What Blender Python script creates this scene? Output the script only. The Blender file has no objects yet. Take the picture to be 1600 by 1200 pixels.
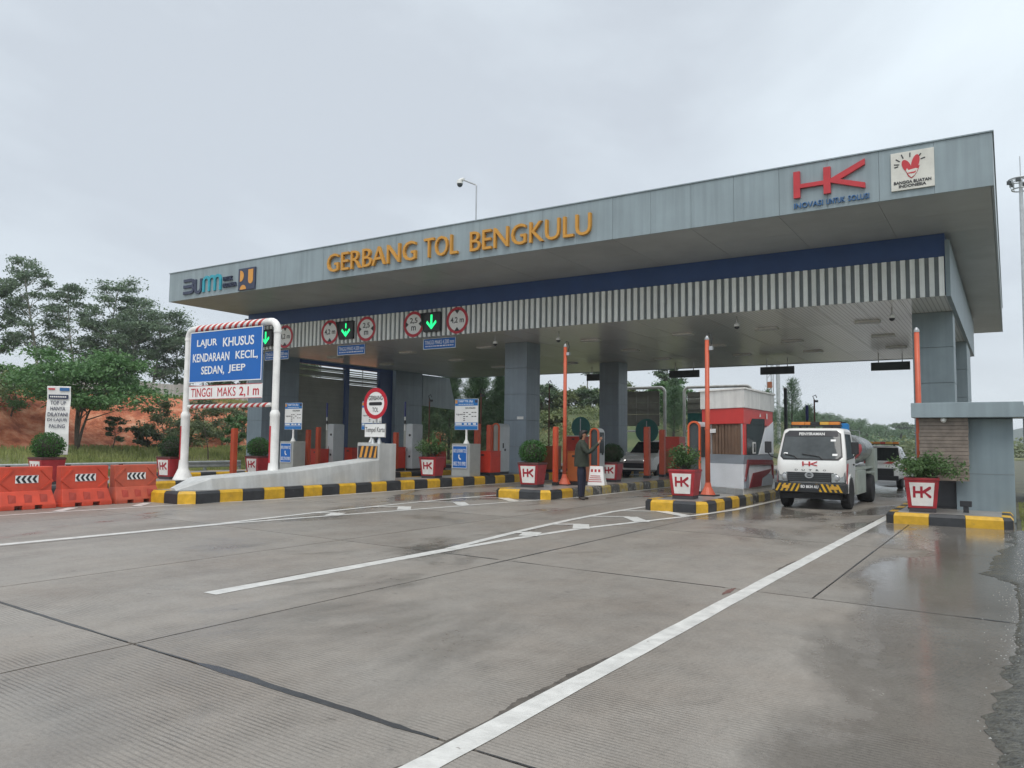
import bpy, bmesh, math, random
import numpy as np
from mathutils import Vector, Matrix

random.seed(7)
RNG = np.random.default_rng(7)
scene = bpy.context.scene
COL = scene.collection
PI = math.pi
R = math.radians

# ------------------------------------------------------------------ camera
cam_data = bpy.data.cameras.new('camera')
cam_data.sensor_width = 36.0
cam_data.lens = 36.0 * 1219.0 / 1600.0
cam_data.clip_start = 0.05
cam_data.clip_end = 6000.0
cam = bpy.data.objects.new('camera', cam_data)
COL.objects.link(cam)
_rot = Matrix(((0.84368266, 0.02990708, 0.53600853),
               (0.53671193, -0.06898611, -0.84094067),
               (0.01182706, 0.99716924, -0.07425387)))
cam.matrix_world = Matrix.Translation((0, 0, 1.6)) @ _rot.to_4x4()
scene.camera = cam

# ------------------------------------------------------------------ sky and sun (overcast)
SUN_EL, SUN_AZ = R(58), R(150)
world = bpy.data.worlds.new('World')
scene.world = world
world.use_nodes = True
nt = world.node_tree
nt.nodes.clear()
N = nt.nodes.new
w_out = N('ShaderNodeOutputWorld')
w_bg = N('ShaderNodeBackground')
w_sky = N('ShaderNodeTexSky')
w_sky.sky_type = 'NISHITA'
w_sky.sun_disc = False
w_sky.sun_elevation = SUN_EL
w_sky.sun_rotation = SUN_AZ
w_sky.air_density = 1.0
w_sky.dust_density = 3.0
w_tc = N('ShaderNodeTexCoord')
w_map = N('ShaderNodeMapping')
w_map.inputs['Scale'].default_value = (1.0, 1.0, 2.6)
w_map.inputs['Location'].default_value = (5.2, 1.1, 2.3)
w_n = N('ShaderNodeTexNoise')
w_n.inputs['Scale'].default_value = 0.95
w_n.inputs['Detail'].default_value = 7
w_n.inputs['Roughness'].default_value = 0.53
w_n.inputs['Distortion'].default_value = 0.4
w_r = N('ShaderNodeValToRGB')
w_r.color_ramp.elements[0].position = 0.36
w_r.color_ramp.elements[0].color = (4.55, 4.95, 5.4, 1)
w_r.color_ramp.elements[1].position = 0.60
w_r.color_ramp.elements[1].color = (6.5, 7.2, 7.65, 1)
w_mix = N('ShaderNodeMix')
w_mix.data_type = 'RGBA'
w_mix.inputs['Factor'].default_value = 0.90          # share of the sky under cloud
L = nt.links.new
L(w_tc.outputs['Generated'], w_map.inputs['Vector'])
L(w_map.outputs['Vector'], w_n.inputs['Vector'])
L(w_n.outputs['Fac'], w_r.inputs['Fac'])
L(w_sky.outputs['Color'], w_mix.inputs[6])
L(w_r.outputs['Color'], w_mix.inputs[7])
L(w_mix.outputs[2], w_bg.inputs['Color'])
w_bg.inputs['Strength'].default_value = 0.116
L(w_bg.outputs['Background'], w_out.inputs['Surface'])

sun_data = bpy.data.lights.new('sun', 'SUN')
sun_data.energy = 1.5
sun_data.angle = R(40)
sun_data.color = (1.0, 0.96, 0.9)
sun = bpy.data.objects.new('sun', sun_data)
COL.objects.link(sun)
sun.rotation_euler = (R(90) - SUN_EL, 0, PI - SUN_AZ)
sun.location = (0, 0, 30)

scene.view_settings.view_transform = 'Standard'
scene.view_settings.look = 'None'
scene.view_settings.exposure = 0.34
scene.view_settings.gamma = 1.0
scene.view_settings.use_curve_mapping = False

# ------------------------------------------------------------------ materials
MATS = {}

def nodes_of(name):
    m = bpy.data.materials.new(name)
    m.use_nodes = True
    t = m.node_tree
    b = t.nodes['Principled BSDF']
    return m, t, b

def mat(name, c, r=0.5, m=0.0, var=0.14, sc=3.0, bump=0.0, bsc=40.0, emit=0.0, coat=0.0,
        streak=0.0, rnd=0.0, trans=0.0, wear=None):
    mm, t, b = nodes_of(name)
    n, l = t.nodes.new, t.links.new
    geo = n('ShaderNodeNewGeometry')
    noi = n('ShaderNodeTexNoise')
    noi.inputs['Scale'].default_value = sc
    noi.inputs['Detail'].default_value = 5
    noi.inputs['Roughness'].default_value = 0.6
    l(geo.outputs['Position'], noi.inputs['Vector'])
    mr = n('ShaderNodeMapRange')
    mr.inputs['From Min'].default_value = 0.3
    mr.inputs['From Max'].default_value = 0.7
    mr.inputs['To Min'].default_value = 1.0 - var
    mr.inputs['To Max'].default_value = 1.0 + var * 0.6
    l(noi.outputs['Fac'], mr.inputs['Value'])
    val = mr.outputs['Result']
    if streak > 0:
        mp = n('ShaderNodeMapping')
        mp.inputs['Scale'].default_value = (5.0, 5.0, 0.22)
        l(geo.outputs['Position'], mp.inputs['Vector'])
        n2 = n('ShaderNodeTexNoise')
        n2.inputs['Scale'].default_value = 1.3
        n2.inputs['Detail'].default_value = 4
        l(mp.outputs['Vector'], n2.inputs['Vector'])
        m2 = n('ShaderNodeMapRange')
        m2.inputs['From Min'].default_value = 0.38
        m2.inputs['From Max'].default_value = 0.66
        m2.inputs['To Min'].default_value = 1.0 - streak
        m2.inputs['To Max'].default_value = 1.0 + streak * 0.4
        l(n2.outputs['Fac'], m2.inputs['Value'])
        mu = n('ShaderNodeMath')
        mu.operation = 'MULTIPLY'
        l(val, mu.inputs[0])
        l(m2.outputs['Result'], mu.inputs[1])
        val = mu.outputs[0]
    if rnd > 0:
        oi = n('ShaderNodeObjectInfo')
        m3 = n('ShaderNodeMapRange')
        m3.inputs['To Min'].default_value = 1.0 - rnd
        m3.inputs['To Max'].default_value = 1.0 + rnd
        l(oi.outputs['Random'], m3.inputs['Value'])
        mu = n('ShaderNodeMath')
        mu.operation = 'MULTIPLY'
        l(val, mu.inputs[0])
        l(m3.outputs['Result'], mu.inputs[1])
        val = mu.outputs[0]
    vm = n('ShaderNodeVectorMath')
    vm.operation = 'SCALE'
    vm.inputs[0].default_value = c[:3]
    l(val, vm.inputs['Scale'])
    if wear:
        # chips and scuffs: patches where the paint is gone
        nw = n('ShaderNodeTexNoise')
        nw.inputs['Scale'].default_value = wear[4]
        nw.inputs['Detail'].default_value = 8
        nw.inputs['Roughness'].default_value = 0.72
        l(geo.outputs['Position'], nw.inputs['Vector'])
        mw = n('ShaderNodeMapRange')
        mw.inputs['From Min'].default_value = wear[3]
        mw.inputs['From Max'].default_value = wear[3] + 0.05
        mw.inputs['To Max'].default_value = 0.9
        l(nw.outputs['Fac'], mw.inputs['Value'])
        mx = n('ShaderNodeMix')
        mx.data_type = 'RGBA'
        l(mw.outputs['Result'], mx.inputs['Factor'])
        l(vm.outputs['Vector'], mx.inputs[6])
        mx.inputs[7].default_value = (*wear[:3], 1)
        l(mx.outputs[2], b.inputs['Base Color'])
    else:
        l(vm.outputs['Vector'], b.inputs['Base Color'])
    b.inputs['Roughness'].default_value = r
    b.inputs['Metallic'].default_value = m
    b.inputs['Coat Weight'].default_value = coat
    b.inputs['Coat Roughness'].default_value = 0.08
    if trans > 0:
        b.inputs['Transmission Weight'].default_value = trans
    if emit > 0:
        b.inputs['Emission Color'].default_value = (*c[:3], 1)
        b.inputs['Emission Strength'].default_value = emit
    if bump > 0:
        n3 = n('ShaderNodeTexNoise')
        n3.inputs['Scale'].default_value = bsc
        n3.inputs['Detail'].default_value = 4
        l(geo.outputs['Position'], n3.inputs['Vector'])
        bp = n('ShaderNodeBump')
        bp.inputs['Strength'].default_value = bump
        bp.inputs['Distance'].default_value = 0.01
        l(n3.outputs['Fac'], bp.inputs['Height'])
        l(bp.outputs['Normal'], b.inputs['Normal'])
    MATS[name] = mm
    return mm

def leaf_mat(name, dark, light, sc=2.2, trans=0.35, rnd=0.12):
    mm, t, b = nodes_of(name)
    n, l = t.nodes.new, t.links.new
    geo = n('ShaderNodeNewGeometry')
    noi = n('ShaderNodeTexNoise')
    noi.inputs['Scale'].default_value = sc
    noi.inputs['Detail'].default_value = 6
    noi.inputs['Roughness'].default_value = 0.75
    l(geo.outputs['Position'], noi.inputs['Vector'])
    rp = n('ShaderNodeValToRGB')
    rp.color_ramp.elements[0].position = 0.34
    rp.color_ramp.elements[0].color = (*dark, 1)
    rp.color_ramp.elements[1].position = 0.68
    rp.color_ramp.elements[1].color = (*light, 1)
    l(noi.outputs['Fac'], rp.inputs['Fac'])
    l(rp.outputs['Color'], b.inputs['Base Color'])
    b.inputs['Roughness'].default_value = 0.55
    tr = n('ShaderNodeBsdfTranslucent')
    l(rp.outputs['Color'], tr.inputs['Color'])
    mx = n('ShaderNodeMixShader')
    mx.inputs['Fac'].default_value = trans
    l(b.outputs['BSDF'], mx.inputs[1])
    l(tr.outputs['BSDF'], mx.inputs[2])
    l(mx.outputs['Shader'], t.nodes['Material Output'].inputs['Surface'])
    MATS[name] = mm
    return mm

# grey composite cladding, paints, plastics
mat('fascia_grey', (0.265, 0.325, 0.355), 0.38, 0.0, 0.10, 0.8, streak=0.11, rnd=0.014)
mat('column_grey', (0.25, 0.31, 0.365), 0.42, 0.0, 0.10, 1.2, streak=0.08, rnd=0.03)
mat('pier_grey', (0.225, 0.285, 0.315), 0.5, 0.0, 0.12, 1.2, streak=0.08, rnd=0.03)
mat('soffit_grey', (0.41, 0.435, 0.44), 0.45, 0.0, 0.14, 0.7, rnd=0.03)
mat('fascia_blue', (0.028, 0.075, 0.235), 0.45, 0.0, 0.12, 1.5)
mat('frame_blue', (0.025, 0.065, 0.20), 0.4, 0.0, 0.12, 2)
mat('slat_white', (0.86, 0.89, 0.88), 0.45, 0.0, 0.10, 2, streak=0.10, rnd=0.03)
mat('slat_gap', (0.19, 0.215, 0.23), 0.6)
mat('ceiling_core', (0.06, 0.065, 0.065), 0.7)
mat('gold', (0.58, 0.28, 0.035), 0.42, 0.0, 0.10, 4)
mat('gold_side', (0.30, 0.13, 0.02), 0.45)
mat('logo_red', (0.52, 0.035, 0.045), 0.42)
mat('logo_navy', (0.03, 0.04, 0.085), 0.45)
mat('logo_teal', (0.02, 0.33, 0.43), 0.42)
mat('logo_blue', (0.03, 0.13, 0.33), 0.42)
mat('logo_white', (0.66, 0.65, 0.60), 0.5)
mat('logo_black', (0.03, 0.03, 0.035), 0.5)
mat('logo_orange', (0.66, 0.30, 0.05), 0.45)
mat('white_paint', (0.86, 0.86, 0.84), 0.42, 0.0, 0.14, 3, streak=0.08)
mat('white_plain', (0.78, 0.78, 0.76), 0.4, 0.0, 0.05, 6)
mat('wall_white', (0.52, 0.53, 0.52), 0.7, 0.0, 0.15, 1.6, bump=0.15, bsc=60, streak=0.10)
mat('red_paint', (0.50, 0.035, 0.03), 0.4, 0.0, 0.12, 4)
mat('sign_red', (0.50, 0.012, 0.03), 0.42, 0.0, 0.06, 4)
mat('sign_blue', (0.002, 0.125, 0.47), 0.55, 0.0, 0.06, 2)
mat('sign_white', (0.84, 0.84, 0.83), 0.42, 0.0, 0.06, 4)
mat('sign_black', (0.02, 0.02, 0.024), 0.45)
mat('sign_back', (0.27, 0.27, 0.235), 0.5, 0.0, 0.16, 2)
mat('sign_back_green', (0.02, 0.15, 0.135), 0.5, 0.0, 0.12, 2)
mat('barrier_orange', (0.62, 0.070, 0.032), 0.45, 0.0, 0.22, 3, bump=0.05, bsc=30, rnd=0.07, wear=(0.30, 0.07, 0.05, 0.66, 4))
mat('barrier_faded', (0.50, 0.095, 0.05), 0.5, 0.0, 0.22, 3, bump=0.05, bsc=30, wear=(0.28, 0.09, 0.06, 0.62, 4))
mat('machine_orange', (0.62, 0.105, 0.03), 0.4, 0.0, 0.10, 3)
mat('machine_red', (0.55, 0.04, 0.02), 0.42, 0.0, 0.10, 3)
mat('machine_brown', (0.30, 0.085, 0.025), 0.45, 0.0, 0.14, 3)
mat('machine_grey', (0.50, 0.54, 0.56), 0.38, 0.0, 0.08, 3)
mat('post_orange', (0.58, 0.11, 0.05), 0.42, 0.0, 0.14, 3, streak=0.1)
mat('bollard_orange', (0.52, 0.075, 0.025), 0.42, 0.0, 0.14, 3)
mat('kerb_black', (0.032, 0.034, 0.038), 0.5, 0.0, 0.35, 5, bump=0.2, bsc=50, rnd=0.12, wear=(0.16, 0.155, 0.145, 0.63, 5))
mat('kerb_yellow', (0.62, 0.36, 0.02), 0.5, 0.0, 0.25, 5, bump=0.2, bsc=50, rnd=0.07, wear=(0.25, 0.19, 0.10, 0.64, 6))
mat('kerb_worn_yellow', (0.42, 0.32, 0.09), 0.55, 0.0, 0.4, 6, bump=0.2, bsc=50, rnd=0.1, wear=(0.30, 0.28, 0.25, 0.52, 5))
mat('kerb_worn_black', (0.075, 0.075, 0.072), 0.55, 0.0, 0.4, 6, bump=0.2, bsc=50, rnd=0.1, wear=(0.28, 0.27, 0.25, 0.54, 5))
mat('island_top', (0.27, 0.26, 0.245), 0.34, 0.0, 0.35, 1.5, bump=0.2, bsc=50)
mat('cabinet_grey', (0.37, 0.38, 0.365), 0.55, 0.0, 0.12, 3)
mat('planter_red', (0.36, 0.024, 0.032), 0.4, 0.0, 0.25, 5, rnd=0.08, wear=(0.20, 0.05, 0.05, 0.64, 7))
mat('planter_base', (0.05, 0.045, 0.05), 0.6)
mat('planter_plaque', (0.76, 0.74, 0.71), 0.5, 0.0, 0.12, 5)
mat('emblem_red', (0.36, 0.012, 0.03), 0.45)
mat('rubber', (0.018, 0.018, 0.02), 0.75, 0.0, 0.3, 8)
mat('black_plastic', (0.022, 0.023, 0.026), 0.45)
mat('dark_panel', (0.045, 0.055, 0.06), 0.45)
mat('dark_door', (0.085, 0.095, 0.105), 0.5)
mat('steel', (0.46, 0.47, 0.48), 0.34, 0.75, 0.15, 3)
mat('galvanised', (0.50, 0.52, 0.53), 0.42, 0.5, 0.18, 3)
mat('brown_pipe', (0.12, 0.035, 0.02), 0.5)
mat('glass_dark', (0.015, 0.02, 0.022), 0.06, 0.0, 0.05, 1)
mat('glass_truck', (0.075, 0.085, 0.088), 0.06, 0.0, 0.35, 2.0)
mat('glass_booth', (0.035, 0.045, 0.045), 0.05, 0.0, 0.1, 1)
mat('curtain', (0.20, 0.125, 0.085), 0.85, 0.0, 0.2, 3)
mat('car_white', (0.84, 0.84, 0.82), 0.25, 0.0, 0.05, 2, coat=0.6)
mat('car_silver', (0.84, 0.83, 0.80), 0.38, 0.0, 0.05, 2, coat=0.15)
mat('lamp_clear', (0.40, 0.43, 0.44), 0.12, 0.3, 0.2, 20, coat=0.8)
mat('lamp_lit', (1.0, 0.62, 0.25), 0.3, emit=2.2)
mat('lamp_lit_white', (1.0, 0.95, 0.85), 0.3, emit=2.0)
mat('lightbar_amber', (0.62, 0.20, 0.02), 0.2, coat=0.5)
mat('lightbar_yellow', (0.62, 0.34, 0.04), 0.2, coat=0.5)
mat('lightbar_red', (0.45, 0.04, 0.02), 0.2, coat=0.5)
mat('drum_blue', (0.02, 0.20, 0.50), 0.4)
mat('tank_steel', (0.50, 0.51, 0.50), 0.26, 0.75, 0.18, 2)
mat('truck_grey_green', (0.36, 0.40, 0.36), 0.45, 0.0, 0.15, 3)
mat('green_led', (0.01, 0.85, 0.22), 0.4, emit=1.3)
mat('led_blue', (0.02, 0.03, 0.16), 0.4)
mat('booth_white', (0.82, 0.85, 0.89), 0.36, 0.0, 0.08, 2)
mat('booth_grey', (0.33, 0.37, 0.42), 0.4, 0.0, 0.08, 2)
mat('booth_top', (0.76, 0.75, 0.72), 0.5, 0.0, 0.12, 2, streak=0.1)
mat('booth_red', (0.64, 0.05, 0.045), 0.4, 0.0, 0.08, 2)
mat('booth_maroon', (0.19, 0.015, 0.02), 0.4)
mat('wood_slat', (0.225, 0.185, 0.155), 0.6, 0.0, 0.30, 6, rnd=0.14)
mat('louvre', (0.36, 0.37, 0.34), 0.42, 0.2, 0.14, 1.5, rnd=0.05)
mat('skin', (0.36, 0.17, 0.10), 0.5)
mat('hair', (0.016, 0.012, 0.011), 0.55)
mat('jacket', (0.030, 0.038, 0.026), 0.85, 0.0, 0.3, 8)
mat('jeans', (0.014, 0.017, 0.036), 0.85, 0.0, 0.25, 8)
mat('shoe', (0.05, 0.04, 0.035), 0.6)
mat('bark', (0.13, 0.105, 0.08), 0.85, 0.0, 0.35, 5, bump=0.4, bsc=14)
mat('bark_pale', (0.33, 0.31, 0.27), 0.85, 0.0, 0.35, 4, bump=0.3, bsc=14)
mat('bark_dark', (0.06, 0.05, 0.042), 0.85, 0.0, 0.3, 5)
mat('wall_concrete', (0.56, 0.54, 0.50), 0.75, 0.0, 0.2, 1.0, streak=0.14, rnd=0.06)
mat('wall_tile', (0.36, 0.37, 0.37), 0.6, 0.0, 0.1, 2, rnd=0.06)
mat('line_white', (0.66, 0.65, 0.62), 0.38, 0.0, 0.22, 6, bump=0.25, bsc=60, wear=(0.27, 0.25, 0.23, 0.64, 7))
mat('dirt', (0.10, 0.085, 0.07), 0.6, 0.0, 0.5, 9)
mat('line_yellow', (0.45, 0.30, 0.08), 0.5, 0.0, 0.2, 5)
mat('tar', (0.035, 0.036, 0.038), 0.3, 0.0, 0.3, 6)
mat('stain_red', (0.17, 0.085, 0.07), 0.45, 0.0, 0.3, 8)
mat('mud_wet', (0.075, 0.070, 0.055), 0.24, 0.0, 0.6, 14, bump=1.0, bsc=45)
mat('gravel', (0.30, 0.30, 0.285), 0.45, 0.0, 0.5, 30)
mat('straw', (0.34, 0.27, 0.10), 0.8, 0.0, 0.3, 2)
leaf_mat('leaf_topiary', (0.022, 0.08, 0.015), (0.075, 0.22, 0.04), 9)
leaf_mat('leaf_dark_topiary', (0.014, 0.045, 0.014), (0.04, 0.10, 0.03), 9)
leaf_mat('leaf_loose', (0.05, 0.11, 0.035), (0.14, 0.24, 0.08), 8)
leaf_mat('leaf_tree', (0.06, 0.15, 0.05), (0.17, 0.31, 0.11), 1.4)
leaf_mat('leaf_rubber', (0.105, 0.165, 0.105), (0.22, 0.30, 0.18), 1.0)
leaf_mat('leaf_dark', (0.075, 0.13, 0.07), (0.15, 0.22, 0.11), 1.0)  # darker green, own foliage colour of the dark-leaved trees
leaf_mat('leaf_needle', (0.05, 0.11, 0.055), (0.13, 0.21, 0.10), 1.2)
leaf_mat('leaf_hill', (0.10, 0.15, 0.06), (0.25, 0.28, 0.12), 0.5)
leaf_mat('leaf_palm', (0.06, 0.13, 0.055), (0.13, 0.21, 0.09), 0.5)
leaf_mat('leaf_sapling', (0.09, 0.13, 0.07), (0.19, 0.24, 0.12), 2.0)
leaf_mat('grass_blade', (0.19, 0.24, 0.07), (0.42, 0.44, 0.17), 0.5)
leaf_mat('grass_dry', (0.20, 0.16, 0.06), (0.36, 0.29, 0.12), 0.6)

# ------------------------------------------------------------------ mesh builder
class MB:
    def __init__(s):
        s.v = []
        s.f = []
        s.mi = []
        s.cur = 0
    def add(s, vs, fs):
        o = len(s.v)
        s.v += [tuple(map(float, p)) for p in vs]
        for f in fs:
            s.f.append(tuple(i + o for i in f))
            s.mi.append(s.cur)
        return s
    def box(s, x0, x1, y0, y1, z0, z1):
        vs = [(x, y, z) for z in (z0, z1) for y in (y0, y1) for x in (x0, x1)]
        return s.add(vs, [(0, 2, 3, 1), (4, 5, 7, 6), (0, 1, 5, 4), (2, 6, 7, 3), (0, 4, 6, 2), (1, 3, 7, 5)])
    def hexa(s, b, t):
        """8 corners: bottom ring b (4), top ring t (4)."""
        return s.add(list(b) + list(t), [(3, 2, 1, 0), (4, 5, 6, 7), (0, 1, 5, 4), (1, 2, 6, 5), (2, 3, 7, 6), (3, 0, 4, 7)])
    def prism(s, poly, axis, a, b):
        n = len(poly)
        def P(p, t):
            if axis == 'x':
                return (t, p[0], p[1])
            if axis == 'y':
                return (p[0], t, p[1])
            return (p[0], p[1], t)
        vs = [P(p, a) for p in poly] + [P(p, b) for p in poly]
        fs = [tuple(range(n))[::-1], tuple(range(n, 2 * n))]
        fs += [(i, (i + 1) % n, n + (i + 1) % n, n + i) for i in range(n)]
        return s.add(vs, fs)
    def loft(s, rings, caps=True, closed=True):
        n = len(rings[0])
        vs = [p for r in rings for p in r]
        fs = []
        m = n if closed else n - 1
        for k in range(len(rings) - 1):
            for i in range(m):
                j = (i + 1) % n
                fs.append((k * n + i, k * n + j, (k + 1) * n + j, (k + 1) * n + i))
        if caps:
            fs.append(tuple(range(n))[::-1])
            fs.append(tuple(range((len(rings) - 1) * n, len(rings) * n)))
        return s.add(vs, fs)
    def tube(s, pts, rad, n=8, caps=True):
        pts = [Vector(p) for p in pts]
        if not hasattr(rad, '__len__'):
            rad = [rad] * len(pts)
        rings = []
        prev = None
        for i, p in enumerate(pts):
            if i == 0:
                d = pts[1] - p
            elif i == len(pts) - 1:
                d = p - pts[i - 1]
            else:
                d = (pts[i + 1] - p).normalized() + (p - pts[i - 1]).normalized()
            d = d.normalized()
            if prev is None:
                a = d.orthogonal().normalized()
            else:
                a = prev - d * prev.dot(d)
                a = a.normalized() if a.length > 1e-6 else d.orthogonal().normalized()
            prev = a
            b = d.cross(a)
            rings.append([p + (a * math.cos(2 * PI * k / n) + b * math.sin(2 * PI * k / n)) * rad[i] for k in range(n)])
        return s.loft(rings, caps)
    def lathe(s, prof, n=16, c=(0, 0, 0), axis='z'):
        rings = []
        for r, h in prof:
            ring = []
            for k in range(n):
                a = 2 * PI * k / n
                u, v = r * math.cos(a), r * math.sin(a)
                if axis == 'z':
                    p = (c[0] + u, c[1] + v, c[2] + h)
                elif axis == 'y':
                    p = (c[0] + u, c[1] + h, c[2] + v)
                else:
                    p = (c[0] + h, c[1] + u, c[2] + v)
                ring.append(p)
            rings.append(ring)
        return s.loft(rings, True)
    def ball(s, c, r, n=12, m=8, sc=(1, 1, 1)):
        rings = []
        for j in range(m + 1):
            t = -PI / 2 + PI * j / m
            q = max(math.cos(t), 0.02)
            rings.append([(c[0] + r * sc[0] * q * math.cos(2 * PI * k / n), c[1] + r * sc[1] * q * math.sin(2 * PI * k / n),
                           c[2] + r * sc[2] * math.sin(t)) for k in range(n)])
        return s.loft(rings, True)
    def mesh(s, name, mats, recalc=True, smooth=False, bevel=0.0):
        me = bpy.data.meshes.new(name)
        me.from_pydata(s.v, [], s.f)
        for m in mats:
            me.materials.append(m)
        if len(mats) > 1:
            me.polygons.foreach_set('material_index', s.mi)
        if recalc or bevel > 0:
            bm = bmesh.new()
            bm.from_mesh(me)
            if recalc:
                bmesh.ops.recalc_face_normals(bm, faces=bm.faces)
            if bevel > 0:
                es = [e for e in bm.edges if len(e.link_faces) == 2 and e.calc_face_angle(0) > R(28)]
                bmesh.ops.bevel(bm, geom=es, offset=bevel, segments=2, affect='EDGES', profile=0.6)
            bm.to_mesh(me)
            bm.free()
        if smooth:
            me.polygons.foreach_set('use_smooth', [True] * len(me.polygons))
        me.update()
        return me
    def build(s, name, m, parent=None, loc=(0, 0, 0), rot=(0, 0, 0), smooth=False, bevel=0.0, recalc=True, autosmooth=None):
        ms = m if isinstance(m, (list, tuple)) else [m]
        ms = [MATS[k] if isinstance(k, str) else k for k in ms]
        me = s.mesh(name, ms, recalc, smooth, bevel)
        o = link(name, me, parent, loc, rot)
        if autosmooth:
            shade_auto(me, autosmooth)
        return o

def shade_auto(me, ang):
    me.polygons.foreach_set('use_smooth', [True] * len(me.polygons))
    bm = bmesh.new()
    bm.from_mesh(me)
    for e in bm.edges:
        if len(e.link_faces) == 2 and e.calc_face_angle(0) > R(ang):
            e.smooth = False
    bm.to_mesh(me)
    bm.free()

def link(name, data, parent=None, loc=(0, 0, 0), rot=(0, 0, 0)):
    o = bpy.data.objects.new(name, data)
    COL.objects.link(o)
    o.location = loc
    o.rotation_euler = rot
    if parent is not None:
        o.parent = parent
    return o

def tag(o, label=None, cat=None, group=None, kind=None):
    if label:
        o['label'] = label
    if cat:
        o['category'] = cat
    if group:
        o['group'] = group
    if kind:
        o['kind'] = kind
    return o

def thing(name, label, cat, loc=(0, 0, 0), rz=0.0, group=None):
    o = link(name, None, None, loc, (0, 0, rz))
    o.empty_display_size = 0.3
    return tag(o, label, cat, group)

def copy_tree(o, parent=None):
    c = o.copy()
    COL.objects.link(c)
    c.parent = parent
    for ch in list(o.children):
        copy_tree(ch, c)
    return c

TEXT_CACHE = {}

def text_mesh(body, bold=0.0, extrude=0.01, res=3):
    """text of size 1 in the XY plane, left aligned; returns mesh and its extents"""
    k = (body, bold, extrude)
    if k in TEXT_CACHE:
        return TEXT_CACHE[k]
    cu = bpy.data.curves.new('lettering', 'FONT')
    cu.body = body
    cu.size = 1.0
    cu.extrude = extrude
    cu.offset = bold
    cu.resolution_u = res
    ob = bpy.data.objects.new('lettering', cu)
    COL.objects.link(ob)
    dg = bpy.context.evaluated_depsgraph_get()
    me = bpy.data.meshes.new_from_object(ob.evaluated_get(dg))
    bpy.data.objects.remove(ob)
    bpy.data.curves.remove(cu)
    co = np.empty(len(me.vertices) * 3, dtype=np.float32)
    me.vertices.foreach_get('co', co)
    co = co.reshape(-1, 3)
    ext = (co[:, 0].min(), co[:, 0].max(), co[:, 1].min(), co[:, 1].max())
    TEXT_CACHE[k] = (me, ext)
    return me, ext

def lettering(body, m, parent, cx, cz, w, h, y, name='lettering', bold=0.012, depth=0.004, rot=(PI / 2, 0, 0), mono=None):
    """writes body centred at (cx, cz) in the plane y (facing -Y), fitted to width w and height h"""
    me, e = text_mesh(body, bold, 0.01)
    me = me.copy()
    me.materials.clear()
    me.materials.append(MATS[m])
    sx = w / (e[1] - e[0])
    sy = h / (e[3] - e[2])
    T = Matrix.Diagonal((sx, sy, depth / 0.02, 1)) @ Matrix.Translation((-(e[0] + e[1]) / 2, -(e[2] + e[3]) / 2, 0))
    me.transform(T)
    return link(name, me, parent, (cx, y, cz), rot)

def fast_mesh(name, verts, quads, m):
    me = bpy.data.meshes.new(name)
    nv, nq = len(verts), len(quads)
    k = quads.shape[1]
    me.vertices.add(nv)
    me.vertices.foreach_set('co', np.asarray(verts, dtype=np.float32).ravel())
    me.loops.add(nq * k)
    me.loops.foreach_set('vertex_index', np.asarray(quads, dtype=np.int32).ravel())
    me.polygons.add(nq)
    me.polygons.foreach_set('loop_start', np.arange(0, nq * k, k, dtype=np.int32))
    me.polygons.foreach_set('loop_total', np.full(nq, k, dtype=np.int32))
    me.materials.append(MATS[m])
    me.update(calc_edges=True)
    return me

def leaf_cloud(centres, size, aspect=0.5, up=0.5, droop=0.0, rng=RNG):
    """diamond leaves round the centres; up pulls the normals upward"""
    n = len(centres)
    nor = rng.normal(size=(n, 3))
    nor /= np.linalg.norm(nor, axis=1)[:, None]
    nor[:, 2] = np.abs(nor[:, 2]) + up
    nor /= np.linalg.norm(nor, axis=1)[:, None]
    d = rng.normal(size=(n, 3))
    d[:, 2] -= droop
    d -= nor * (d * nor).sum(1)[:, None]
    d /= np.linalg.norm(d, axis=1)[:, None] + 1e-9
    s = np.cross(nor, d)
    sz = size * rng.uniform(0.6, 1.35, n)[:, None]
    a = centres + d * sz
    b = centres + s * sz * aspect + nor * sz * 0.12
    c = centres - d * sz
    e = centres - s * sz * aspect + nor * sz * 0.12
    v = np.stack([a, b, c, e], 1).reshape(-1, 3)
    q = np.arange(n * 4, dtype=np.int32).reshape(-1, 4)
    return v, q
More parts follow.
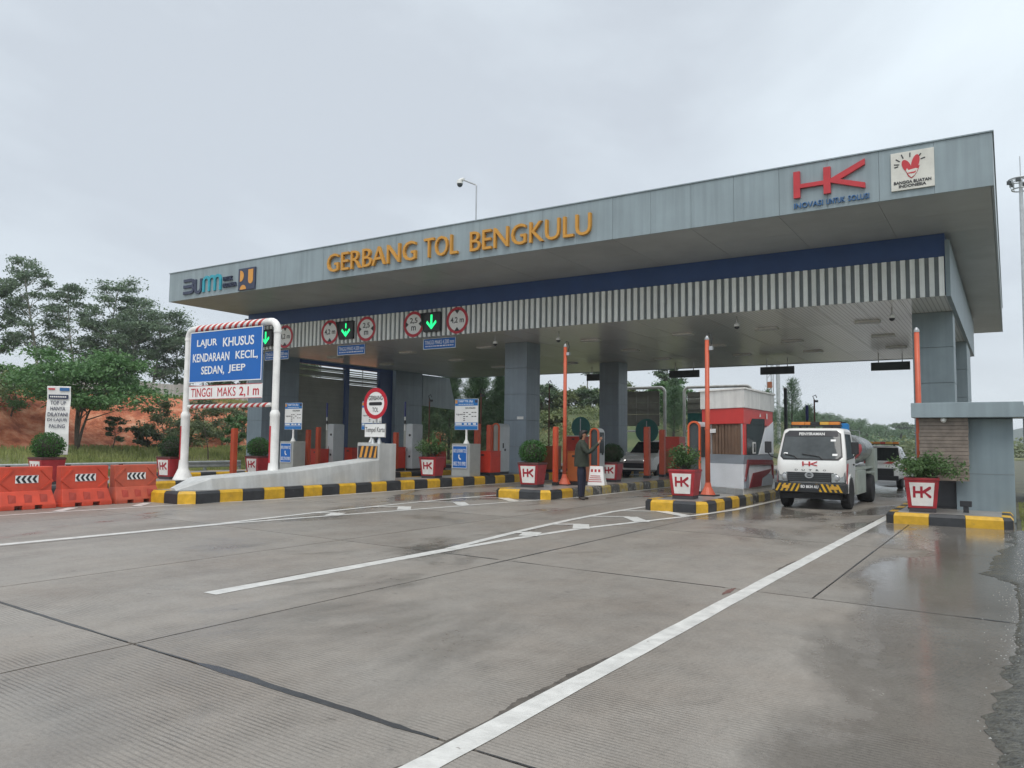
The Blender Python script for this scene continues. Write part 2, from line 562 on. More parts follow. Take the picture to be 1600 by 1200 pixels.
# ------------------------------------------------------------------ ground materials
def concrete_material():
    m, t, b = nodes_of('road_concrete')
    n, l = t.nodes.new, t.links.new
    geo = n('ShaderNodeNewGeometry')
    pos = geo.outputs['Position']
    def noise(scale, detail=5, rough=0.6, stretch=None, dist=0.0):
        q = n('ShaderNodeTexNoise')
        q.inputs['Scale'].default_value = scale
        q.inputs['Detail'].default_value = detail
        q.inputs['Roughness'].default_value = rough
        q.inputs['Distortion'].default_value = dist
        if stretch:
            mp = n('ShaderNodeMapping')
            mp.inputs['Scale'].default_value = stretch
            l(pos, mp.inputs['Vector'])
            l(mp.outputs['Vector'], q.inputs['Vector'])
        else:
            l(pos, q.inputs['Vector'])
        return q.outputs['Fac']
    def rng(v, a, b_, c, d):
        q = n('ShaderNodeMapRange')
        q.inputs['From Min'].default_value = a
        q.inputs['From Max'].default_value = b_
        q.inputs['To Min'].default_value = c
        q.inputs['To Max'].default_value = d
        l(v, q.inputs['Value'])
        return q.outputs['Result']
    def math_(op, a, b_):
        q = n('ShaderNodeMath')
        q.operation = op
        for i, x in enumerate((a, b_)):
            if isinstance(x, (int, float)):
                q.inputs[i].default_value = x
            else:
                l(x, q.inputs[i])
        return q.outputs[0]
    sep = n('ShaderNodeSeparateXYZ')
    l(pos, sep.inputs[0])
    oi = n('ShaderNodeObjectInfo')
    # fine transverse tine grooves
    wv = n('ShaderNodeTexWave')
    wv.wave_type = 'BANDS'
    wv.bands_direction = 'Y'
    wv.inputs['Scale'].default_value = 8.6
    wv.inputs['Distortion'].default_value = 1.6
    wv.inputs['Detail'].default_value = 2
    wv.inputs['Detail Scale'].default_value = 0.7
    mpw = n('ShaderNodeMapping')
    mpw.inputs['Rotation'].default_value = (0, 0, R(3.5))
    l(pos, mpw.inputs['Vector'])
    l(mpw.outputs['Vector'], wv.inputs['Vector'])
    groove = rng(wv.outputs['Fac'], 0.05, 0.5, 0.0, 1.0)
    gmask = math_('MULTIPLY', rng(noise(0.55, 4, 0.65), 0.42, 0.58, 0.05, 1.0), rng(noise(3.2, 5, 0.7), 0.35, 0.6, 0.25, 1.0))
    # wet patches: broad ones, and the low strip along the right-hand verge
    big = noise(0.33, 6, 0.6, (1.0, 0.55, 1.0), 0.6)
    edge = rng(sep.outputs['X'], -2.0, 0.0, 0.0, 0.34)
    far = rng(sep.outputs['Y'], 8.0, 22.0, 0.0, 0.13)
    wet_in = math_('ADD', math_('ADD', big, edge), far)
    wet = rng(wet_in, 0.57, 0.68, 0.0, 1.0)
    # thin streaks of old dirt along the traffic
    dirt = rng(noise(0.9, 5, 0.65, (1.8, 0.35, 1.0)), 0.35, 0.7, 0.88, 1.07)
    fine = rng(noise(38, 3, 0.7), 0.3, 0.7, 0.86, 1.12)
    slab = rng(oi.outputs['Random'], 0, 1, 0.93, 1.07)
    gdark = math_('SUBTRACT', 1.0, math_('MULTIPLY', math_('SUBTRACT', 1.0, groove), math_('MULTIPLY', gmask, 0.42)))
    wdark = rng(wet, 0, 1, 1.0, 0.66)
    spots = math_('MULTIPLY', rng(noise(7.0, 2, 0.5), 0.70, 0.76, 1.0, 0.74), rng(noise(2.6, 8, 0.75, None, 0.8), 0.34, 0.52, 0.90, 1.02))
    pits = rng(noise(130, 2, 0.5), 0.30, 0.42, 0.60, 1.0)
    spots = math_('MULTIPLY', spots, pits)
    v = math_('MULTIPLY', math_('MULTIPLY', dirt, fine), math_('MULTIPLY', slab, gdark))
    v = math_('MULTIPLY', math_('MULTIPLY', v, wdark), spots)
    tint = n('ShaderNodeMix')
    tint.data_type = 'RGBA'
    tint.inputs[6].default_value = (0.290, 0.264, 0.234, 1)
    tint.inputs[7].default_value = (0.250, 0.216, 0.183, 1)
    l(rng(noise(0.5, 4, 0.6), 0.40, 0.68, 0, 1), tint.inputs['Factor'])
    vm = n('ShaderNodeVectorMath')
    vm.operation = 'SCALE'
    l(tint.outputs[2], vm.inputs[0])
    l(v, vm.inputs['Scale'])
    l(vm.outputs['Vector'], b.inputs['Base Color'])
    rough = math_('ADD', rng(wet, 0, 1, 0.47, 0.13), rng(noise(14, 3), 0.3, 0.7, -0.04, 0.08))
    l(rough, b.inputs['Roughness'])
    bp = n('ShaderNodeBump')
    bp.inputs['Strength'].default_value = 0.5
    bp.inputs['Distance'].default_value = 0.004
    hgt = math_('ADD', math_('MULTIPLY', groove, gmask), math_('MULTIPLY', noise(90, 2), 0.5))
    hgt = math_('MULTIPLY', hgt, rng(wet, 0, 1, 1.0, 0.10))
    l(hgt, bp.inputs['Height'])
    l(bp.outputs['Normal'], b.inputs['Normal'])
    MATS['road_concrete'] = m

concrete_material()

def ground_material(name, a, b_, c, sc=0.3, rough=0.9, bump=0.5):
    m, t, b = nodes_of(name)
    n, l = t.nodes.new, t.links.new
    geo = n('ShaderNodeNewGeometry')
    n1 = n('ShaderNodeTexNoise')
    n1.inputs['Scale'].default_value = sc
    n1.inputs['Detail'].default_value = 8
    n1.inputs['Roughness'].default_value = 0.65
    l(geo.outputs['Position'], n1.inputs['Vector'])
    rp = n('ShaderNodeValToRGB')
    e = rp.color_ramp.elements
    e[0].position, e[0].color = 0.36, (*a, 1)
    e[1].position, e[1].color = 0.66, (*c, 1)
    q = e.new(0.5)
    q.color = (*b_, 1)
    l(n1.outputs['Fac'], rp.inputs['Fac'])
    l(rp.outputs['Color'], b.inputs['Base Color'])
    b.inputs['Roughness'].default_value = rough
    n2 = n('ShaderNodeTexNoise')
    n2.inputs['Scale'].default_value = 6
    n2.inputs['Detail'].default_value = 5
    l(geo.outputs['Position'], n2.inputs['Vector'])
    bp = n('ShaderNodeBump')
    bp.inputs['Strength'].default_value = bump
    bp.inputs['Distance'].default_value = 0.1
    l(n2.outputs['Fac'], bp.inputs['Height'])
    l(bp.outputs['Normal'], b.inputs['Normal'])
    MATS[name] = m

ground_material('ground_grass', (0.10, 0.12, 0.045), (0.17, 0.18, 0.07), (0.23, 0.21, 0.10), 0.4)
ground_material('ground_verge', (0.05, 0.05, 0.035), (0.085, 0.085, 0.045), (0.12, 0.12, 0.06), 1.5, 0.6)
ground_material('soil_red', (0.28, 0.075, 0.036), (0.48, 0.155, 0.075), (0.62, 0.31, 0.19), 1.3, bump=1.0)
ground_material('hill_scrub', (0.06, 0.09, 0.035), (0.11, 0.125, 0.05), (0.19, 0.16, 0.07), 0.16)
ground_material('mountain_blue', (0.05, 0.08, 0.06), (0.06, 0.09, 0.07), (0.08, 0.10, 0.08), 0.01)

# ------------------------------------------------------------------ ground sheet
g = MB()
g.add([(-2500, -800, -0.10), (2500, -800, -0.10), (2500, 4000, -0.10), (-2500, 4000, -0.10)], [(0, 1, 2, 3)])
tag(g.build('ground', 'ground_grass', recalc=False), kind='structure')

# ------------------------------------------------------------------ road of concrete slabs
XB = [0.06, -2.5, -5.8, -9.1, -12.4, -15.7, -19.0, -22.3, -25.6, -28.9, -31.9]
YB = [-7.0, -1.6, 3.66, 9.0, 14.0, 19.0, 24.0, 29.0, 34.0, 39.0, 44.0, 49.0]
def ysk(y, x):
    return y - 0.065 * (x + 5.8) if y < 30 else y
rb = MB()
rb.box(-32.0, 0.07, -7.0, 49.0, -0.12, -0.018)
road = tag(rb.build('road', 'tar'), kind='structure')
GAP = 0.012
def slab(x0, x1, y0, y1):
    b = MB()
    c = [(x0 + GAP, ysk(y0, x0) + GAP), (x1 - GAP, ysk(y0, x1) + GAP), (x1 - GAP, ysk(y1, x1) - GAP), (x0 + GAP, ysk(y1, x0) - GAP)]
    b.hexa([(p[0], p[1], -0.10) for p in c], [(p[0], p[1], 0.0) for p in c])
    return b.build('concrete_slab', 'road_concrete', road)
for i in range(len(XB) - 1):
    for j in range(len(YB) - 1):
        x1, x0 = XB[i], XB[i + 1]
        if i == 0 and 9.0 <= YB[j] < 19.0:
            slab(x0, -1.8, YB[j], YB[j + 1])
            slab(-1.8, x1, YB[j], YB[j + 1])
        else:
            slab(x0, x1, YB[j], YB[j + 1])
fr = MB()
fr.box(-32.0, 0.07, 49.02, 320.0, -0.10, -0.002)
tag(fr.build('far_road', 'road_concrete'), kind='structure')

def strip(pts, w, name='painted_line', m='line_white', z=0.004, jag=0.0):
    """flat painted strip along a polyline"""
    v = []
    pts = [Vector((p[0], p[1], 0)) for p in pts]
    fine = []
    for i in range(len(pts) - 1):
        k = max(1, int((pts[i + 1] - pts[i]).length / 0.35)) if jag else 1
        for q in range(k):
            fine.append(pts[i].lerp(pts[i + 1], q / k))
    fine.append(pts[-1])
    for i, p in enumerate(fine):
        a = fine[max(i - 1, 0)]
        c = fine[min(i + 1, len(fine) - 1)]
        d = (c - a).normalized()
        s = Vector((-d.y, d.x, 0))
        wl = w / 2 + random.uniform(-jag, jag)
        wr = w / 2 + random.uniform(-jag, jag)
        v.append((p.x + s.x * wl, p.y + s.y * wl, z))
        v.append((p.x - s.x * wr, p.y - s.y * wr, z))
    b = MB()
    b.add(v, [(2 * i, 2 * i + 1, 2 * i + 3, 2 * i + 2) for i in range(len(fine) - 1)])
    return b.build(name, m, road, recalc=False)

# lane edge line towards the right-hand island
strip([(-2.5, -1.0), (-2.47, 9.0), (-2.40, 18.4), (-2.36, 30)], 0.168, jag=0.005)
# gores in front of the middle islands: stem, two arms, cross bars bent like chevrons
def gore(stem, left, right, bars):
    strip(stem, 0.21, jag=0.006)
    strip(right, 0.15, z=0.0055, jag=0.004)
    strip(left, 0.15, z=0.0070, jag=0.004)
    for (a, b_, c) in bars:
        strip([a, b_], 0.15, 'painted_chevron', z=0.0085, jag=0.004)
        strip([b_, c], 0.32, 'painted_chevron', z=0.0100, jag=0.006)
gore([(-7.02, 5.25), (-7.06, 9.6)],
     [(-7.10, 9.45), (-7.48, 12.0), (-7.74, 14.4), (-7.88, 16.8), (-7.84, 18.6), (-7.74, 19.4), (-7.72, 30)],
     [(-7.03, 9.45), (-6.98, 11.2), (-6.83, 13.1), (-6.45, 15.0), (-6.03, 17.2), (-5.76, 19.4), (-5.74, 30)],
     [((-7.85, 17.15), (-7.02, 17.65), (-6.08, 16.85)), ((-7.76, 15.45), (-7.02, 15.85), (-6.36, 15.0)),
      ((-7.62, 13.45), (-7.15, 13.8), (-6.78, 13.1)), ((-7.40, 11.8), (-7.20, 12.05), (-6.98, 11.5))])
gore([(-12.62, 2.0), (-12.55, 9.8)],
     [(-12.60, 9.65), (-12.92, 12.4), (-13.10, 15.2), (-13.2, 18.2), (-13.02, 20.2), (-13.0, 32)],
     [(-12.52, 9.65), (-12.17, 11.9), (-11.75, 14.5), (-11.28, 18.0), (-10.74, 20.4), (-10.66, 32)],
     [((-13.18, 18.1), (-12.25, 18.8), (-11.34, 18.0)), ((-13.12, 16.2), (-12.3, 16.75), (-11.58, 16.0)),
      ((-13.02, 14.2), (-12.45, 14.75), (-11.88, 14.05)), ((-12.88, 12.2), (-12.45, 12.55), (-12.14, 12.0))])
# edge line along the long left island and under the plastic barriers
strip([(-17.35, 2.0), (-17.15, 9.0), (-16.85, 12.2), (-16.55, 14.0), (-16.52, 34)], 0.13, jag=0.004)
for y in (7.2, 9.0, 10.8):
    strip([(-17.9, y + 0.7), (-17.25, y)], 0.22, 'painted_chevron', z=0.008)
strip([(-21.0, 9.0), (-21.1, 34)], 0.12)

# ragged bitumen seal over the joints nearest the tollgate approach
def tar(pts, w, seed):
    rr = random.Random(seed)
    v, f = [], []
    P = [Vector((*p, 0)) for p in pts]
    acc = []
    for i in range(len(P) - 1):
        k = int((P[i + 1] - P[i]).length / 0.05)
        for q in range(k):
            acc.append(P[i].lerp(P[i + 1], q / k))
    a = b = 0.4
    goal = goal2 = 0.3
    for i, p in enumerate(acc):
        if rr.random() < 0.06:
            goal = rr.choice((0.15, 0.2, 0.3, 1.0, 1.5, 2.0))
            goal2 = goal * rr.uniform(0.2, 1.2)
        a = max(0.12, a + (goal - a) * 0.28 + rr.uniform(-0.14, 0.14))
        b = max(0.12, b + (goal2 - b) * 0.28 + rr.uniform(-0.14, 0.14))
        d = (acc[min(i + 1, len(acc) - 1)] - acc[max(i - 1, 0)]).normalized()
        s = Vector((-d.y, d.x, 0))
        c = p + s * math.sin(i * 0.11) * w * 0.2
        v += [tuple((c + s * w * a)[:2]) + (0.0025,), tuple((c - s * w * b)[:2]) + (0.0025,)]
    for i in range(len(acc) - 1):
        f.append((2 * i, 2 * i + 1, 2 * i + 3, 2 * i + 2))
    m = MB()
    m.add(v, f)
    m.build('joint_seal', 'tar', road, recalc=False)
tar([(-5.75, 3.66), (-2.6, 3.45)], 0.028, 14)
tar([(-2.38, 3.44), (0.0, 3.29)], 0.022, 4)
tar([(-9.0, 3.87), (-5.85, 3.665)], 0.018, 5)
tar([(-9.0, 9.2), (-5.9, 9.01)], 0.012, 6)
tar([(-5.7, 9.0), (-2.7, 8.8)], 0.012, 7)
tar([(-2.3, 8.77), (0.0, 8.62)], 0.020, 8)
tar([(-5.8, 3.7), (-5.8, 13.9)], 0.011, 9)
tar([(-5.7, 14.0), (-2.7, 13.8)], 0.010, 10)
tar([(-1.8, 8.9), (-1.8, 18.2)], 0.010, 11)
tar([(-12.35, 3), (-12.35, 9.2)], 0.012, 12)
tar([(-15.6, 14.64), (-9.2, 14.2)], 0.010, 13)
# dirt caught along the edge line
def dirt(pts, w, seed, m='dirt'):
    rr = random.Random(seed)
    P = [Vector((*p, 0)) for p in pts]
    n = int((P[1] - P[0]).length / 0.04)
    d = (P[1] - P[0]).normalized()
    s = Vector((-d.y, d.x, 0))
    v, f = [], []
    a = 0.0
    for i in range(n + 1):
        t = i / n
        a = min(1.0, max(0.02, a + rr.uniform(-0.22, 0.22)))
        env = math.sin(PI * t) ** 0.4
        c = P[0].lerp(P[1], t)
        e = c + s * w * env * (0.15 + 0.85 * a * rr.uniform(0.6, 1.0))
        v += [(c.x, c.y, 0.002), (e.x, e.y, 0.002)]
    for i in range(n):
        f.append((2 * i, 2 * i + 1, 2 * i + 3, 2 * i + 2))
    b = MB()
    b.add(v, f)
    b.build('dirt_streak', m, road, recalc=False)
dirt([(-2.575, 3.2), (-2.56, 5.6)], 0.09, 1)
dirt([(-2.57, 1.0), (-2.575, 3.1)], 0.12, 2)
dirt([(-2.55, 10.0), (-2.54, 11.4)], 0.05, 3)
dirt([(-2.50, 13.2), (-2.48, 14.6)], 0.05, 4)
dirt([(-7.17, 5.8), (-7.19, 9.2)], 0.05, 5)
# mud and washed grit over the ragged outer edge of the slabs
def mud_edge(seed=21):
    rr = random.Random(seed)
    v, f = [], []
    a = 0.15
    ys = [2.0 + 0.05 * i for i in range(325)]
    for i, y in enumerate(ys):
        a = min(0.42, max(0.03, a + rr.uniform(-0.05, 0.05)))
        w = a * (0.7 + 0.5 * math.sin(y * 0.9) * math.sin(y * 0.37 + 1))
        w = max(w, 0.03) * (1.0 if y < 17.5 else max(0.0, (18.1 - y) / 0.6))
        v += [(0.055 - w, y, 0.0025), (0.06 - w * 0.4, y, 0.010 + rr.uniform(0, 0.006)), (0.20, y, 0.004), (0.5, y, -0.055)]
    for i in range(len(ys) - 1):
        for k in range(3):
            q = 4 * i + k
            f.append((q, q + 1, q + 5, q + 4))
    b = MB()
    b.add(v, f)
    tag(b.build('mud_edge', 'mud_wet', recalc=False, smooth=True), kind='stuff')
mud_edge()
# brick-red soil washed against the edge line
rs = MB()
ring = []
for k in range(18):
    a = 2 * PI * k / 18
    ring.append((-2.64 + 0.035 * math.cos(a) * random.uniform(0.6, 1.3), 8.6 + 0.22 * math.sin(a) * random.uniform(0.7, 1.2), 0.003))
rs.add(ring, [tuple(range(18))])
rs.build('soil_stain', 'stain_red', road, recalc=False)

# ------------------------------------------------------------------ traffic islands with black and yellow kerb stones
def offset_poly(P, d):
    """open outline, interior on the left-hand side of travel reversed: offset inward by d"""
    n = len(P)
    out = []
    segs = []
    for i in range(n - 1):
        a, b = Vector(P[i]), Vector(P[i + 1])
        t = (b - a).normalized()
        nn = Vector((-t.y, t.x)) * d
        segs.append((a + nn, b + nn))
    out.append(tuple(segs[0][0]))
    for i in range(len(segs) - 1):
        p, r_ = segs[i][0], segs[i][1] - segs[i][0]
        q, s_ = segs[i + 1][0], segs[i + 1][1] - segs[i + 1][0]
        den = r_.x * s_.y - r_.y * s_.x
        t = ((q - p).x * s_.y - (q - p).y * s_.x) / den
        out.append(tuple(p + r_ * t))
    out.append(tuple(segs[-1][1]))
    return out

def island(P, h, step=0.66, start=0, worn=99, worn_y=999):
    """P: outline walked with the island on the left"""
    isl = MB()
    A = [tuple(p) for p in P]
    B = offset_poly(P, 0.05)
    C = offset_poly(P, 0.20)
    isl.prism(C, 'z', -0.05, h - 0.004)
    root = tag(isl.build('traffic_island', 'island_top'), kind='structure')
    idx = start
    lerp = lambda a, b, t: (a[0] + (b[0] - a[0]) * t, a[1] + (b[1] - a[1]) * t)
    for i in range(len(P) - 1):
        ln = (Vector(P[i + 1]) - Vector(P[i])).length
        k = max(1, round(ln / step))
        for q in range(k):
            e = 0.004 / ln
            t0, t1 = q / k + e, (q + 1) / k - e
            dz = random.uniform(-0.004, 0.004)
            sec = []
            for t in (t0, t1):
                a, b, c = lerp(A[i], A[i + 1], t), lerp(B[i], B[i + 1], t), lerp(C[i], C[i + 1], t)
                sec.append([(*a, -0.02), (*a, h - 0.06 + dz), (*b, h + dz), (*c, h + dz), (*c, -0.02)])
            m = MB()
            m.loft(sec)
            yy = (P[i][1] + (P[i + 1][1] - P[i][1]) * t0)
            w = yy > worn_y
            nm = ('kerb_worn_black' if w else 'kerb_black') if idx % 2 == 0 else ('kerb_worn_yellow' if w else 'kerb_yellow')
            m.build('kerb_stone', nm, root)
            idx += 1
    return root

def isl_rect(x0, x1, y0, y1, h, c=0.28, **k):
    return island([(x0, y1), (x0, y0 + c), (x0 + c, y0), (x1 - c, y0), (x1, y0 + c), (x1, y1)], h, **k)
H1, H2, H4 = 0.30, 0.26, 0.23
isl_rect(-2.26, 0.02, 18.2, 46.0, H4, c=0.16, step=0.62, start=1)
isl_rect(-7.55, -5.98, 17.75, 46.0, H2, c=0.22, step=0.62, start=1, worn_y=20.6)
isl_rect(-12.72, -10.88, 18.95, 46.0, H2, c=0.22, step=0.66, start=1, worn_y=20.4)
isl_rect(-18.45, -16.78, 11.75, 46.0, H1, c=0.3, step=0.70, start=1)
isl_rect(-23.3, -21.45, 10.2, 46.0, H1, c=0.3, step=0.70, start=1)
isl_rect(-27.9, -26.2, 18.0, 46.0, H1, c=0.3, step=0.70, start=1)
# ------------------------------------------------------------------ tollgate canopy
XL, XR = -31.85, -0.13            # roof ends
YF, YK = 21.05, 48.5              # roof front and back
ZS, ZT = 7.72, 9.0                # soffit and roof top
BY = 25.06                        # front of the striped band
CB, CK = 25.12, 42.4              # ceiling front and back
ZC = 5.9                          # ceiling height
BXL, BXR = -31.5, -1.40

gate = thing('toll_gate_canopy', 'long grey canopy over the toll lanes with gold lettering and a striped band', 'toll gate', (-16, 33, 0))
def gp(o):
    """keep the world coordinates of a part below the canopy's empty"""
    o.parent = gate
    o.location = Vector(o.location) - Vector((-16, 33, 0))
    return o

r_ = MB()
r_.box(XL + 0.06, XR - 0.06, YF + 0.06, YK - 0.06, ZS + 0.02, ZT - 0.06)
roof = gp(r_.build('roof_core', 'soffit_grey'))
def sub(o, p=None):
    o.parent = p or roof
    o.location = Vector(o.location) - Vector((-16, 33, 0)) - (Vector((p or roof).location))
    return o
# front fascia panels
npan = 26
pw = (XR - XL) / npan
me0 = MB().box(0.003, pw - 0.003, 0, 0.055, ZS, ZT).mesh('fascia_panel', [MATS['fascia_grey']], bevel=0.003)
for k in range(npan):
    o = link('fascia_panel', me0, None, (XL + k * pw, YF + random.uniform(-0.002, 0.002), 0))
    gp(o)
# side fascia panels (right and left) and back
nside = 22
ps = (YK - YF - 0.06) / nside
me1 = MB().box(0, 0.055, 0.006, ps - 0.006, ZS, ZT).mesh('fascia_panel', [MATS['fascia_grey']], bevel=0.006)
for k in range(nside):
    for x in (XR - 0.055, XL):
        gp(link('fascia_panel', me1, None, (x, YF + 0.06 + k * ps, 0)))
cap = MB()
cap.box(XL - 0.03, XR + 0.03, YF - 0.03, YK + 0.03, ZT + 0.003, ZT + 0.035)
gp(cap.build('roof_capping', 'fascia_grey'))
# soffit panels of the overhang
def soffit(x0, x1, y0, y1):
    b = MB()
    b.box(x0 + 0.006, x1 - 0.006, y0 + 0.006, y1 - 0.006, ZS + 0.003, ZS + 0.018)
    gp(b.build('soffit_panel', 'soffit_grey'))
nf = 13
for k in range(nf):
    a = XL + 0.06 + k * (XR - XL - 0.12) / nf
    b_ = XL + 0.06 + (k + 1) * (XR - XL - 0.12) / nf
    for (ya, yb) in ((YF + 0.06, YF + 2.05), (YF + 2.05, BY + 0.1), (CK, CK + 3), (CK + 3, YK - 0.06)):
        soffit(a, b_, ya, yb)
for k in range(8):
    a = BY + 0.1 + k * (CK - BY - 0.1) / 8
    b_ = BY + 0.1 + (k + 1) * (CK - BY - 0.1) / 8
    soffit(BXR + 0.12, XR - 0.06, a, b_)
# blue upper beam and the striped band
bb = MB()
bb.box(BXL, BXR, BY + 0.10, CK, ZC + 0.12, ZS + 0.002)
gp(bb.build('blue_beam', 'fascia_blue'))
bk = MB()
bk.box(BXL, BXR - 0.02, BY + 0.02, BY + 0.098, ZC, ZC + 1.13)
band = gp(bk.build('band_backing', 'slat_gap'))
SP = 0.247
ns = int((BXR - BXL - 0.15) / SP)
mes = MB().box(0, 0.132, -0.055, 0.018, ZC - 0.012, ZC + 1.12).mesh('slat', [MATS['slat_white']], bevel=0.005)
for k in range(ns):
    o = link('slat', mes, None, (BXR - 0.16 - k * SP, BY, random.uniform(-0.002, 0.002)))
    gp(o)
# end trims of the beam block, grey
for x0, x1 in ((BXR + 0.002, BXR + 0.12), (BXL - 0.12, BXL - 0.002)):
    e = MB()
    e.box(x0, x1, BY - 0.02, CK, ZC - 0.03, ZS - 0.22)
    gp(e.build('end_trim', 'pier_grey'))
# ceiling of long metal panels, slightly glossy
def ceiling_material():
    m, t, b = nodes_of('ceiling_metal')
    n, l = t.nodes.new, t.links.new
    geo = n('ShaderNodeNewGeometry')
    wv = n('ShaderNodeTexWave')
    wv.bands_direction = 'X'
    wv.inputs['Scale'].default_value = 2.6
    l(geo.outputs['Position'], wv.inputs['Vector'])
    mr = n('ShaderNodeMapRange')
    mr.inputs['From Min'].default_value = 0.0
    mr.inputs['From Max'].default_value = 0.22
    mr.inputs['To Min'].default_value = 0.62
    mr.inputs['To Max'].default_value = 1.0
    l(wv.outputs['Fac'], mr.inputs['Value'])
    oi = n('ShaderNodeObjectInfo')
    m3 = n('ShaderNodeMapRange')
    m3.inputs['To Min'].default_value = 0.93
    m3.inputs['To Max'].default_value = 1.06
    l(oi.outputs['Random'], m3.inputs['Value'])
    mu = n('ShaderNodeMath')
    mu.operation = 'MULTIPLY'
    l(mr.outputs['Result'], mu.inputs[0])
    l(m3.outputs['Result'], mu.inputs[1])
    vm = n('ShaderNodeVectorMath')
    vm.operation = 'SCALE'
    vm.inputs[0].default_value = (0.84, 0.84, 0.825)
    l(mu.outputs[0], vm.inputs['Scale'])
    l(vm.outputs['Vector'], b.inputs['Base Color'])
    b.inputs['Roughness'].default_value = 0.24
    b.inputs['Metallic'].default_value = 0.12
    MATS['ceiling_metal'] = m
ceiling_material()
cc = MB()
cc.box(BXL + 0.01, BXR - 0.01, CB, CK - 0.01, ZC + 0.03, ZC + 0.11)
gp(cc.build('ceiling_backing', 'ceiling_core'))
ncx = 25
cw = (BXR - BXL) / ncx
rows = [CB, 29.4, 33.7, 38.0, CK]
for j in range(4):
    me = MB().box(0.006, cw - 0.006, 0.006, rows[j + 1] - rows[j] - 0.006, ZC, ZC + 0.026).mesh('ceiling_panel', [MATS['ceiling_metal']])
    for k in range(ncx):
        gp(link('ceiling_panel', me, None, (BXL + k * cw, rows[j], random.uniform(-0.004, 0.0))))
# rear edge beam below the ceiling
eb = MB()
eb.box(BXL, BXR, CK + 0.002, CK + 0.2, ZC - 0.02, ZS - 0.02)
gp(eb.build('rear_beam', 'pier_grey'))

# ---- lettering on the fascia, one object for each letter
def word_letters(word, x0, x1, z0, z1, m, y=YF - 0.002, ex=0.055, name='letter', bold=0.012):
    me, e = text_mesh(word, bold, 0.05)
    bm = bmesh.new()
    bm.from_mesh(me)
    bmesh.ops.remove_doubles(bm, verts=bm.verts, dist=1e-5)
    bm.verts.ensure_lookup_table()
    seen, groups = set(), []
    for v in bm.verts:
        if v.index in seen:
            continue
        st, comp = [v], []
        seen.add(v.index)
        while st:
            q = st.pop()
            comp.append(q.index)
            for ed in q.link_edges:
                w = ed.other_vert(q)
                if w.index not in seen:
                    seen.add(w.index)
                    st.append(w)
        groups.append(set(comp))
    sx, sy = (x1 - x0) / (e[1] - e[0]), (z1 - z0) / (e[3] - e[2])
    for gset in groups:
        ids = sorted(gset)
        mp = {a: i for i, a in enumerate(ids)}
        vs = [(x0 + (bm.verts[a].co.x - e[0]) * sx, -ex + ex * (-bm.verts[a].co.z / 0.05), z0 + (bm.verts[a].co.y - e[2]) * sy) for a in ids]
        fs = [tuple(mp[v.index] for v in f.verts) for f in bm.faces if f.verts[0].index in gset]
        b = MB()
        b.add(vs, fs)
        gp(b.build(name, m, None, (0, y, 0)))
    bm.free()
word_letters('GERBANG', -21.80, -17.44, 7.96, 8.66, 'gold', bold=0.0)
word_letters('TOL', -17.08, -15.62, 7.96, 8.66, 'gold', bold=0.0)
word_letters('BENGKULU', -15.10, -10.58, 7.95, 8.63, 'gold', bold=0.0)

def hk_poly(w, h):
    """strokes of the red emblem as polygons in a w by h box"""
    a, b = w, h
    return [
        [(0, 0), (0.095 * a, 0), (0.095 * a, 0.93 * b), (0, 0.93 * b)],
        [(0.43 * a, 0.0), (0.53 * a, 0.0), (0.53 * a, 0.92 * b), (0.43 * a, 0.92 * b)],
        [(0.095 * a, 0.33 * b), (0.43 * a, 0.33 * b), (0.43 * a, 0.47 * b), (0.095 * a, 0.47 * b)],
        [(0.53 * a, 0.36 * b), (0.60 * a, 0.36 * b), (1.0 * a, 0.80 * b), (1.0 * a, 1.0 * b), (0.53 * a, 0.50 * b)],
        [(0.60 * a, 0.36 * b), (0.66 * a, 0.43 * b), (1.0 * a, 0.18 * b), (1.0 * a, 0.0), (0.53 * a, 0.36 * b)],
    ]
def emblem(x0, z0, w, h, y0, y1, m, parent=None, name='emblem', loc=(0, 0, 0), rot=(0, 0, 0)):
    b = MB()
    for i, p in enumerate(hk_poly(w, h)):
        e = 0.0015 * i
        b.prism([(x0 + q[0], z0 + q[1]) for q in p], 'y', y0 + e * 0.5, y1 - e * 0.2)
    return b.build(name, m, parent, loc, rot)
gp(emblem(-4.62, 8.10, 1.74, 0.76, YF - 0.09, YF - 0.002, 'logo_red', name='emblem'))
word_letters('INOVASI', -4.62, -3.90, 7.83, 7.97, 'logo_blue', ex=0.022, bold=0.0)
word_letters('UNTUK', -3.82, -3.37, 7.83, 7.97, 'logo_blue', ex=0.022, bold=0.0)
word_letters('SOLUSI', -3.29, -2.80, 7.83, 7.97, 'logo_blue', ex=0.022, bold=0.0)

# white campaign plate: heart of two red petals, a hand and rays
hp = MB()
hp.box(-2.29, -1.34, YF - 0.05, YF - 0.002, 7.905, 8.86)
plate = gp(hp.build('logo_plate', 'logo_white', bevel=0.004))
def on_plate(b, name, m):
    o = b.build(name, m)
    o.parent = plate
    o.location = (0, 0, 0)
    return o
def poly_on(poly, m, name='logo_mark', d0=0.058, d1=0.049):
    b = MB()
    b.prism(poly, 'y', YF - d0, YF - d1)
    return on_plate(b, name, m)
def petal(cx, cz, rx, rz, ang, n=20):
    out = []
    for k in range(n):
        a = 2 * PI * k / n
        u, v = rx * math.cos(a), rz * math.sin(a)
        out.append((cx + u * math.cos(ang) - v * math.sin(ang), cz + u * math.sin(ang) + v * math.cos(ang)))
    return out
poly_on([(-1.985, 8.42), (-1.65, 8.47), (-1.70, 8.33), (-1.77, 8.22), (-1.84, 8.165), (-1.91, 8.23)], 'logo_red', 'heart_mark')
poly_on(petal(-1.94, 8.49, 0.088, 0.175, R(24)), 'logo_red', 'heart_mark', 0.061)
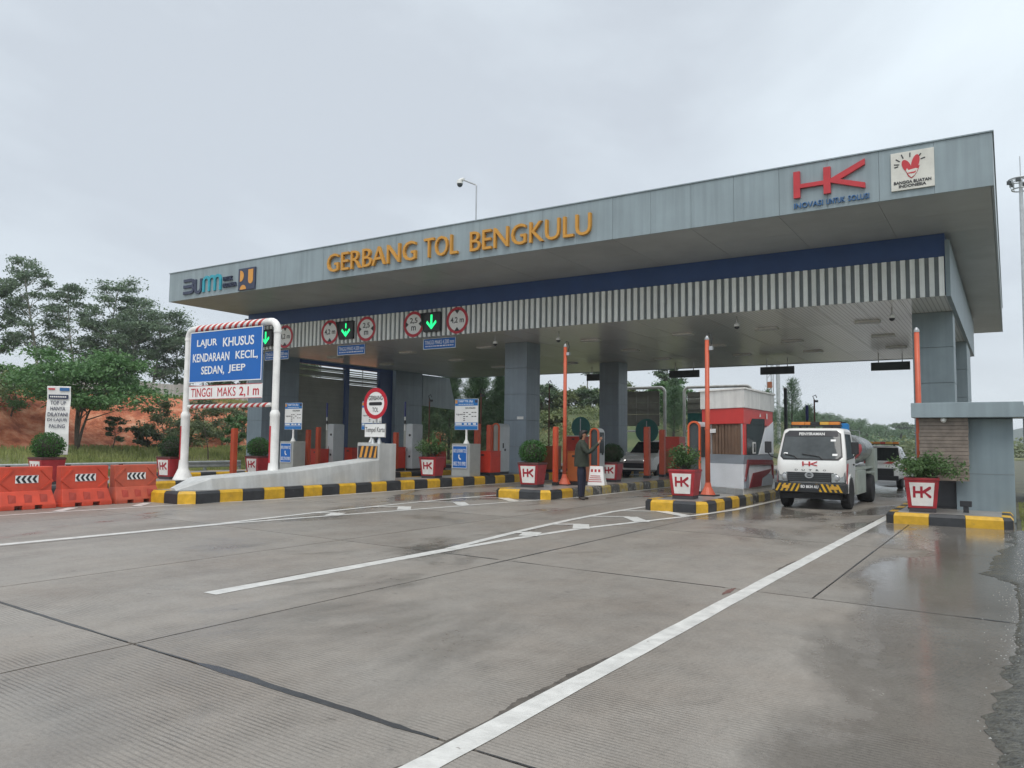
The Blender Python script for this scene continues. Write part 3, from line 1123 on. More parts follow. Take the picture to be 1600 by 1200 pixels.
poly_on(petal(-1.745, 8.55, 0.085, 0.20, R(-14)), 'logo_red', 'heart_mark', 0.064)
poly_on([(-1.955, 8.38), (-1.93, 8.43), (-1.90, 8.38), (-1.74, 8.405), (-1.69, 8.385), (-1.72, 8.31), (-1.77, 8.24), (-1.84, 8.19), (-1.89, 8.25), (-1.93, 8.32)], 'logo_white', 'hand_mark', 0.067)
poly_on([(-1.93, 8.315), (-1.77, 8.325), (-1.73, 8.35), (-1.75, 8.295), (-1.80, 8.285), (-1.90, 8.29)], 'logo_red', 'hand_mark', 0.070)
for (cx, cz, a, ln) in ((-2.17, 8.50, 8, 0.09), (-2.16, 8.56, -8, 0.12), (-2.13, 8.66, -38, 0.11), (-2.03, 8.745, -68, 0.11), (-1.86, 8.76, 88, 0.11), (-1.65, 8.72, 50, 0.10), (-1.58, 8.63, 14, 0.10)):
    c_, s_ = math.cos(R(a)), math.sin(R(a))
    w = 0.013
    poly_on([(cx - c_ * ln / 2 + s_ * w, cz - s_ * ln / 2 - c_ * w), (cx + c_ * ln / 2 + s_ * w, cz + s_ * ln / 2 - c_ * w),
             (cx + c_ * ln / 2 - s_ * w, cz + s_ * ln / 2 + c_ * w), (cx - c_ * ln / 2 - s_ * w, cz - s_ * ln / 2 + c_ * w)], 'logo_black', 'ray_mark')
for body, x, z, w in (('BANGGA BUATAN', -1.82, 8.095, 0.82), ('INDONESIA', -1.82, 8.0, 0.60)):
    o = lettering(body, 'logo_black', None, x, z, w, 0.075, YF - 0.054, bold=0.03, depth=0.012)
    o.parent = plate
    wl = plate.location
    o.location = Vector(o.location) - Vector((0, 0, 0))

# left-hand emblem group: rounded strokes in navy and teal, and the square badge
def stroke(pts, w, m, name='emblem_stroke', ex=0.06):
    """rounded flat stroke along a polyline in the fascia plane"""
    b = MB()
    P = [Vector((p[0], p[1])) for p in pts]
    left, right = [], []
    for i, p in enumerate(P):
        d = (P[min(i + 1, len(P) - 1)] - P[max(i - 1, 0)]).normalized()
        s = Vector((-d.y, d.x)) * w / 2
        left.append(p + s)
        right.append(p - s)
    poly = [tuple(q) for q in left] + [tuple(q) for q in reversed(right)]
    b.prism(poly, 'y', YF - ex, YF - 0.002)
    return gp(b.build(name, m))
def arc(cx, cz, r, a0, a1, n=8):
    return [(cx + r * math.cos(R(a0 + (a1 - a0) * k / n)), cz + r * math.sin(R(a0 + (a1 - a0) * k / n))) for k in range(n + 1)]
zz = 7.93
stroke([(-30.74, zz + 0.62), (-30.2, zz + 0.62)] + arc(-30.2, zz + 0.48, 0.14, 90, -60), 0.13, 'logo_navy')
stroke([(-30.74, zz + 0.35), (-30.12, zz + 0.35)], 0.13, 'logo_navy', ex=0.063)
stroke([(-30.74, zz + 0.07), (-30.2, zz + 0.07)] + arc(-30.2, zz + 0.22, 0.15, -90, 60), 0.13, 'logo_navy', ex=0.066)
stroke([(-29.92, zz + 0.62), (-29.92, zz + 0.25)] + arc(-29.72, zz + 0.22, 0.20, 180, 360) + [(-29.52, zz + 0.62)], 0.13, 'logo_navy')
for k, x in enumerate((-29.34, -28.96, -28.58)):
    stroke([(x, zz), (x, zz + 0.45)] + arc(x + 0.19, zz + 0.45, 0.19, 180, 0) + [(x + 0.38, zz)], 0.125, 'logo_teal', ex=0.06 + 0.003 * k)
word_letters('UNTUK', -28.0, -27.42, zz + 0.34, zz + 0.52, 'logo_navy', ex=0.04)
word_letters('INDONESIA', -28.0, -27.15, zz + 0.06, zz + 0.24, 'logo_navy', ex=0.04)
bdg = MB()
bdg.box(-27.0, -25.96, YF - 0.07, YF - 0.002, 7.76, 8.68)
badge = gp(bdg.build('badge', 'logo_navy', bevel=0.01))
def on_badge(poly):
    b = MB()
    b.prism(poly, 'y', YF - 0.082, YF - 0.069)
    o = b.build('badge_mark', 'logo_orange')
    o.parent = badge
on_badge([(-26.88, 8.12)] + arc(-26.88, 8.36, 0.235, -90, 90, 10))
on_badge([(-26.37, 8.60), (-26.37, 8.15)] + arc(-26.22, 8.15, 0.15, 180, 360, 8) + [(-26.07, 8.60)])
on_badge(arc(-26.68, 7.79, 0.19, 0, 180, 10))

# ------------------------------------------------------------------ columns with clad panels
def column(x0, x1, y0, y1, z0, label, m='column_grey', ztop=ZC, levels=5, name='column'):
    t = thing(name, label, 'column', ((x0 + x1) / 2, (y0 + y1) / 2, z0), group='columns carrying the canopy')
    hx, hy = (x1 - x0) / 2, (y1 - y0) / 2
    c = MB()
    c.box(-hx + 0.03, hx - 0.03, -hy + 0.03, hy - 0.03, 0, ztop - z0 - 0.001)
    c.build('core', 'slat_gap', t)
    H = ztop - z0 - 0.005
    for k in range(levels):
        b = MB()
        b.box(-hx, hx, -hy, hy, H * k / levels + 0.007, H * (k + 1) / levels - 0.007)
        b.build('cladding_panel', m, t, bevel=0.006)
    return t
c1 = column(-18.42, -17.30, 28.3, 29.42, H1 - 0.004, 'blue-grey clad column beside the curved card machine with a small white notice')
nb = MB()
nb.box(0.10, 0.42, -0.566, -0.561, 2.28, 2.40)
nt_ = nb.build('notice', 'sign_white', c1)
column(-18.42, -17.30, 37.6, 38.72, H1 - 0.004, 'dark blue-grey clad column behind the man and the silver car')
column(-2.55, -1.40, 28.0, 29.12, H4 - 0.004, 'tall grey pier rising behind the low wooden-panelled wall', 'pier_grey')
column(-2.55, -1.36, 36.4, 39.8, H4 - 0.004, 'grey rear pier half hidden behind the front right pier', 'pier_grey')
column(-33.1, -32.0, 26.6, 29.0, -0.02, 'grey front pier where the louvred wall begins', 'column_grey', ZS - 0.01, 6)
column(-33.1, -32.0, 36.8, 39.4, -0.02, 'grey rear pier where the louvred wall ends', 'column_grey', ZS - 0.01, 6)

# louvred side wall between the left piers
lw = thing('louvre_wall', 'louvred side wall in a navy frame between the two left piers', 'wall', (-32.4, 32.9, 0))
fz0, fz1 = 0.75, 5.75
for (ya, yb) in ((-3.9, -3.72), (-0.14, 0.14), (2.75, 3.9)):
    b = MB()
    b.box(-0.12, 0.14, ya, yb, 0.0, fz1)
    b.build('frame_post', 'frame_blue', lw)
for (za, zb) in ((fz1 + 0.002, fz1 + 0.45), (fz0 - 0.35, fz0)):
    b = MB()
    b.box(-0.125, 0.15, -3.9, 3.9, za, zb)
    b.build('frame_rail', 'frame_blue', lw)
for (ya, yb) in ((-3.70, -0.16), (0.16, 2.73)):
    n_l = 40
    me = MB().hexa([(-0.05, ya, -0.075), (0.03, ya, 0.045), (0.03, yb, 0.045), (-0.05, yb, -0.075)],
                   [(-0.05, ya, -0.063), (0.03, ya, 0.057), (0.03, yb, 0.057), (-0.05, yb, -0.063)]).mesh('louvre', [MATS['louvre']])
    for k in range(n_l):
        z = fz0 + 0.08 + k * (fz1 - fz0 - 0.1) / n_l
        # some of the top blades hang open and let the sky through
        o = link('louvre', me, lw, (0, 0, z), (0, 0, 0))
        o.scale = (1, 1, 1)
        if k in (38, 35) or (k > 32 and ya > 0 and k % 2):
            o.rotation_euler = (0, R(40), 0)
        else:
            o.rotation_euler = (0, R(random.uniform(-2, 2)), 0)
    b = MB()
    b.box(-0.09, -0.06, (ya + yb) / 2 - 0.02, (ya + yb) / 2 + 0.02, fz0, fz1)
    b.box(-0.09, -0.06, ya, yb, 2.95, 3.0)
    b.build('mullion', 'galvanised', lw)
# low sloping panel behind the rear left pier
sp = MB()
sp.prism([(39.45, 3.9), (39.45, 5.88), (42.3, 5.88), (43.1, 3.75)], 'x', -32.15, -32.0)
tag(sp.build('side_wall_panel', 'fascia_grey'), 'pale grey tapered side panel hanging behind the rear left pier', 'panel')
# ------------------------------------------------------------------ signs on the striped band
def disc(b, r, y0, y1, n=40, cx=0, cz=0):
    b.prism([(cx + r * math.cos(2 * PI * k / n), cz + r * math.sin(2 * PI * k / n)) for k in range(n)], 'y', y0, y1)
    return b
def ring(b, r0, r1, y0, y1, n=40):
    for k in range(n):
        a, c = 2 * PI * k / n, 2 * PI * (k + 1) / n
        pts = [(r0 * math.cos(a), r0 * math.sin(a)), (r1 * math.cos(a), r1 * math.sin(a)), (r1 * math.cos(c), r1 * math.sin(c)), (r0 * math.cos(c), r0 * math.sin(c))]
        o = len(b.v)
        b.v += [(p[0], y, p[1]) for y in (y0, y1) for p in pts]
        for f in ((0, 1, 2, 3), (1, 5, 6, 2), (0, 3, 7, 4), (4, 7, 6, 5)):
            b.f.append(tuple(i + o for i in f))
            b.mi.append(0)
    return b

def limit_sign(x, z, kind, label, y=BY - 0.075):
    t = thing('limit_sign', label, 'sign', (x, y, z), group='round limit signs on the striped band')
    disc(MB(), 0.53, 0.0, 0.02).build('face', 'sign_white', t)
    ring(MB(), 0.42, 0.54, -0.008, -0.001).build('rim', 'sign_red', t)
    for s in (-1, 1):
        b = MB()
        if kind == 'height':
            b.prism([(-0.13, s * 0.43), (0.13, s * 0.43), (0, s * 0.27)], 'y', -0.014, -0.009)
        else:
            b.prism([(s * 0.43, -0.13), (s * 0.43, 0.13), (s * 0.27, 0)], 'y', -0.014, -0.009)
        b.build('arrow_mark', 'sign_black', t)
    if kind == 'height':
        lettering('4,2 m', 'sign_black', t, 0, 0, 0.66, 0.27, -0.006)
    else:
        lettering('2,5', 'sign_black', t, 0, 0.14, 0.40, 0.26, -0.006)
        lettering('m', 'sign_black', t, 0, -0.17, 0.24, 0.18, -0.006)
    return t
limit_sign(-28.62, 6.42, 'height', 'round 4,2 m sign hidden partly behind the white gantry leg')
limit_sign(-25.68, 6.44, 'height', 'round 4,2 m sign beside the dim broken green arrow')
limit_sign(-23.48, 6.44, 'width', 'round 2,5 m sign between two green lane arrows, nearer the louvred wall')
limit_sign(-20.82, 6.45, 'width', 'round 2,5 m sign directly beside the bright full green arrow')
limit_sign(-18.57, 6.45, 'height', 'round 4,2 m sign at the end of the row, over the tariff board')

def lane_arrow(x, z, label, dim=False, y=BY - 0.08):
    t = thing('lane_signal', label, 'lane signal', (x, y, z), group='green lane signals on the striped band')
    MB().box(-0.42, 0.42, -0.10, 0.02, -0.40, 0.40).build('housing', 'black_plastic', t, bevel=0.02)
    b = MB()
    b.hexa([(-0.50, -0.24, 0.36), (0.44, -0.24, 0.36), (0.42, -0.101, 0.39), (-0.42, -0.101, 0.39)],
           [(-0.50, -0.24, 0.37), (0.44, -0.24, 0.37), (0.42, -0.101, 0.405), (-0.42, -0.101, 0.405)])
    b.hexa([(-0.50, -0.24, 0.36), (-0.49, -0.24, 0.36), (-0.41, -0.101, -0.36), (-0.42, -0.101, -0.36)],
           [(-0.50, -0.23, 0.37), (-0.49, -0.23, 0.37), (-0.41, -0.101, 0.39), (-0.42, -0.101, 0.39)])
    b.build('visor', 'black_plastic', t)
    a = MB()
    if dim:
        a.prism([(-0.03, 0.30), (0.03, 0.30), (0.03, 0.08), (-0.03, 0.08)], 'y', -0.108, -0.102)
        a.prism([(-0.03, -0.16), (0.03, -0.20), (0.03, -0.04), (-0.03, -0.04)], 'y', -0.108, -0.102)
    else:
        a.prism([(-0.045, 0.30), (0.045, 0.30), (0.045, -0.16), (-0.045, -0.16)], 'y', -0.108, -0.102)
    for s in (-1, 1):
        a.prism([(0, -0.30), (0, -0.17), (s * 0.22, 0.06), (s * 0.26, -0.03)], 'y', -0.110, -0.102)
    a.build('arrow', 'green_led', t)
    return t
lane_arrow(-29.85, 6.42, 'green arrow lane signal half hidden behind the blue lane sign')
lane_arrow(-24.6, 6.45, 'dim broken green arrow signal between a 4,2 m and a 2,5 m sign', True)
lane_arrow(-19.8, 6.46, 'bright green down arrow lane signal over the card lane')

def maks_board(x, label):
    t = thing('height_board', label, 'sign', (x, BY + 0.30, 5.41), group='blue height boards under the band')
    MB().box(-0.84, 0.84, 0, 0.03, 0, 0.45).build('board', 'sign_blue', t)
    b = MB()
    b.box(-0.84, 0.84, -0.004, -0.001, 0, 0.02).box(-0.84, 0.84, -0.004, -0.001, 0.43, 0.45)
    b.box(-0.84, -0.82, -0.004, -0.001, 0.021, 0.429).box(0.82, 0.84, -0.004, -0.001, 0.021, 0.429)
    b.build('border', 'sign_white', t)
    lettering('TINGGI MAKS 4.200 mm', 'sign_white', t, 0, 0.28, 1.52, 0.17, -0.002, bold=0.0)
    b = MB()
    xx = -0.72
    rr = random.Random(4)
    while xx < 0.7:
        w = rr.uniform(0.04, 0.14)
        b.box(xx, xx + w, -0.004, -0.001, 0.10, 0.145)
        xx += w + 0.035
    tag(b.build('small_print', 'sign_white', t), kind='stuff')
    for s in (-0.6, 0.6):
        MB().box(s - 0.015, s + 0.015, 0.005, 0.02, 0.45, 0.50).build('hanger', 'steel', t)
    return t
maks_board(-19.75, 'blue TINGGI MAKS board hanging under the bright green arrow')
maks_board(-24.72, 'blue TINGGI MAKS board hanging under the dim broken arrow')
maks_board(-29.6, 'blue TINGGI MAKS board cut off by the white gantry leg')

# dark message panels at the rear edge of the ceiling
for x, lab in ((-14.45, 'dark message panel hung at the rear, over the silver car lane'), (-9.65, 'dark message panel hung at the rear, over the booth'),
               (-4.55, 'dark message panel hung at the rear, over the pickup'), (-19.4, 'dark message panel half behind the rear column')):
    t = thing('message_panel', lab, 'sign', (x, 39.6, 5.12), group='dark message panels under the ceiling')
    MB().box(-0.82, 0.82, 0, 0.12, 0, 0.38).build('panel', 'dark_panel', t, bevel=0.015)
    for s in (-0.5, 0.5):
        MB().box(s - 0.02, s + 0.02, 0.04, 0.08, 0.38, ZC - 5.12 - 0.001).build('hanger', 'steel', t)

# light fittings and little cameras under the ceiling
k = 0
for xx in (-4.0, -7.4, -10.6, -14.6, -19.9, -24.5, -29.4):
    for yy in (29.0, 33.0, 37.0):
        if (xx, yy) in ((-29.4, 37.0),):
            continue
        t = thing('ceiling_light', 'flat white light fitting set under the ceiling', 'light', (xx, yy, ZC - 0.07), group='ceiling light fittings')
        MB().box(-0.40, 0.40, -0.20, 0.20, 0.0, 0.066).build('housing', 'white_paint', t, bevel=0.012)
        MB().box(-0.35, 0.35, -0.16, 0.16, -0.008, -0.001).build('diffuser', 'slat_white', t)
for xx, yy, lab in ((-2.95, 26.4, 'dome camera under the ceiling beside the right pier'), (-7.6, 25.9, 'dome camera under the ceiling over the booth pole'),
               (-14.6, 26.2, 'dome camera under the ceiling beside the blue-grey column'), (-17.4, 26.0, 'dome camera hung under the ceiling beside the TINGGI MAKS board')):
    t = thing('dome_camera', lab, 'camera', (xx, yy, ZC - 0.42), group='cameras under the ceiling')
    MB().tube([(0, 0, 0.42), (0, 0, 0.16)], 0.02).build('stem', 'steel', t)
    MB().lathe([(0.05, 0.18), (0.09, 0.14), (0.095, 0.07)], 14).build('housing', 'white_plain', t, smooth=True)
    MB().ball((0, 0, 0.065), 0.085).build('dome', 'black_plastic', t, smooth=True)

# camera mast on the roof
t = thing('roof_camera', 'white camera on a bent grey mast standing on the canopy roof', 'camera', (-15.43, 21.75, ZT + 0.036))
MB().tube([(0, 0, 0), (0, 0, 1.46), (-0.02, 0, 1.50), (-0.58, 0, 1.78)], 0.027).build('mast', 'steel', t)
MB().lathe([(0.10, 0), (0.10, 0.02), (0.03, 0.06)], 12).build('base_plate', 'steel', t)
b = MB()
b.tube([(-0.54, 0, 1.79), (-0.70, 0, 1.80)], 0.06, 10)
b.lathe([(0.05, 1.82), (0.11, 1.78), (0.115, 1.66)], 14, (-0.72, 0, 0))
b.build('housing', 'white_plain', t, smooth=False)
MB().ball((-0.72, 0, 1.64), 0.10).build('dome', 'dark_panel', t, smooth=True)

# ------------------------------------------------------------------ height gantry over the light-vehicle lane
def rounded_frame(x0, x1, z1, r, n=7):
    pts = []
    for k in range(n + 1):
        a = PI - (PI / 2) * k / n
        pts.append((x0 + r + r * math.cos(a), 0, z1 - r + r * math.sin(a)))
    for k in range(n + 1):
        a = PI / 2 - (PI / 2) * k / n
        pts.append((x1 - r + r * math.cos(a), 0, z1 - r + r * math.sin(a)))
    return pts

t = thing('height_gantry', 'white pipe gantry with red stripes carrying a blue LAJUR KHUSUS lane sign', 'gantry', (-20.0, 15.35, H1))
gz = -H1
for s, x in ((-1, -2.07), (1, 2.10)):
    b = MB()
    b.tube([(x, 0, 2.36 + gz), (x, 0, 4.75 + gz)], 0.100, 16)
    pts = [(x - s * 0.30 * (1 - math.cos(a)), 0, 4.75 + gz + 0.30 * math.sin(a)) for a in [k * PI / 2 / 6 for k in range(7)]]
    b.tube(pts, 0.107, 16)
    b.lathe([(0.116, 0), (0.116, 0.06)], 16, (x, 0, 4.70 + gz))
    b.build('upper_leg', 'white_paint', t, autosmooth=40)
    b = MB()
    b.lathe([(0.31, 0.0), (0.30, 0.03), (0.155, 0.35), (0.137, 0.6), (0.137, 2.25 + gz), (0.146, 2.27 + gz), (0.142, 2.36 + gz), (0.102, 2.44 + gz)], 18, (x, 0, 0))
    b.build('lower_leg', 'white_paint', t, autosmooth=40)
    b = MB()
    n = 9
    r0 = 0.1405
    for k in range(n):
        a, c = PI * 0.98 + k * PI * 0.56 / n, PI * 0.98 + (k + 1) * PI * 0.56 / n
        b.add([(x + r0 * math.cos(a), r0 * math.sin(a), 0.62), (x + r0 * math.cos(c), r0 * math.sin(c), 0.62),
               (x + r0 * math.cos(c), r0 * math.sin(c), 1.68), (x + r0 * math.cos(a), r0 * math.sin(a), 1.68)], [(0, 1, 2, 3)])
    b.build('reflector_strip', 'sign_red', t, recalc=False)
def striped_bar(parent, xa, xb, z, r, n, skew=0.12):
    n_s = 14
    for k in range(n):
        b = MB()
        rings = []
        for q in (0, 1):
            x = xa + (xb - xa) * (k + q) / n
            rings.append([(min(max(x + skew * math.sin(2 * PI * j / n_s), xa), xb), r * math.cos(2 * PI * j / n_s), z + r * math.sin(2 * PI * j / n_s)) for j in range(n_s)])
        b.loft(rings, caps=False)
        b.build('stripe', 'red_paint' if k % 2 else 'white_plain', parent, recalc=False)
tb = MB().tube([(-1.78, 0, 5.05 + gz), (1.80, 0, 5.05 + gz)], 0.105, 12).build('top_bar', 'white_plain', t)
striped_bar(tb, -1.70, 1.66, 5.05 + gz, 0.112, 25)
lb = MB().tube([(-1.93, 0, 2.60 + gz), (1.95, 0, 2.60 + gz)], 0.06, 12).build('lower_bar', 'white_plain', t)
striped_bar(lb, -1.86, 1.90, 2.60 + gz, 0.066, 29, 0.08)
bd = MB().box(-1.73, 1.66, -0.17, -0.14, 3.33 + gz, 4.92 + gz).build('lane_board', 'sign_blue', t)
b = MB()
zA, zB = 3.33 + gz, 4.92 + gz
b.box(-1.73, 1.66, -0.176, -0.171, zA, zA + 0.025).box(-1.73, 1.66, -0.176, -0.171, zB - 0.025, zB)
b.box(-1.73, -1.705, -0.176, -0.171, zA + 0.026, zB - 0.026).box(1.635, 1.66, -0.176, -0.171, zA + 0.026, zB - 0.026)
b.build('border', 'sign_white', bd)
lettering('LAJUR', 'sign_white', bd, -0.90, 4.53 + gz, 0.98, 0.28, -0.174, bold=0.015)
lettering('KHUSUS', 'sign_white', bd, 0.58, 4.53 + gz, 1.42, 0.28, -0.174, bold=0.015)
lettering('KENDARAAN', 'sign_white', bd, -0.69, 4.10 + gz, 1.76, 0.26, -0.174, bold=0.015)
lettering('KECIL,', 'sign_white', bd, 0.98, 4.09 + gz, 1.0, 0.28, -0.174, bold=0.015)
lettering('SEDAN,', 'sign_white', bd, -0.58, 3.68 + gz, 1.10, 0.29, -0.174, bold=0.015)
lettering('JEEP', 'sign_white', bd, 0.55, 3.70 + gz, 0.78, 0.26, -0.174, bold=0.015)
for s in (-1.1, 1.0):
    MB().box(s - 0.02, s + 0.02, -0.138, -0.10, 3.2 + gz, 5.0 + gz).build('bracket', 'steel', t)
wb = MB().box(-1.71, 1.70, -0.17, -0.14, 2.80 + gz, 3.23 + gz).build('height_limit_board', 'sign_white', t)
b = MB()
b.box(-1.71, 1.70, -0.175, -0.171, 2.80 + gz, 2.815 + gz).box(-1.71, 1.70, -0.175, -0.171, 3.215 + gz, 3.23 + gz)
b.build('border', 'sign_red', wb)
lettering('TINGGI', 'sign_red', wb, -1.08, 3.015 + gz, 1.02, 0.27, -0.174, bold=0.004)
lettering('MAKS', 'sign_red', wb, 0.12, 3.015 + gz, 0.84, 0.27, -0.174, bold=0.0)
lettering('2,1', 'sign_red', wb, 0.92, 2.995 + gz, 0.42, 0.31, -0.174, bold=0.012)
lettering('m', 'sign_red', wb, 1.45, 2.985 + gz, 0.26, 0.20, -0.174, bold=0.012)

# concrete crash wedge on the island, with hazard plate and signs
t = thing('crash_wedge', 'pale concrete crash wedge rising along the long island to a block with a hazard plate', 'barrier', (-17.6, 15.5, H1))
b = MB()
xs = [(-0.10, 0.12), (-0.42, 0.44), (-0.47, 0.49), (-0.47, 0.49), (-0.47, 0.49)]
ys = [-3.55, -2.75, 0.0, 3.44, 3.452]
zt = [0.06, 0.30, 0.42, 0.70, 0.70]
rings = []
for (a, c), y, z in zip(xs, ys, zt):
    rings.append([(a, y, 0.0), (c + 0.05, y, 0.0), (c, y, z - 0.03), (c - 0.03, y, z), (a + 0.03, y, z), (a, y, z - 0.03)])
b.loft(rings)
b.build('wedge', 'wall_white', t)
MB().box(-0.47, 0.49, 3.455, 4.27, 0.0, 1.20).build('block', 'wall_white', t, bevel=0.015)
hz = MB().box(-0.41, 0.41, 3.43, 3.453, 0.74, 1.12).build('hazard_plate', 'logo_black', t)
for k in range(4):
    x0 = -0.40 + k * 0.205
    MB().prism([(x0 + 0.05, 0.745), (x0 + 0.15, 0.745), (min(x0 + 0.245, 0.405), 1.115), (x0 + 0.145, 1.115)], 'y', 3.425, 3.4295).build('stripe', 'logo_orange', hz)

t = thing('toll_gate_sign', 'round red-rimmed GERBANG TOL sign standing on the crash wedge', 'sign', (-17.62, 19.30, H1 + 1.2))
z0 = -H1 - 1.2
b = MB()
for s in (-0.14, 0.14):
    b.lathe([(0.09, 0.0), (0.06, 0.10), (0.028, 0.2), (0.028, 0.75)], 10, (s, 0.05, 0))
b.tube([(0, 0.05, 0.55), (0, 0.05, 1.7)], 0.03)
b.build('post', 'galvanised', t)
f = disc(MB(), 0.50, -0.02, 0.0, cz=2.82 + z0).build('face', 'sign_white', t)
o = ring(MB(), 0.385, 0.515, -0.028, -0.021).build('rim', 'sign_red', f)
o.location = (0, 0, 2.82 + z0)
b = MB()
b.prism([(-0.23, 2.755 + z0)] + [(0.23 + 0.055 * math.sin(a), 2.81 + z0 - 0.055 * math.cos(a)) for a in [k * PI / 8 for k in range(9)]] +
        [(-0.23 - 0.055 * math.sin(a), 2.81 + z0 + 0.055 * math.cos(a)) for a in [k * PI / 8 for k in range(9)]], 'y', -0.027, -0.0205)
b.build('bar_mark', 'sign_black', f)
lettering('GERBANG', 'sign_black', f, 0, 3.0 + z0, 0.62, 0.15, -0.024, bold=0.01)
lettering('TOL', 'sign_black', f, 0, 2.61 + z0, 0.26, 0.15, -0.024, bold=0.0)
p2 = MB().box(-0.46, 0.46, -0.02, 0.0, 1.70 + z0, 2.16 + z0).build('plate', 'sign_white', t)
b = MB()
for (a, c, d, e) in ((-0.46, 0.46, 1.70, 1.715), (-0.46, 0.46, 2.145, 2.16), (-0.46, -0.445, 1.716, 2.144), (0.445, 0.46, 1.716, 2.144)):
    b.box(a, c, -0.025, -0.021, d + z0, e + z0)
b.build('border', 'sign_black', p2)
lettering('Tempel Kartu', 'sign_black', p2, 0, 1.93 + z0, 0.84, 0.22, -0.024, bold=0.0)

# ------------------------------------------------------------------ orange plastic barriers
def barrier(x, y, m, label, dy=1.21):
    t = thing('plastic_barrier', label, 'barrier', (x, y, 0.0), group='plastic barriers in a row')
    # cross profile, long axis along y
    hw = dy / 2 - 0.015
    up = MB()
    up.hexa([(-0.13, -hw + 0.05, 0.38), (0.13, -hw + 0.05, 0.38), (0.13, hw - 0.05, 0.38), (-0.13, hw - 0.05, 0.38)],
            [(-0.10, -hw + 0.03, 0.93), (0.10, -hw + 0.03, 0.93), (0.10, hw - 0.03, 0.93), (-0.10, hw - 0.03, 0.93)])
    body = up.build('upper_body', m, t, bevel=0.02)
    lo = MB()
    lo.hexa([(-0.27, -hw, 0.085), (0.27, -hw, 0.085), (0.27, hw, 0.085), (-0.27, hw, 0.085)],
            [(-0.14, -hw + 0.05, 0.40), (0.14, -hw + 0.05, 0.40), (0.14, hw - 0.05, 0.40), (-0.14, hw - 0.05, 0.40)])
    lo.build('lower_body', m, t, bevel=0.02)
    for (a, c) in ((-hw, -hw + 0.30), (-hw + 0.46, hw - 0.46), (hw - 0.30, hw)):
        MB().box(-0.27, 0.27, a, c, 0.0, 0.09).build('foot', m, t, bevel=0.012)
    # raised chevron ribs, and slots coloured as shaded hollows on the near side
    for s in (-1, 1):
        b = MB()
        b.prism([(s * 0.52, 0.60), (s * 0.28, 0.86), (s * 0.32, 0.88), (s * 0.57, 0.61)], 'x', 0.112, 0.130)
        b.prism([(s * 0.52, 0.61), (s * 0.30, 0.43), (s * 0.34, 0.41), (s * 0.57, 0.60)], 'x', 0.118, 0.141)
        b.build('rib', m, t)
    for k in (-0.33, 0.0, 0.33):
        b = MB()
        # slot rim and ramp lie on the face; darker red paints the hollow's shade
        x_lo, x_hi = 0.245, 0.175
        b.hexa([(x_lo - 0.03, k - 0.075, 0.15), (x_lo + 0.004, k - 0.075, 0.15), (x_lo + 0.004, k - 0.062, 0.15), (x_lo - 0.03, k - 0.062, 0.15)],
               [(x_hi - 0.03, k - 0.075, 0.32), (x_hi + 0.006, k - 0.075, 0.32), (x_hi + 0.006, k - 0.062, 0.32), (x_hi - 0.03, k - 0.062, 0.32)])
        b.hexa([(x_lo - 0.02, k - 0.06, 0.15), (x_lo + 0.0, k - 0.06, 0.15), (x_lo + 0.0, k + 0.075, 0.15), (x_lo - 0.02, k + 0.075, 0.15)],
               [(x_hi - 0.02, k - 0.06, 0.33), (x_hi + 0.005, k - 0.06, 0.33), (x_hi + 0.03, k + 0.075, 0.31), (x_hi - 0.02, k + 0.075, 0.31)])
        b.build('slot', 'barrier_slot_shade', t)
    pl = MB().box(0.122, 0.130, -0.24, 0.24, 0.57, 0.74)
    plate = pl.build('chevron_plate', 'sign_white', t)
    for k in range(4):
        y0 = -0.20 + k * 0.115
        b = MB()
        b.prism([(y0 - 0.035, 0.655), (y0 + 0.02, 0.735), (y0 + 0.078, 0.735), (y0 + 0.023, 0.655), (y0 + 0.078, 0.575), (y0 + 0.02, 0.575)], 'x', 0.1305, 0.134)
        b.build('chevron', 'sign_black', plate)
    b = MB()
    b.lathe([(0.05, 0.93), (0.05, 0.955), (0.02, 0.96)], 12, (0, -0.35, 0))
    b.build('filler_cap', 'black_plastic', t)
    return t
mat('barrier_slot_shade', (0.40, 0.05, 0.03), 0.55)  # barrier red darkened: shade of the slots put into the colour
barrier(-18.45, 11.45, 'barrier_faded', 'faded orange plastic barrier at the end of the row, touching the island kerb')
barrier(-18.45, 10.18, 'barrier_orange', 'orange plastic barrier in the middle of the row in front of the round bush')
barrier(-18.45, 8.88, 'barrier_orange', 'orange plastic barrier in front of the banner and planter')
barrier(-18.45, 7.58, 'barrier_orange', 'orange plastic barrier at the far end of the row from the island')

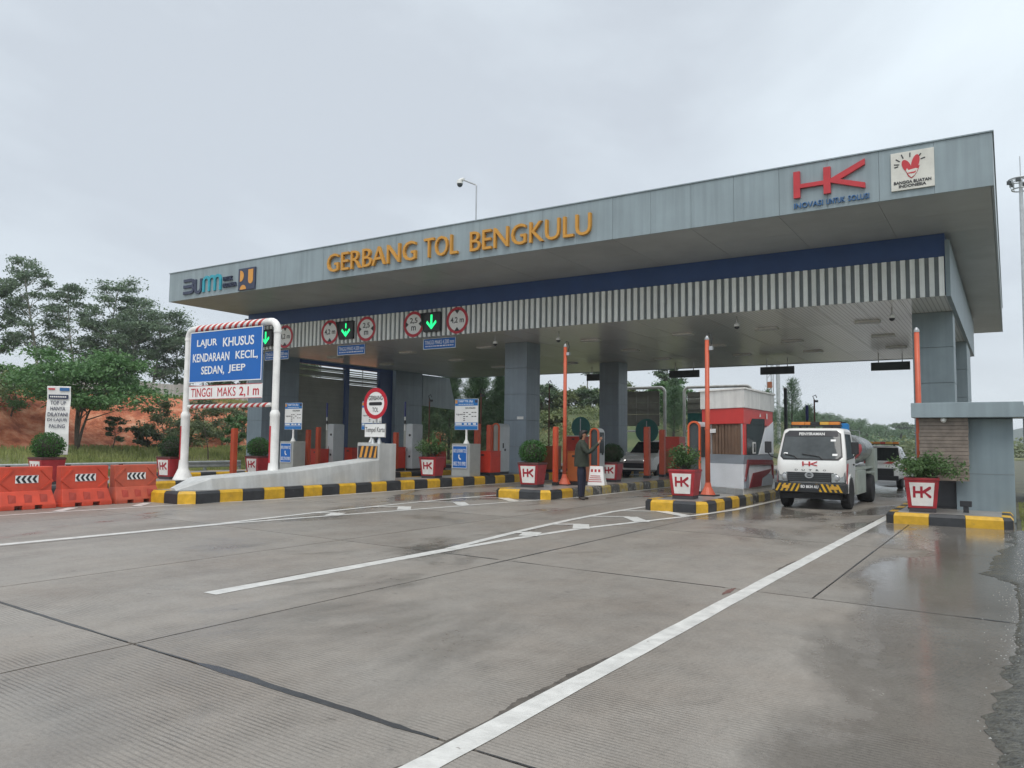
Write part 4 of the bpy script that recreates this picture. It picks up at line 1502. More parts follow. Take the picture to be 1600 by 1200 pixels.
# ------------------------------------------------------------------ planters
def hk_poly2(a, b):
    return [
        [(0, 0), (0.14 * a, 0), (0.14 * a, 1.0 * b), (0, 1.0 * b)],
        [(0.40 * a, 0.0), (0.54 * a, 0.0), (0.54 * a, 1.0 * b), (0.40 * a, 1.0 * b)],
        [(0.14 * a, 0.38 * b), (0.40 * a, 0.38 * b), (0.40 * a, 0.60 * b), (0.14 * a, 0.60 * b)],
        [(0.54 * a, 0.40 * b), (0.62 * a, 0.40 * b), (1.0 * a, 0.80 * b), (1.0 * a, 1.0 * b), (0.90 * a, 1.0 * b), (0.54 * a, 0.62 * b)],
        [(0.60 * a, 0.46 * b), (0.70 * a, 0.52 * b), (1.0 * a, 0.18 * b), (1.0 * a, 0.0), (0.90 * a, 0.0)],
    ]
def planter(x, y, z, label, kind='ball', s=1.0, rz=0.0, leaf='leaf_topiary', seed=1):
    t = thing('planter', label, 'planter', (x, y, z), rz, group='red planters with the emblem')
    rng = np.random.default_rng(seed)
    b = MB()
    w0, w1, h0, h1 = 0.265 * s, 0.325 * s, 0.08 * s, 0.66 * s
    def sq(w, z):
        return [(-w, -w, z), (w, -w, z), (w, w, z), (-w, w, z)]
    b.hexa(sq(w0, h0), sq(w1, h1))
    b.build('box', 'planter_red', t, bevel=0.012)
    MB().box(-w1 - 0.012, w1 + 0.012, -w1 - 0.012, w1 + 0.012, h1 + 0.002, h1 + 0.06 * s).build('rim', 'planter_red' if kind != 'ball' else 'planter_rim', t, bevel=0.01)
    MB().box(-w0 * 0.96, w0 * 0.96, -w0 * 0.96, w0 * 0.96, 0, h0 - 0.002).build('base', 'planter_base', t)
    b = MB()
    k = (w1 - w0) / (h1 - h0)
    def yf(z):
        return -(w0 + k * (z - h0)) - 0.003
    za, zb = 0.13 * s, 0.62 * s
    wa, wb = 0.195 * s, 0.24 * s
    b.hexa([(-wa, yf(za) - 0.008, za), (wa, yf(za) - 0.008, za), (wa, yf(za), za), (-wa, yf(za), za)],
           [(-wb, yf(zb) - 0.008, zb), (wb, yf(zb) - 0.008, zb), (wb, yf(zb), zb), (-wb, yf(zb), zb)])
    pq = b.build('plaque', 'planter_plaque', t)
    e = MB()
    for i, p in enumerate(hk_poly2(0.34 * s, 0.24 * s)):
        for q in (0,):
            poly = [(-0.17 * s + u, 0.30 * s + v) for u, v in p]
            n = len(poly)
            vs = [(u, yf(v) - 0.0125 - 0.0005 * i, v) for u, v in poly] + [(u, yf(v) - 0.0085, v) for u, v in poly]
            e.add(vs, [tuple(range(n))[::-1], tuple(range(n, 2 * n))] + [(j, (j + 1) % n, n + (j + 1) % n, n + j) for j in range(n)])
    e.build('emblem', 'emblem_red', pq)
    zt = h1 + 0.02
    MB().box(-w1 + 0.02, w1 - 0.02, -w1 + 0.02, w1 - 0.02, h1 - 0.04, h1 + 0.065 * s).build('soil', 'bark_dark', t)
    if kind == 'ball':
        n = 4200
        u = rng.normal(size=(n, 3))
        u /= np.linalg.norm(u, axis=1)[:, None]
        rad = rng.uniform(0.72, 1.03, n)[:, None]
        c = u * rad * np.array([0.42, 0.42, 0.37]) * s + np.array([0, 0, h1 + 0.36 * s])
        c[:, 2] = np.maximum(c[:, 2], h1 + 0.04)
        c += rng.normal(size=(n, 3)) * 0.012
        v, q = leaf_cloud(c, 0.022 * s, 0.6, 0.2, rng=rng)
        link('foliage', fast_mesh('foliage', v, q, leaf), t)
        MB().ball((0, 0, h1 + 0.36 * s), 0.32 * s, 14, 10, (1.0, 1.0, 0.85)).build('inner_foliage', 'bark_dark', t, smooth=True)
    else:
        st = MB()
        pts = []
        wide = {'wide': 0.92, 'straggly': 0.70}.get(kind, 0.42)
        tall = {'wide': 0.62, 'straggly': 1.0}.get(kind, 0.72)
        for i in range(40 if kind == 'wide' else 26):
            a = rng.uniform(0, 2 * PI)
            rr = wide * rng.uniform(0.25, 1.05)
            zz = tall * rng.uniform(0.25, 1.0) * (1.1 - 0.45 * rr / wide)
            tip = Vector((rr * math.cos(a), rr * math.sin(a), h1 + zz)) * 1.0
            base = Vector((rng.uniform(-0.1, 0.1), rng.uniform(-0.1, 0.1), h1 + 0.03))
            mid = base.lerp(tip, 0.5) + Vector((0, 0, 0.10))
            st.tube([base, mid, tip], [0.010, 0.007, 0.003], 5)
            for j in range(70):
                tq = rng.uniform(0.30, 1.05)
                p = base.lerp(mid, tq * 2) if tq < 0.5 else mid.lerp(tip, tq * 2 - 1)
                pts.append(np.array(p) + rng.normal(size=3) * 0.055)
        st.build('stems', 'bark_dark', t)
        c = np.array(pts)
        v, q = leaf_cloud(c, 0.042 * s, 0.42, 0.35, rng=rng)
        link('foliage', fast_mesh('foliage', v, q, leaf), t)
    return t
mat('planter_rim', (0.10, 0.03, 0.03), 0.5)
planter(-1.62, 18.95, H4, 'red planter with a wide leafy shrub in front of the wooden-panelled wall', 'wide', 1.0, R(5), 'leaf_loose', 11)
planter(-6.82, 18.75, H2, 'red planter with a loose leafy shrub in front of the toll booth', 'loose', 1.0, R(4), 'leaf_loose', 12)
planter(-12.2, 20.35, H2, 'red planter with a bright round clipped bush in front of the blue-grey column', 'ball', 1.02, R(6), 'leaf_topiary', 13)
planter(-11.8, 25.1, H2, 'red planter with a dark round clipped bush in front of the silver car', 'ball', 0.96, R(5), 'leaf_dark_topiary', 14)
planter(-17.35, 22.0, H1, 'red planter with a straggly shrub between the crash wedge and the tariff cabinet', 'straggly', 1.04, R(8), 'leaf_loose', 15)
planter(-22.3, 11.3, H1, 'red planter with a round bush standing below the white banner', 'ball', 1.02, R(2), 'leaf_topiary', 16)
planter(-22.7, 15.35, H1, 'red planter with a round bush half hidden by a gantry leg', 'ball', 0.98, R(4), 'leaf_dark_topiary', 17)
planter(-22.6, 18.7, H1, 'red planter with a round bush seen under the gantry, behind the crash wedge', 'ball', 0.98, R(4), 'leaf_topiary', 18)

# ------------------------------------------------------------------ white banner
t = thing('banner', 'white upright TOP UP banner standing behind the round bush planter', 'banner', (-22.75, 11.75, H1), R(48))
bn = MB()
NB = 10
vs, fs = [], []
for k in range(NB + 1):
    z = 0.8 + 1.92 * k / NB
    off = 0.012 * math.sin(k * 1.7)
    for x in (-0.30, 0.0, 0.30):
        vs.append((x + 0.01 * math.sin(k), off + (0.01 if x == 0 else 0), z))
for k in range(NB):
    for j in range(2):
        a = k * 3 + j
        fs.append((a, a + 1, a + 4, a + 3))
bn.add(vs, fs)
cl = bn.build('cloth', 'white_plain', t, recalc=False)
md = cl.modifiers.new('thickness', 'SOLIDIFY')
md.thickness = 0.004
MB().box(-0.25, 0.25, -0.026, -0.020, 2.37, 2.49).build('title_bar', 'logo_navy', cl)
b = MB()
for k in range(9):
    b.box(-0.21 + k * 0.047, -0.21 + k * 0.047 + 0.032, -0.029, -0.027, 2.41, 2.45)
tag(b.build('small_print', 'white_plain', cl), kind='stuff')
MB().box(0.02, 0.27, -0.024, -0.019, 2.60, 2.69).build('logo_strip', 'logo_blue', cl)
MB().box(-0.27, -0.10, -0.024, -0.019, 2.63, 2.67).build('logo_strip', 'sign_red', cl)
for i, (s, w) in enumerate((('TOP UP', 0.40), ('HANYA', 0.38), ('DILAYANI', 0.50), ('DI LAJUR', 0.50), ('PALING', 0.40))):
    lettering(s, 'logo_navy', cl, 0.0, 2.26 - i * 0.165, w, 0.11, -0.022, bold=0.005)
b = MB()
b.tube([(0, 0.05, 0.0), (0, 0.03, 2.72)], 0.012)
b.tube([(-0.30, 0.02, 2.72), (0.30, 0.02, 2.72)], 0.010)
b.tube([(-0.30, 0.02, 0.80), (0.30, 0.02, 0.80)], 0.010)
b.box(-0.2, 0.2, -0.15, 0.25, 0, 0.03)
b.build('stand', 'steel', t)

# ------------------------------------------------------------------ tariff boards on grey cabinets
def info_cabinet(x, y, z, label):
    t = thing('info_cabinet', label, 'cabinet', (x, y, z), group='grey cabinets with blue phone plates')
    MB().box(-0.42, 0.42, -0.35, 0.35, 0, 1.22).build('box', 'cabinet_grey', t, bevel=0.012)
    p = MB().box(-0.36, 0.30, -0.375, -0.353, 0.30, 1.14).build('plate', 'sign_blue', t)
    b = MB()
    for (a, c, d, e) in ((-0.36, 0.30, 0.30, 0.318), (-0.36, 0.30, 1.122, 1.14), (-0.36, -0.342, 0.319, 1.121), (0.282, 0.30, 0.319, 1.121)):
        b.box(a, c, -0.381, -0.376, d, e)
    b.build('border', 'sign_white', p)
    lettering('INFO LAYANAN TOL', 'sign_white', p, -0.03, 0.95, 0.58, 0.14, -0.378, bold=0.0)
    lettering('0852 2910 0900', 'sign_white', p, -0.03, 0.47, 0.56, 0.15, -0.378, bold=0.0)
    b = MB()
    b.prism([(-0.08, 0.80), (-0.045, 0.81), (-0.03, 0.75), (-0.05, 0.74), (-0.02, 0.67), (0.0, 0.675), (0.04, 0.64), (0.01, 0.61), (-0.04, 0.63), (-0.085, 0.71)], 'y', -0.381, -0.376)
    b.build('phone_mark', 'sign_white', p)
    return t
def tariff_board(x, y, z, label):
    t = thing('tariff_board', label, 'sign', (x, y, z), group='tariff boards on the islands')
    b = MB()
    b.lathe([(0.12, 0), (0.11, 0.02), (0.045, 0.16), (0.04, 0.55)], 12)
    b.build('post', 'white_paint', t, autosmooth=40)
    p = MB().box(-0.54, 0.54, -0.03, 0.0, 0.52, 1.70).build('board', 'sign_white', t)
    MB().box(-0.53, 0.53, -0.036, -0.031, 1.44, 1.69).build('header', 'sign_blue_bright', p)
    MB().box(-0.53, 0.53, -0.036, -0.031, 0.53, 0.67).build('footer', 'sign_blue_bright', p)
    MB().box(-0.53, 0.53, -0.036, -0.031, 0.69, 0.80).build('footer', 'sign_blue_bright', p)
    lettering('TARIF TOL (Rp)', 'sign_white', p, -0.04, 1.60, 0.68, 0.10, -0.038, bold=0.02)
    lettering('GOLONGAN', 'sign_black', p, 0.18, 1.35, 0.46, 0.07, -0.033)
    lettering('TUJUAN', 'sign_black', p, -0.33, 1.10, 0.32, 0.07, -0.033)
    MB().box(-0.52, -0.42, -0.040, -0.0365, 1.53, 1.66).build('badge', 'logo_orange', p)
    MB().box(0.40, 0.52, -0.040, -0.0365, 1.55, 1.66).build('badge', 'logo_navy', p)
    b = MB()
    for (zz, cells) in ((1.18, (1, 2, 4, 5)), (1.11, (1, 3)), (1.03, (1, 2, 4, 5)), (0.95, (1,)), (0.88, (1,))):
        for c in cells:
            xx = -0.10 + (c - 1) * 0.13
            b.box(xx - 0.04, xx + 0.045, -0.036, -0.031, zz - 0.014, zz + 0.014)
    tag(b.build('price_rows', 'sign_black', p), kind='stuff')
    b = MB()
    for k in range(9):
        b.box(-0.36 + k * 0.08, -0.36 + k * 0.08 + 0.05, -0.040, -0.0365, 1.48, 1.505)
    for (xx, w) in ((-0.50, 0.30), (-0.10, 0.14), (0.10, 0.12), (0.32, 0.14)):
        b.box(xx, xx + w, -0.040, -0.0365, 0.715, 0.775)
    tag(b.build('small_print', 'sign_white', p), kind='stuff')
    return t
mat('sign_blue_bright', (0.01, 0.18, 0.52), 0.4, 0.0, 0.06, 4)
CABS = [(-17.42, 'the planter and the curved card machine'), (-22.3, 'the round GERBANG TOL sign'), (-26.75, 'the louvred wall')]
info_cabinet(-17.42, 24.15, H1, 'grey cabinet with a blue phone plate between the planter and the curved card machine')
info_cabinet(-22.3, 24.2, H1, 'grey cabinet behind the crash wedge block, mostly hidden')
info_cabinet(-26.75, 24.0, H1, 'grey cabinet with a blue phone plate in front of the louvred wall')
tariff_board(-17.42, 24.15, H1 + 1.222, 'blue and white tariff board on the cabinet in front of the dark needle trees')
tariff_board(-22.3, 24.2, H1 + 1.222, 'blue and white tariff board half covered by the round toll sign')
tariff_board(-26.75, 24.0, H1 + 1.222, 'blue and white tariff board in front of the louvred wall')

# ------------------------------------------------------------------ card machines, boom boxes, bollards
def bollard(x, y, z, h, label, m='bollard_orange', w=0.085):
    t = thing('bollard', label, 'bollard', (x, y, z), group='square orange bollards')
    MB().box(-w, w, -w, w, 0.10, h).build('post', m, t, bevel=0.012)
    MB().box(-w - 0.02, w + 0.02, -w - 0.02, w + 0.02, 0, 0.098).build('foot', 'black_plastic', t)
    MB().box(-w - 0.006, -w + 0.02, -w - 0.004, w * 0.2, 0.14, h - 0.04).build('edge_strip', 'machine_red', t)
    return t
bollard(-22.4, 17.5, H1, 1.66, 'slim orange bollard between two bush planters by the guard rail', w=0.08)
bollard(-26.7, 24.85, H1, 1.75, 'orange bollard beside the tariff board of the louvred wall')
bollard(-26.75, 25.5, H1, 1.88, 'orange bollard touching the red boom box near the louvred wall')
bollard(-22.3, 25.75, H1, 1.66, 'orange bollard right behind the crash wedge block')
bollard(-22.3, 28.7, H1, 1.56, 'orange bollard just past the straggly shrub')
bollard(-17.5, 25.0, H1, 2.0, 'orange bollard standing behind the tariff board post', w=0.09)
bollard(-17.6, 26.0, H1, 1.98, 'orange bollard between the tariff cabinet and the curved machine', w=0.09)
bollard(-12.1, 21.6, H2, 1.84, 'brownish orange bollard close behind the slim orange camera pole', w=0.065)
bollard(-12.0, 28.75, H2, 2.0, 'orange bollard standing in front of the silver car bonnet', w=0.10)
bollard(-12.0, 30.35, H2, 1.92, 'orange bollard beside the silver car door', w=0.10)

def slab_machine(x, y, z, label, grey=True):
    """tall white-grey machine with two round locks, led stick and red boom box"""
    t = thing('card_machine', label, 'card machine', (x, y, z), group='card machines on the islands')
    b = MB()
    b.prism([(-0.19, 0.10), (0.19, 0.10), (0.19, 1.98)] + [(0.19 - 0.07 + 0.07 * math.cos(a), 1.98 + 0.07 * math.sin(a)) for a in (0.5, 1.0, 1.57)] + [(-0.15, 2.05), (-0.19, 2.01)], 'y', -0.35, 0.35)
    b.build('casing', 'machine_grey', t, bevel=0.012)
    MB().box(-0.17, 0.17, -0.33, 0.33, 0, 0.098).build('plinth', 'black_plastic', t)
    for zz in (0.62, 1.55):
        MB().lathe([(0.055, 0.0), (0.055, -0.015), (0.02, -0.016)], 14, (0.04, -0.351, zz), 'y').build('lock', 'black_plastic', t)
    MB().box(-0.12, -0.09, -0.356, -0.351, 0.85, 1.0).build('slot', 'black_plastic', t)
    MB().box(-0.40, -0.20, -0.25, 0.05, 0.55, 2.0).build('reader_column', 'louvre', t)
    b = MB()
    b.tube([(-0.21, -0.40, 1.75), (-0.21, -0.40, 2.05)], 0.03)
    b.build('led_post', 'white_plain', t)
    MB().tube([(-0.21, -0.40, 2.05), (-0.21, -0.40, 2.20)], 0.048, 10).build('led_socket', 'black_plastic', t)
    MB().tube([(-0.21, -0.40, 2.20), (-0.21, -0.40, 2.36)], 0.03, 10).build('led_base', 'white_plain', t)
    MB().tube([(-0.21, -0.40, 2.36), (-0.21, -0.40, 3.02)], 0.04, 10).build('led_tube', 'led_blue', t)
    return t
slab_machine(-26.75, 26.6, H1, 'grey card machine with led tube in front of the louvred wall')
slab_machine(-22.25, 26.9, H1, 'grey card machine with led tube behind the straggly shrub')

def boom_box(x, y, z, label, m='machine_red', s=(0.30, 0.32, 0.75), boom=None, m2=None):
    t = thing('boom_box', label, 'boom barrier', (x, y, z), group='boom barrier boxes')
    MB().box(-s[0], s[0], -s[1], s[1], 0.12, s[2]).build('casing', m, t, bevel=0.015)
    MB().box(-s[0] + 0.02, s[0] - 0.02, -s[1] + 0.02, s[1] - 0.02, 0, 0.118).build('plinth', 'black_plastic', t)
    MB().box(-s[0] - 0.001, s[0] + 0.01, -s[1] - 0.01, s[1] + 0.01, s[2] + 0.002, s[2] + 0.03).build('lid', m2 or m, t)
    MB().box(-0.08, 0.06, -s[1] - 0.012, -s[1] - 0.001, s[2] - 0.16, s[2] - 0.10).build('slot', 'black_plastic', t)
    if boom:
        bm_ = MB()
        bm_.tube([(0, -s[1] - 0.05, s[2] - 0.08), boom], [0.045, 0.03], 8)
        o = bm_.build('boom', 'white_plain', t)
        MB().tube([(0, -s[1] + 0.02, s[2] - 0.08), (0, -s[1] - 0.1, s[2] - 0.08)], 0.08, 10).build('hub', 'black_plastic', t)
    return t
boom_box(-27.05, 25.9, H1, 'low red boom box between bollard and grey machine by the louvred wall', s=(0.28, 0.30, 0.86))
boom_box(-26.6, 27.7, H1, 'low red boom box behind the grey machine by the louvred wall', s=(0.24, 0.42, 0.92))
boom_box(-22.5, 26.05, H1, 'low red boom box beside the machine behind the crash wedge', s=(0.26, 0.28, 1.0))
boom_box(-21.95, 28.2, H1, 'low red boom box behind the straggly shrub', s=(0.28, 0.3, 0.95))
boom_box(-17.2, 25.3, H1, 'red boom box between the tariff cabinet and the curved machine', s=(0.36, 0.36, 0.92))
boom_box(-17.3, 30.4, H1, 'brown-orange boom box behind the bright round bush', 'machine_brown', (0.34, 0.4, 1.12))
boom_box(-17.0, 32.4, H1, 'red boom box behind the man, below a round sign back', 'machine_red', (0.40, 0.4, 1.6), m2='white_plain')
boom_box(-11.7, 22.4, H2, 'brown-orange boom box behind the slim orange pole', 'machine_brown', (0.26, 0.3, 1.05))
boom_box(-12.1, 32.0, H2, 'brown-orange boom box beside the silver car, carrying a red cabinet', 'machine_brown', (0.36, 0.4, 1.0))
t = thing('red_cabinet', 'dark red cabinet standing on the boom box beside the silver car', 'cabinet', (-12.1, 32.0, H2 + 1.032))
MB().box(-0.34, 0.34, -0.36, 0.36, 0, 0.62).build('casing', 'machine_red', t, bevel=0.012)
MB().box(-0.30, 0.30, -0.372, -0.361, 0.05, 0.57).build('door', 'machine_red', t)

def curved_machine(x, y, z, label, h=2.05, dark_face=False, rz=0.0, d=0.40):
    """white machine with an orange arch-shaped front rim"""
    t = thing('arched_machine', label, 'card machine', (x, y, z), rz, group='arched card machines')
    w = 0.16
    def arch(wd, h_, z0_=0.1, n=9):
        return [(-wd, z0_)] + [(wd, z0_)] + [(wd * math.cos(a), h_ - wd + wd * math.sin(a)) for a in [k * PI / n for k in range(n + 1)]]
    # arch faces -Y
    b = MB()
    b.prism(arch(w, h), 'y', -d + 0.06, d)
    b.build('casing', 'machine_grey', t, autosmooth=35)
    b = MB()
    outer, inner = arch(w + 0.012, h + 0.012, 0.55), arch(w - 0.03, h - 0.035, 0.58)
    for i in range(len(outer)):
        j = (i + 1) % len(outer)
        o1, o2, i1, i2 = outer[i], outer[j], inner[i], inner[j]
        b.add([(o1[0], -d - 0.02, o1[1]), (o2[0], -d - 0.02, o2[1]), (i2[0], -d - 0.02, i2[1]), (i1[0], -d - 0.02, i1[1]),
               (o1[0], -d + 0.058, o1[1]), (o2[0], -d + 0.058, o2[1]), (i2[0], -d + 0.058, i2[1]), (i1[0], -d + 0.058, i1[1])],
              [(0, 1, 2, 3), (4, 7, 6, 5), (0, 4, 5, 1), (3, 2, 6, 7)])
    b.build('rim', 'machine_orange', t)
    b = MB()
    b.prism(inner, 'y', -d + 0.03, -d + 0.055)
    b.build('face', 'louvre' if not dark_face else 'dark_panel', t)
    MB().box(-w + 0.02, w - 0.02, -d + 0.1, d - 0.02, 0, 0.098).build('plinth', 'black_plastic', t)
    # side fittings towards the lane
    MB().box(w + 0.001, w + 0.012, -0.12, -0.04, 1.05, 1.25).build('side_slot', 'black_plastic', t)
    MB().lathe([(0.05, 0), (0.05, 0.014), (0.02, 0.015)], 14, (w + 0.001, 0.06, 0.98), 'x').build('lock', 'black_plastic', t)
    if dark_face:
        MB().box(w + 0.001, w + 0.02, -d + 0.1, d - 0.08, 1.0, h - 0.14).build('screen_panel', 'dark_panel', t)
        MB().box(w + 0.021, w + 0.026, -0.08, 0.12, 1.4, 1.6).build('screen', 'glass_dark', t)
    return t
curved_machine(-17.55, 26.75, H1, 'white arched card machine with orange rim beside the blue-grey column')
curved_machine(-12.0, 24.35, H2, 'white arched card machine with orange rim and dark screen behind the man', 1.85, True, d=0.24)
curved_machine(-7.1, 20.6, H2, 'white arched card machine with orange rim next to the toll booth', 1.95, True)

# tall slim orange poles
def tall_pole(x, y, z, h, label, cable=True):
    t = thing('camera_pole', label, 'pole', (x, y, z), group='tall slim orange poles')
    MB().tube([(0, 0, 0.04), (0, 0, h * 0.45), (0, 0, h)], [0.068, 0.062, 0.055], 12).build('pole', 'post_orange', t, smooth=True)
    MB().tube([(0, 0, h * 0.42), (0, 0, h * 0.42 + 0.03)], 0.075, 12).build('joint', 'post_orange', t)
    MB().lathe([(0.20, 0.03), (0.19, 0.05), (0.10, 0.22), (0.07, 0.34)], 12).build('flange', 'post_orange', t)
    MB().box(-0.25, 0.25, -0.22, 0.22, 0, 0.029).build('foot', 'black_plastic', t)
    MB().lathe([(0.06, h), (0.06, h + 0.05), (0.02, h + 0.11)], 10).build('cap', 'steel', t)
    if cable:
        pts = [(0.0, 0, h + 0.06), (0.03, 0, h + 0.17), (0.10, 0, h + 0.16), (0.14, 0, h + 0.02), (0.12, 0, h - 0.14), (0.06, 0, h - 0.22)]
        MB().tube(pts, 0.012, 6).build('cable', 'black_plastic', t)
        MB().box(0.07, 0.16, -0.05, 0.05, h - 0.28, h - 0.18).build('sensor', 'steel', t)
    return t
tall_pole(-12.0, 22.0, H2, 4.42, 'tall slim orange pole with looped cable behind the man')
tall_pole(-6.73, 20.2, H2, 4.12, 'tall slim orange pole in front of the toll booth')
tall_pole(-1.72, 19.85, H4, 3.98, 'tall slim orange pole against the grey pier, rising from the shrub', False)

# round sign backs facing away, thin poles, led sticks
def sign_back(x, y, z, r, label, h):
    t = thing('round_sign_back', label, 'sign', (x, y, z), group='backs of round signs')
    disc(MB(), r, 0.0, 0.015, cz=h).build('disc', 'sign_back_green', t)
    MB().tube([(0, -0.03, 0), (0, -0.03, h + r * 0.8)], 0.025, 8).build('post', 'galvanised', t)
    return t
sign_back(-15.55, 37.2, 0.0, 0.62, 'green back of a round sign behind the silver car', 2.25)
sign_back(-17.3, 33.3, H1, 0.50, 'green back of a round sign above the red boom box behind the man', 2.05)
for x, y, z, h, lab in ((-22.1, 27.75, H1, 3.2, 'thin brown pole with a small camera by the straggly shrub'), (-17.5, 30.6, H1, 3.9, 'thin brown pole with a camera tuft behind the bright round bush'),
                        (-17.6, 25.35, H1, 3.2, 'thin brown pole against the tariff board edge'), (-7.15, 35.8, H2, 3.35, 'thin brown pole with hooked camera above the tanker truck')):
    t = thing('thin_pole', lab, 'pole', (x, y, z), group='thin brown camera poles')
    MB().tube([(0, 0, 0), (0, 0, h)], 0.032, 8).build('pole', 'brown_pipe', t)
    b = MB()
    b.tube([(0, 0, h), (-0.06, 0, h + 0.14), (0.06, 0, h + 0.2), (0.10, 0, h + 0.08)], 0.02, 6)
    b.build('hook', 'black_plastic', t)
    MB().box(0.02, 0.16, -0.06, 0.04, h - 0.12, h - 0.03).build('camera_head', 'black_plastic', t)
t = thing('led_stick', 'blue led tube on a dark post above the tanker truck', 'signal', (-7.42, 35.6, H2))
MB().tube([(0, 0, 0), (0, 0, 2.45)], 0.05).build('post', 'black_plastic', t)
MB().tube([(0, 0, 2.45), (0, 0, 3.1)], 0.065).build('tube', 'led_blue', t)
t = thing('dark_post', 'tall dark green post standing behind the toll booth', 'post', (-9.65, 41.3, 0))
MB().tube([(0, 0, 0), (0, 0, 4.5)], 0.09).build('post', 'dark_panel', t)
MB().tube([(0, 0, 4.5), (0, 0, 4.56)], 0.10).build('cap', 'steel', t)

# A-frame notice
t = thing('a_frame_notice', 'small white A-frame notice with red print standing beside the man', 'sign', (-11.25, 22.75, H2), R(10))
b = MB()
b.hexa([(-0.32, -0.16, 0), (0.32, -0.16, 0), (0.32, -0.14, 0), (-0.32, -0.14, 0)], [(-0.22, -0.02, 0.60), (0.22, -0.02, 0.60), (0.22, 0.0, 0.60), (-0.22, 0.0, 0.60)])
fr_ = b.build('front_board', 'sign_white', t)
b = MB()
b.hexa([(-0.32, 0.14, 0), (0.32, 0.14, 0), (0.32, 0.16, 0), (-0.32, 0.16, 0)], [(-0.22, 0.004, 0.60), (0.22, 0.004, 0.60), (0.22, 0.024, 0.60), (-0.22, 0.024, 0.60)])
b.build('back_board', 'sign_white', t)
b = MB()
for k, zz in enumerate((0.10, 0.16, 0.22, 0.28)):
    yy = -0.163 + zz * 0.2333
    b.box(-0.22 + 0.02 * k, 0.22 - 0.02 * k, yy - 0.004, yy + 0.001, zz, zz + 0.022)
for xx in (-0.12, 0.0, 0.12):
    yy = -0.163 + 0.45 * 0.2333
    b.box(xx - 0.035, xx + 0.03, yy - 0.006, yy + 0.002, 0.39, 0.50)
tag(b.build('print', 'logo_red', fr_), kind='stuff')

# ------------------------------------------------------------------ return gantries with sign backs
def rear_gantry(xc, y, half, z1, label, panel, green=None):
    t = thing('rear_gantry', label, 'gantry', (xc, y, 0))
    b = MB()
    pts = [(-half, 0, 0.0)] + rounded_frame(-half, half, z1, 0.35) + [(half, 0, 0.0)]
    b.tube(pts, 0.105, 12)
    b.build('frame', 'white_paint', t, smooth=True)
    MB().tube([(-half + 0.1, 0, 2.45), (half - 0.1, 0, 2.45)], 0.06).build('lower_bar', 'white_paint', t)
    for s in (-half, half):
        MB().lathe([(0.17, 0), (0.15, 0.3), (0.15, 2.0), (0.11, 2.1)], 12, (s, 0, 0)).build('sleeve', 'white_paint', t)
    (xa, xb, za, zb) = panel
    n = 4
    for i in range(n):
        for j in range(3):
            MB().box(xa + (xb - xa) * i / n + 0.006, xa + (xb - xa) * (i + 1) / n - 0.006, 0.06, 0.09,
                     za + (zb - za) * j / 3 + 0.006, za + (zb - za) * (j + 1) / 3 - 0.006).build('sign_panel', 'sign_back', t)
    b = MB()
    for zz in (za + 0.25, (za + zb) / 2, zb - 0.25):
        b.box(xa, xb, 0.02, 0.055, zz - 0.03, zz + 0.03)
    b.build('rail', 'sign_back', t)
    if green:
        (xa, xb, za, zb) = green
        for i in range(2):
            for j in range(3):
                MB().box(xa + (xb - xa) * i / 2 + 0.006, xa + (xb - xa) * (i + 1) / 2 - 0.006, 0.06, 0.09,
                         za + (zb - za) * j / 3 + 0.006, za + (zb - za) * (j + 1) / 3 - 0.006).build('green_panel', 'sign_back_green', t)
    return t
rear_gantry(-21.6, 50.0, 2.0, 5.42, 'white pipe gantry with a grey sign back behind the dark rear column', (-1.75, 1.6, 2.8, 5.2))
rear_gantry(-16.2, 50.6, 2.25, 5.42, 'white pipe gantry showing behind the toll booth with grey and green sign backs', (-2.05, 1.6, 3.7, 5.1), (-2.05, 1.6, 0.4, 3.68))
# ------------------------------------------------------------------ toll booth
bx = thing('toll_booth', 'white and red toll booth with curtained front window on the island', 'toll booth', (-6.75, 22.6, H2))
def L3(x, y, z):
    return (x + 6.75, y - 22.6, z - H2)
PLAN = [(-7.40, 21.86), (-6.06, 21.10), (-6.06, 24.12), (-7.40, 24.30)]
def off_plan(d):
    c = (-6.73, 22.8)
    return [(p[0] + (d if p[0] > c[0] else -d), p[1] + (d if p[1] > c[1] else -d)) for p in PLAN]
def booth_slice(name, m, z0, z1, d0=0.0, d1=None, bevel=0.0):
    d1 = d0 if d1 is None else d1
    b = MB()
    b.hexa([L3(p[0], p[1], z0) for p in off_plan(d0)], [L3(p[0], p[1], z1) for p in off_plan(d1)])
    return b.build(name, m, bx, bevel=bevel)
base = booth_slice('base', 'booth_top', H2, 0.42, 0.0)
booth_slice('lower_body', 'booth_white', 0.422, 1.08, 0.01, 0.01, 0.01)
booth_slice('sill', 'booth_grey', 1.082, 1.33, 0.01, 0.04)
booth_slice('window_core', 'curtain', 1.332, 2.17, -0.06)
booth_slice('red_band', 'booth_red', 2.172, 2.60, 0.03, 0.035, 0.01)
booth_slice('roof_fascia', 'booth_top', 2.602, 3.10, 0.07, 0.07, 0.01)
booth_slice('roof', 'booth_top', 3.102, 3.15, 0.11, 0.10)
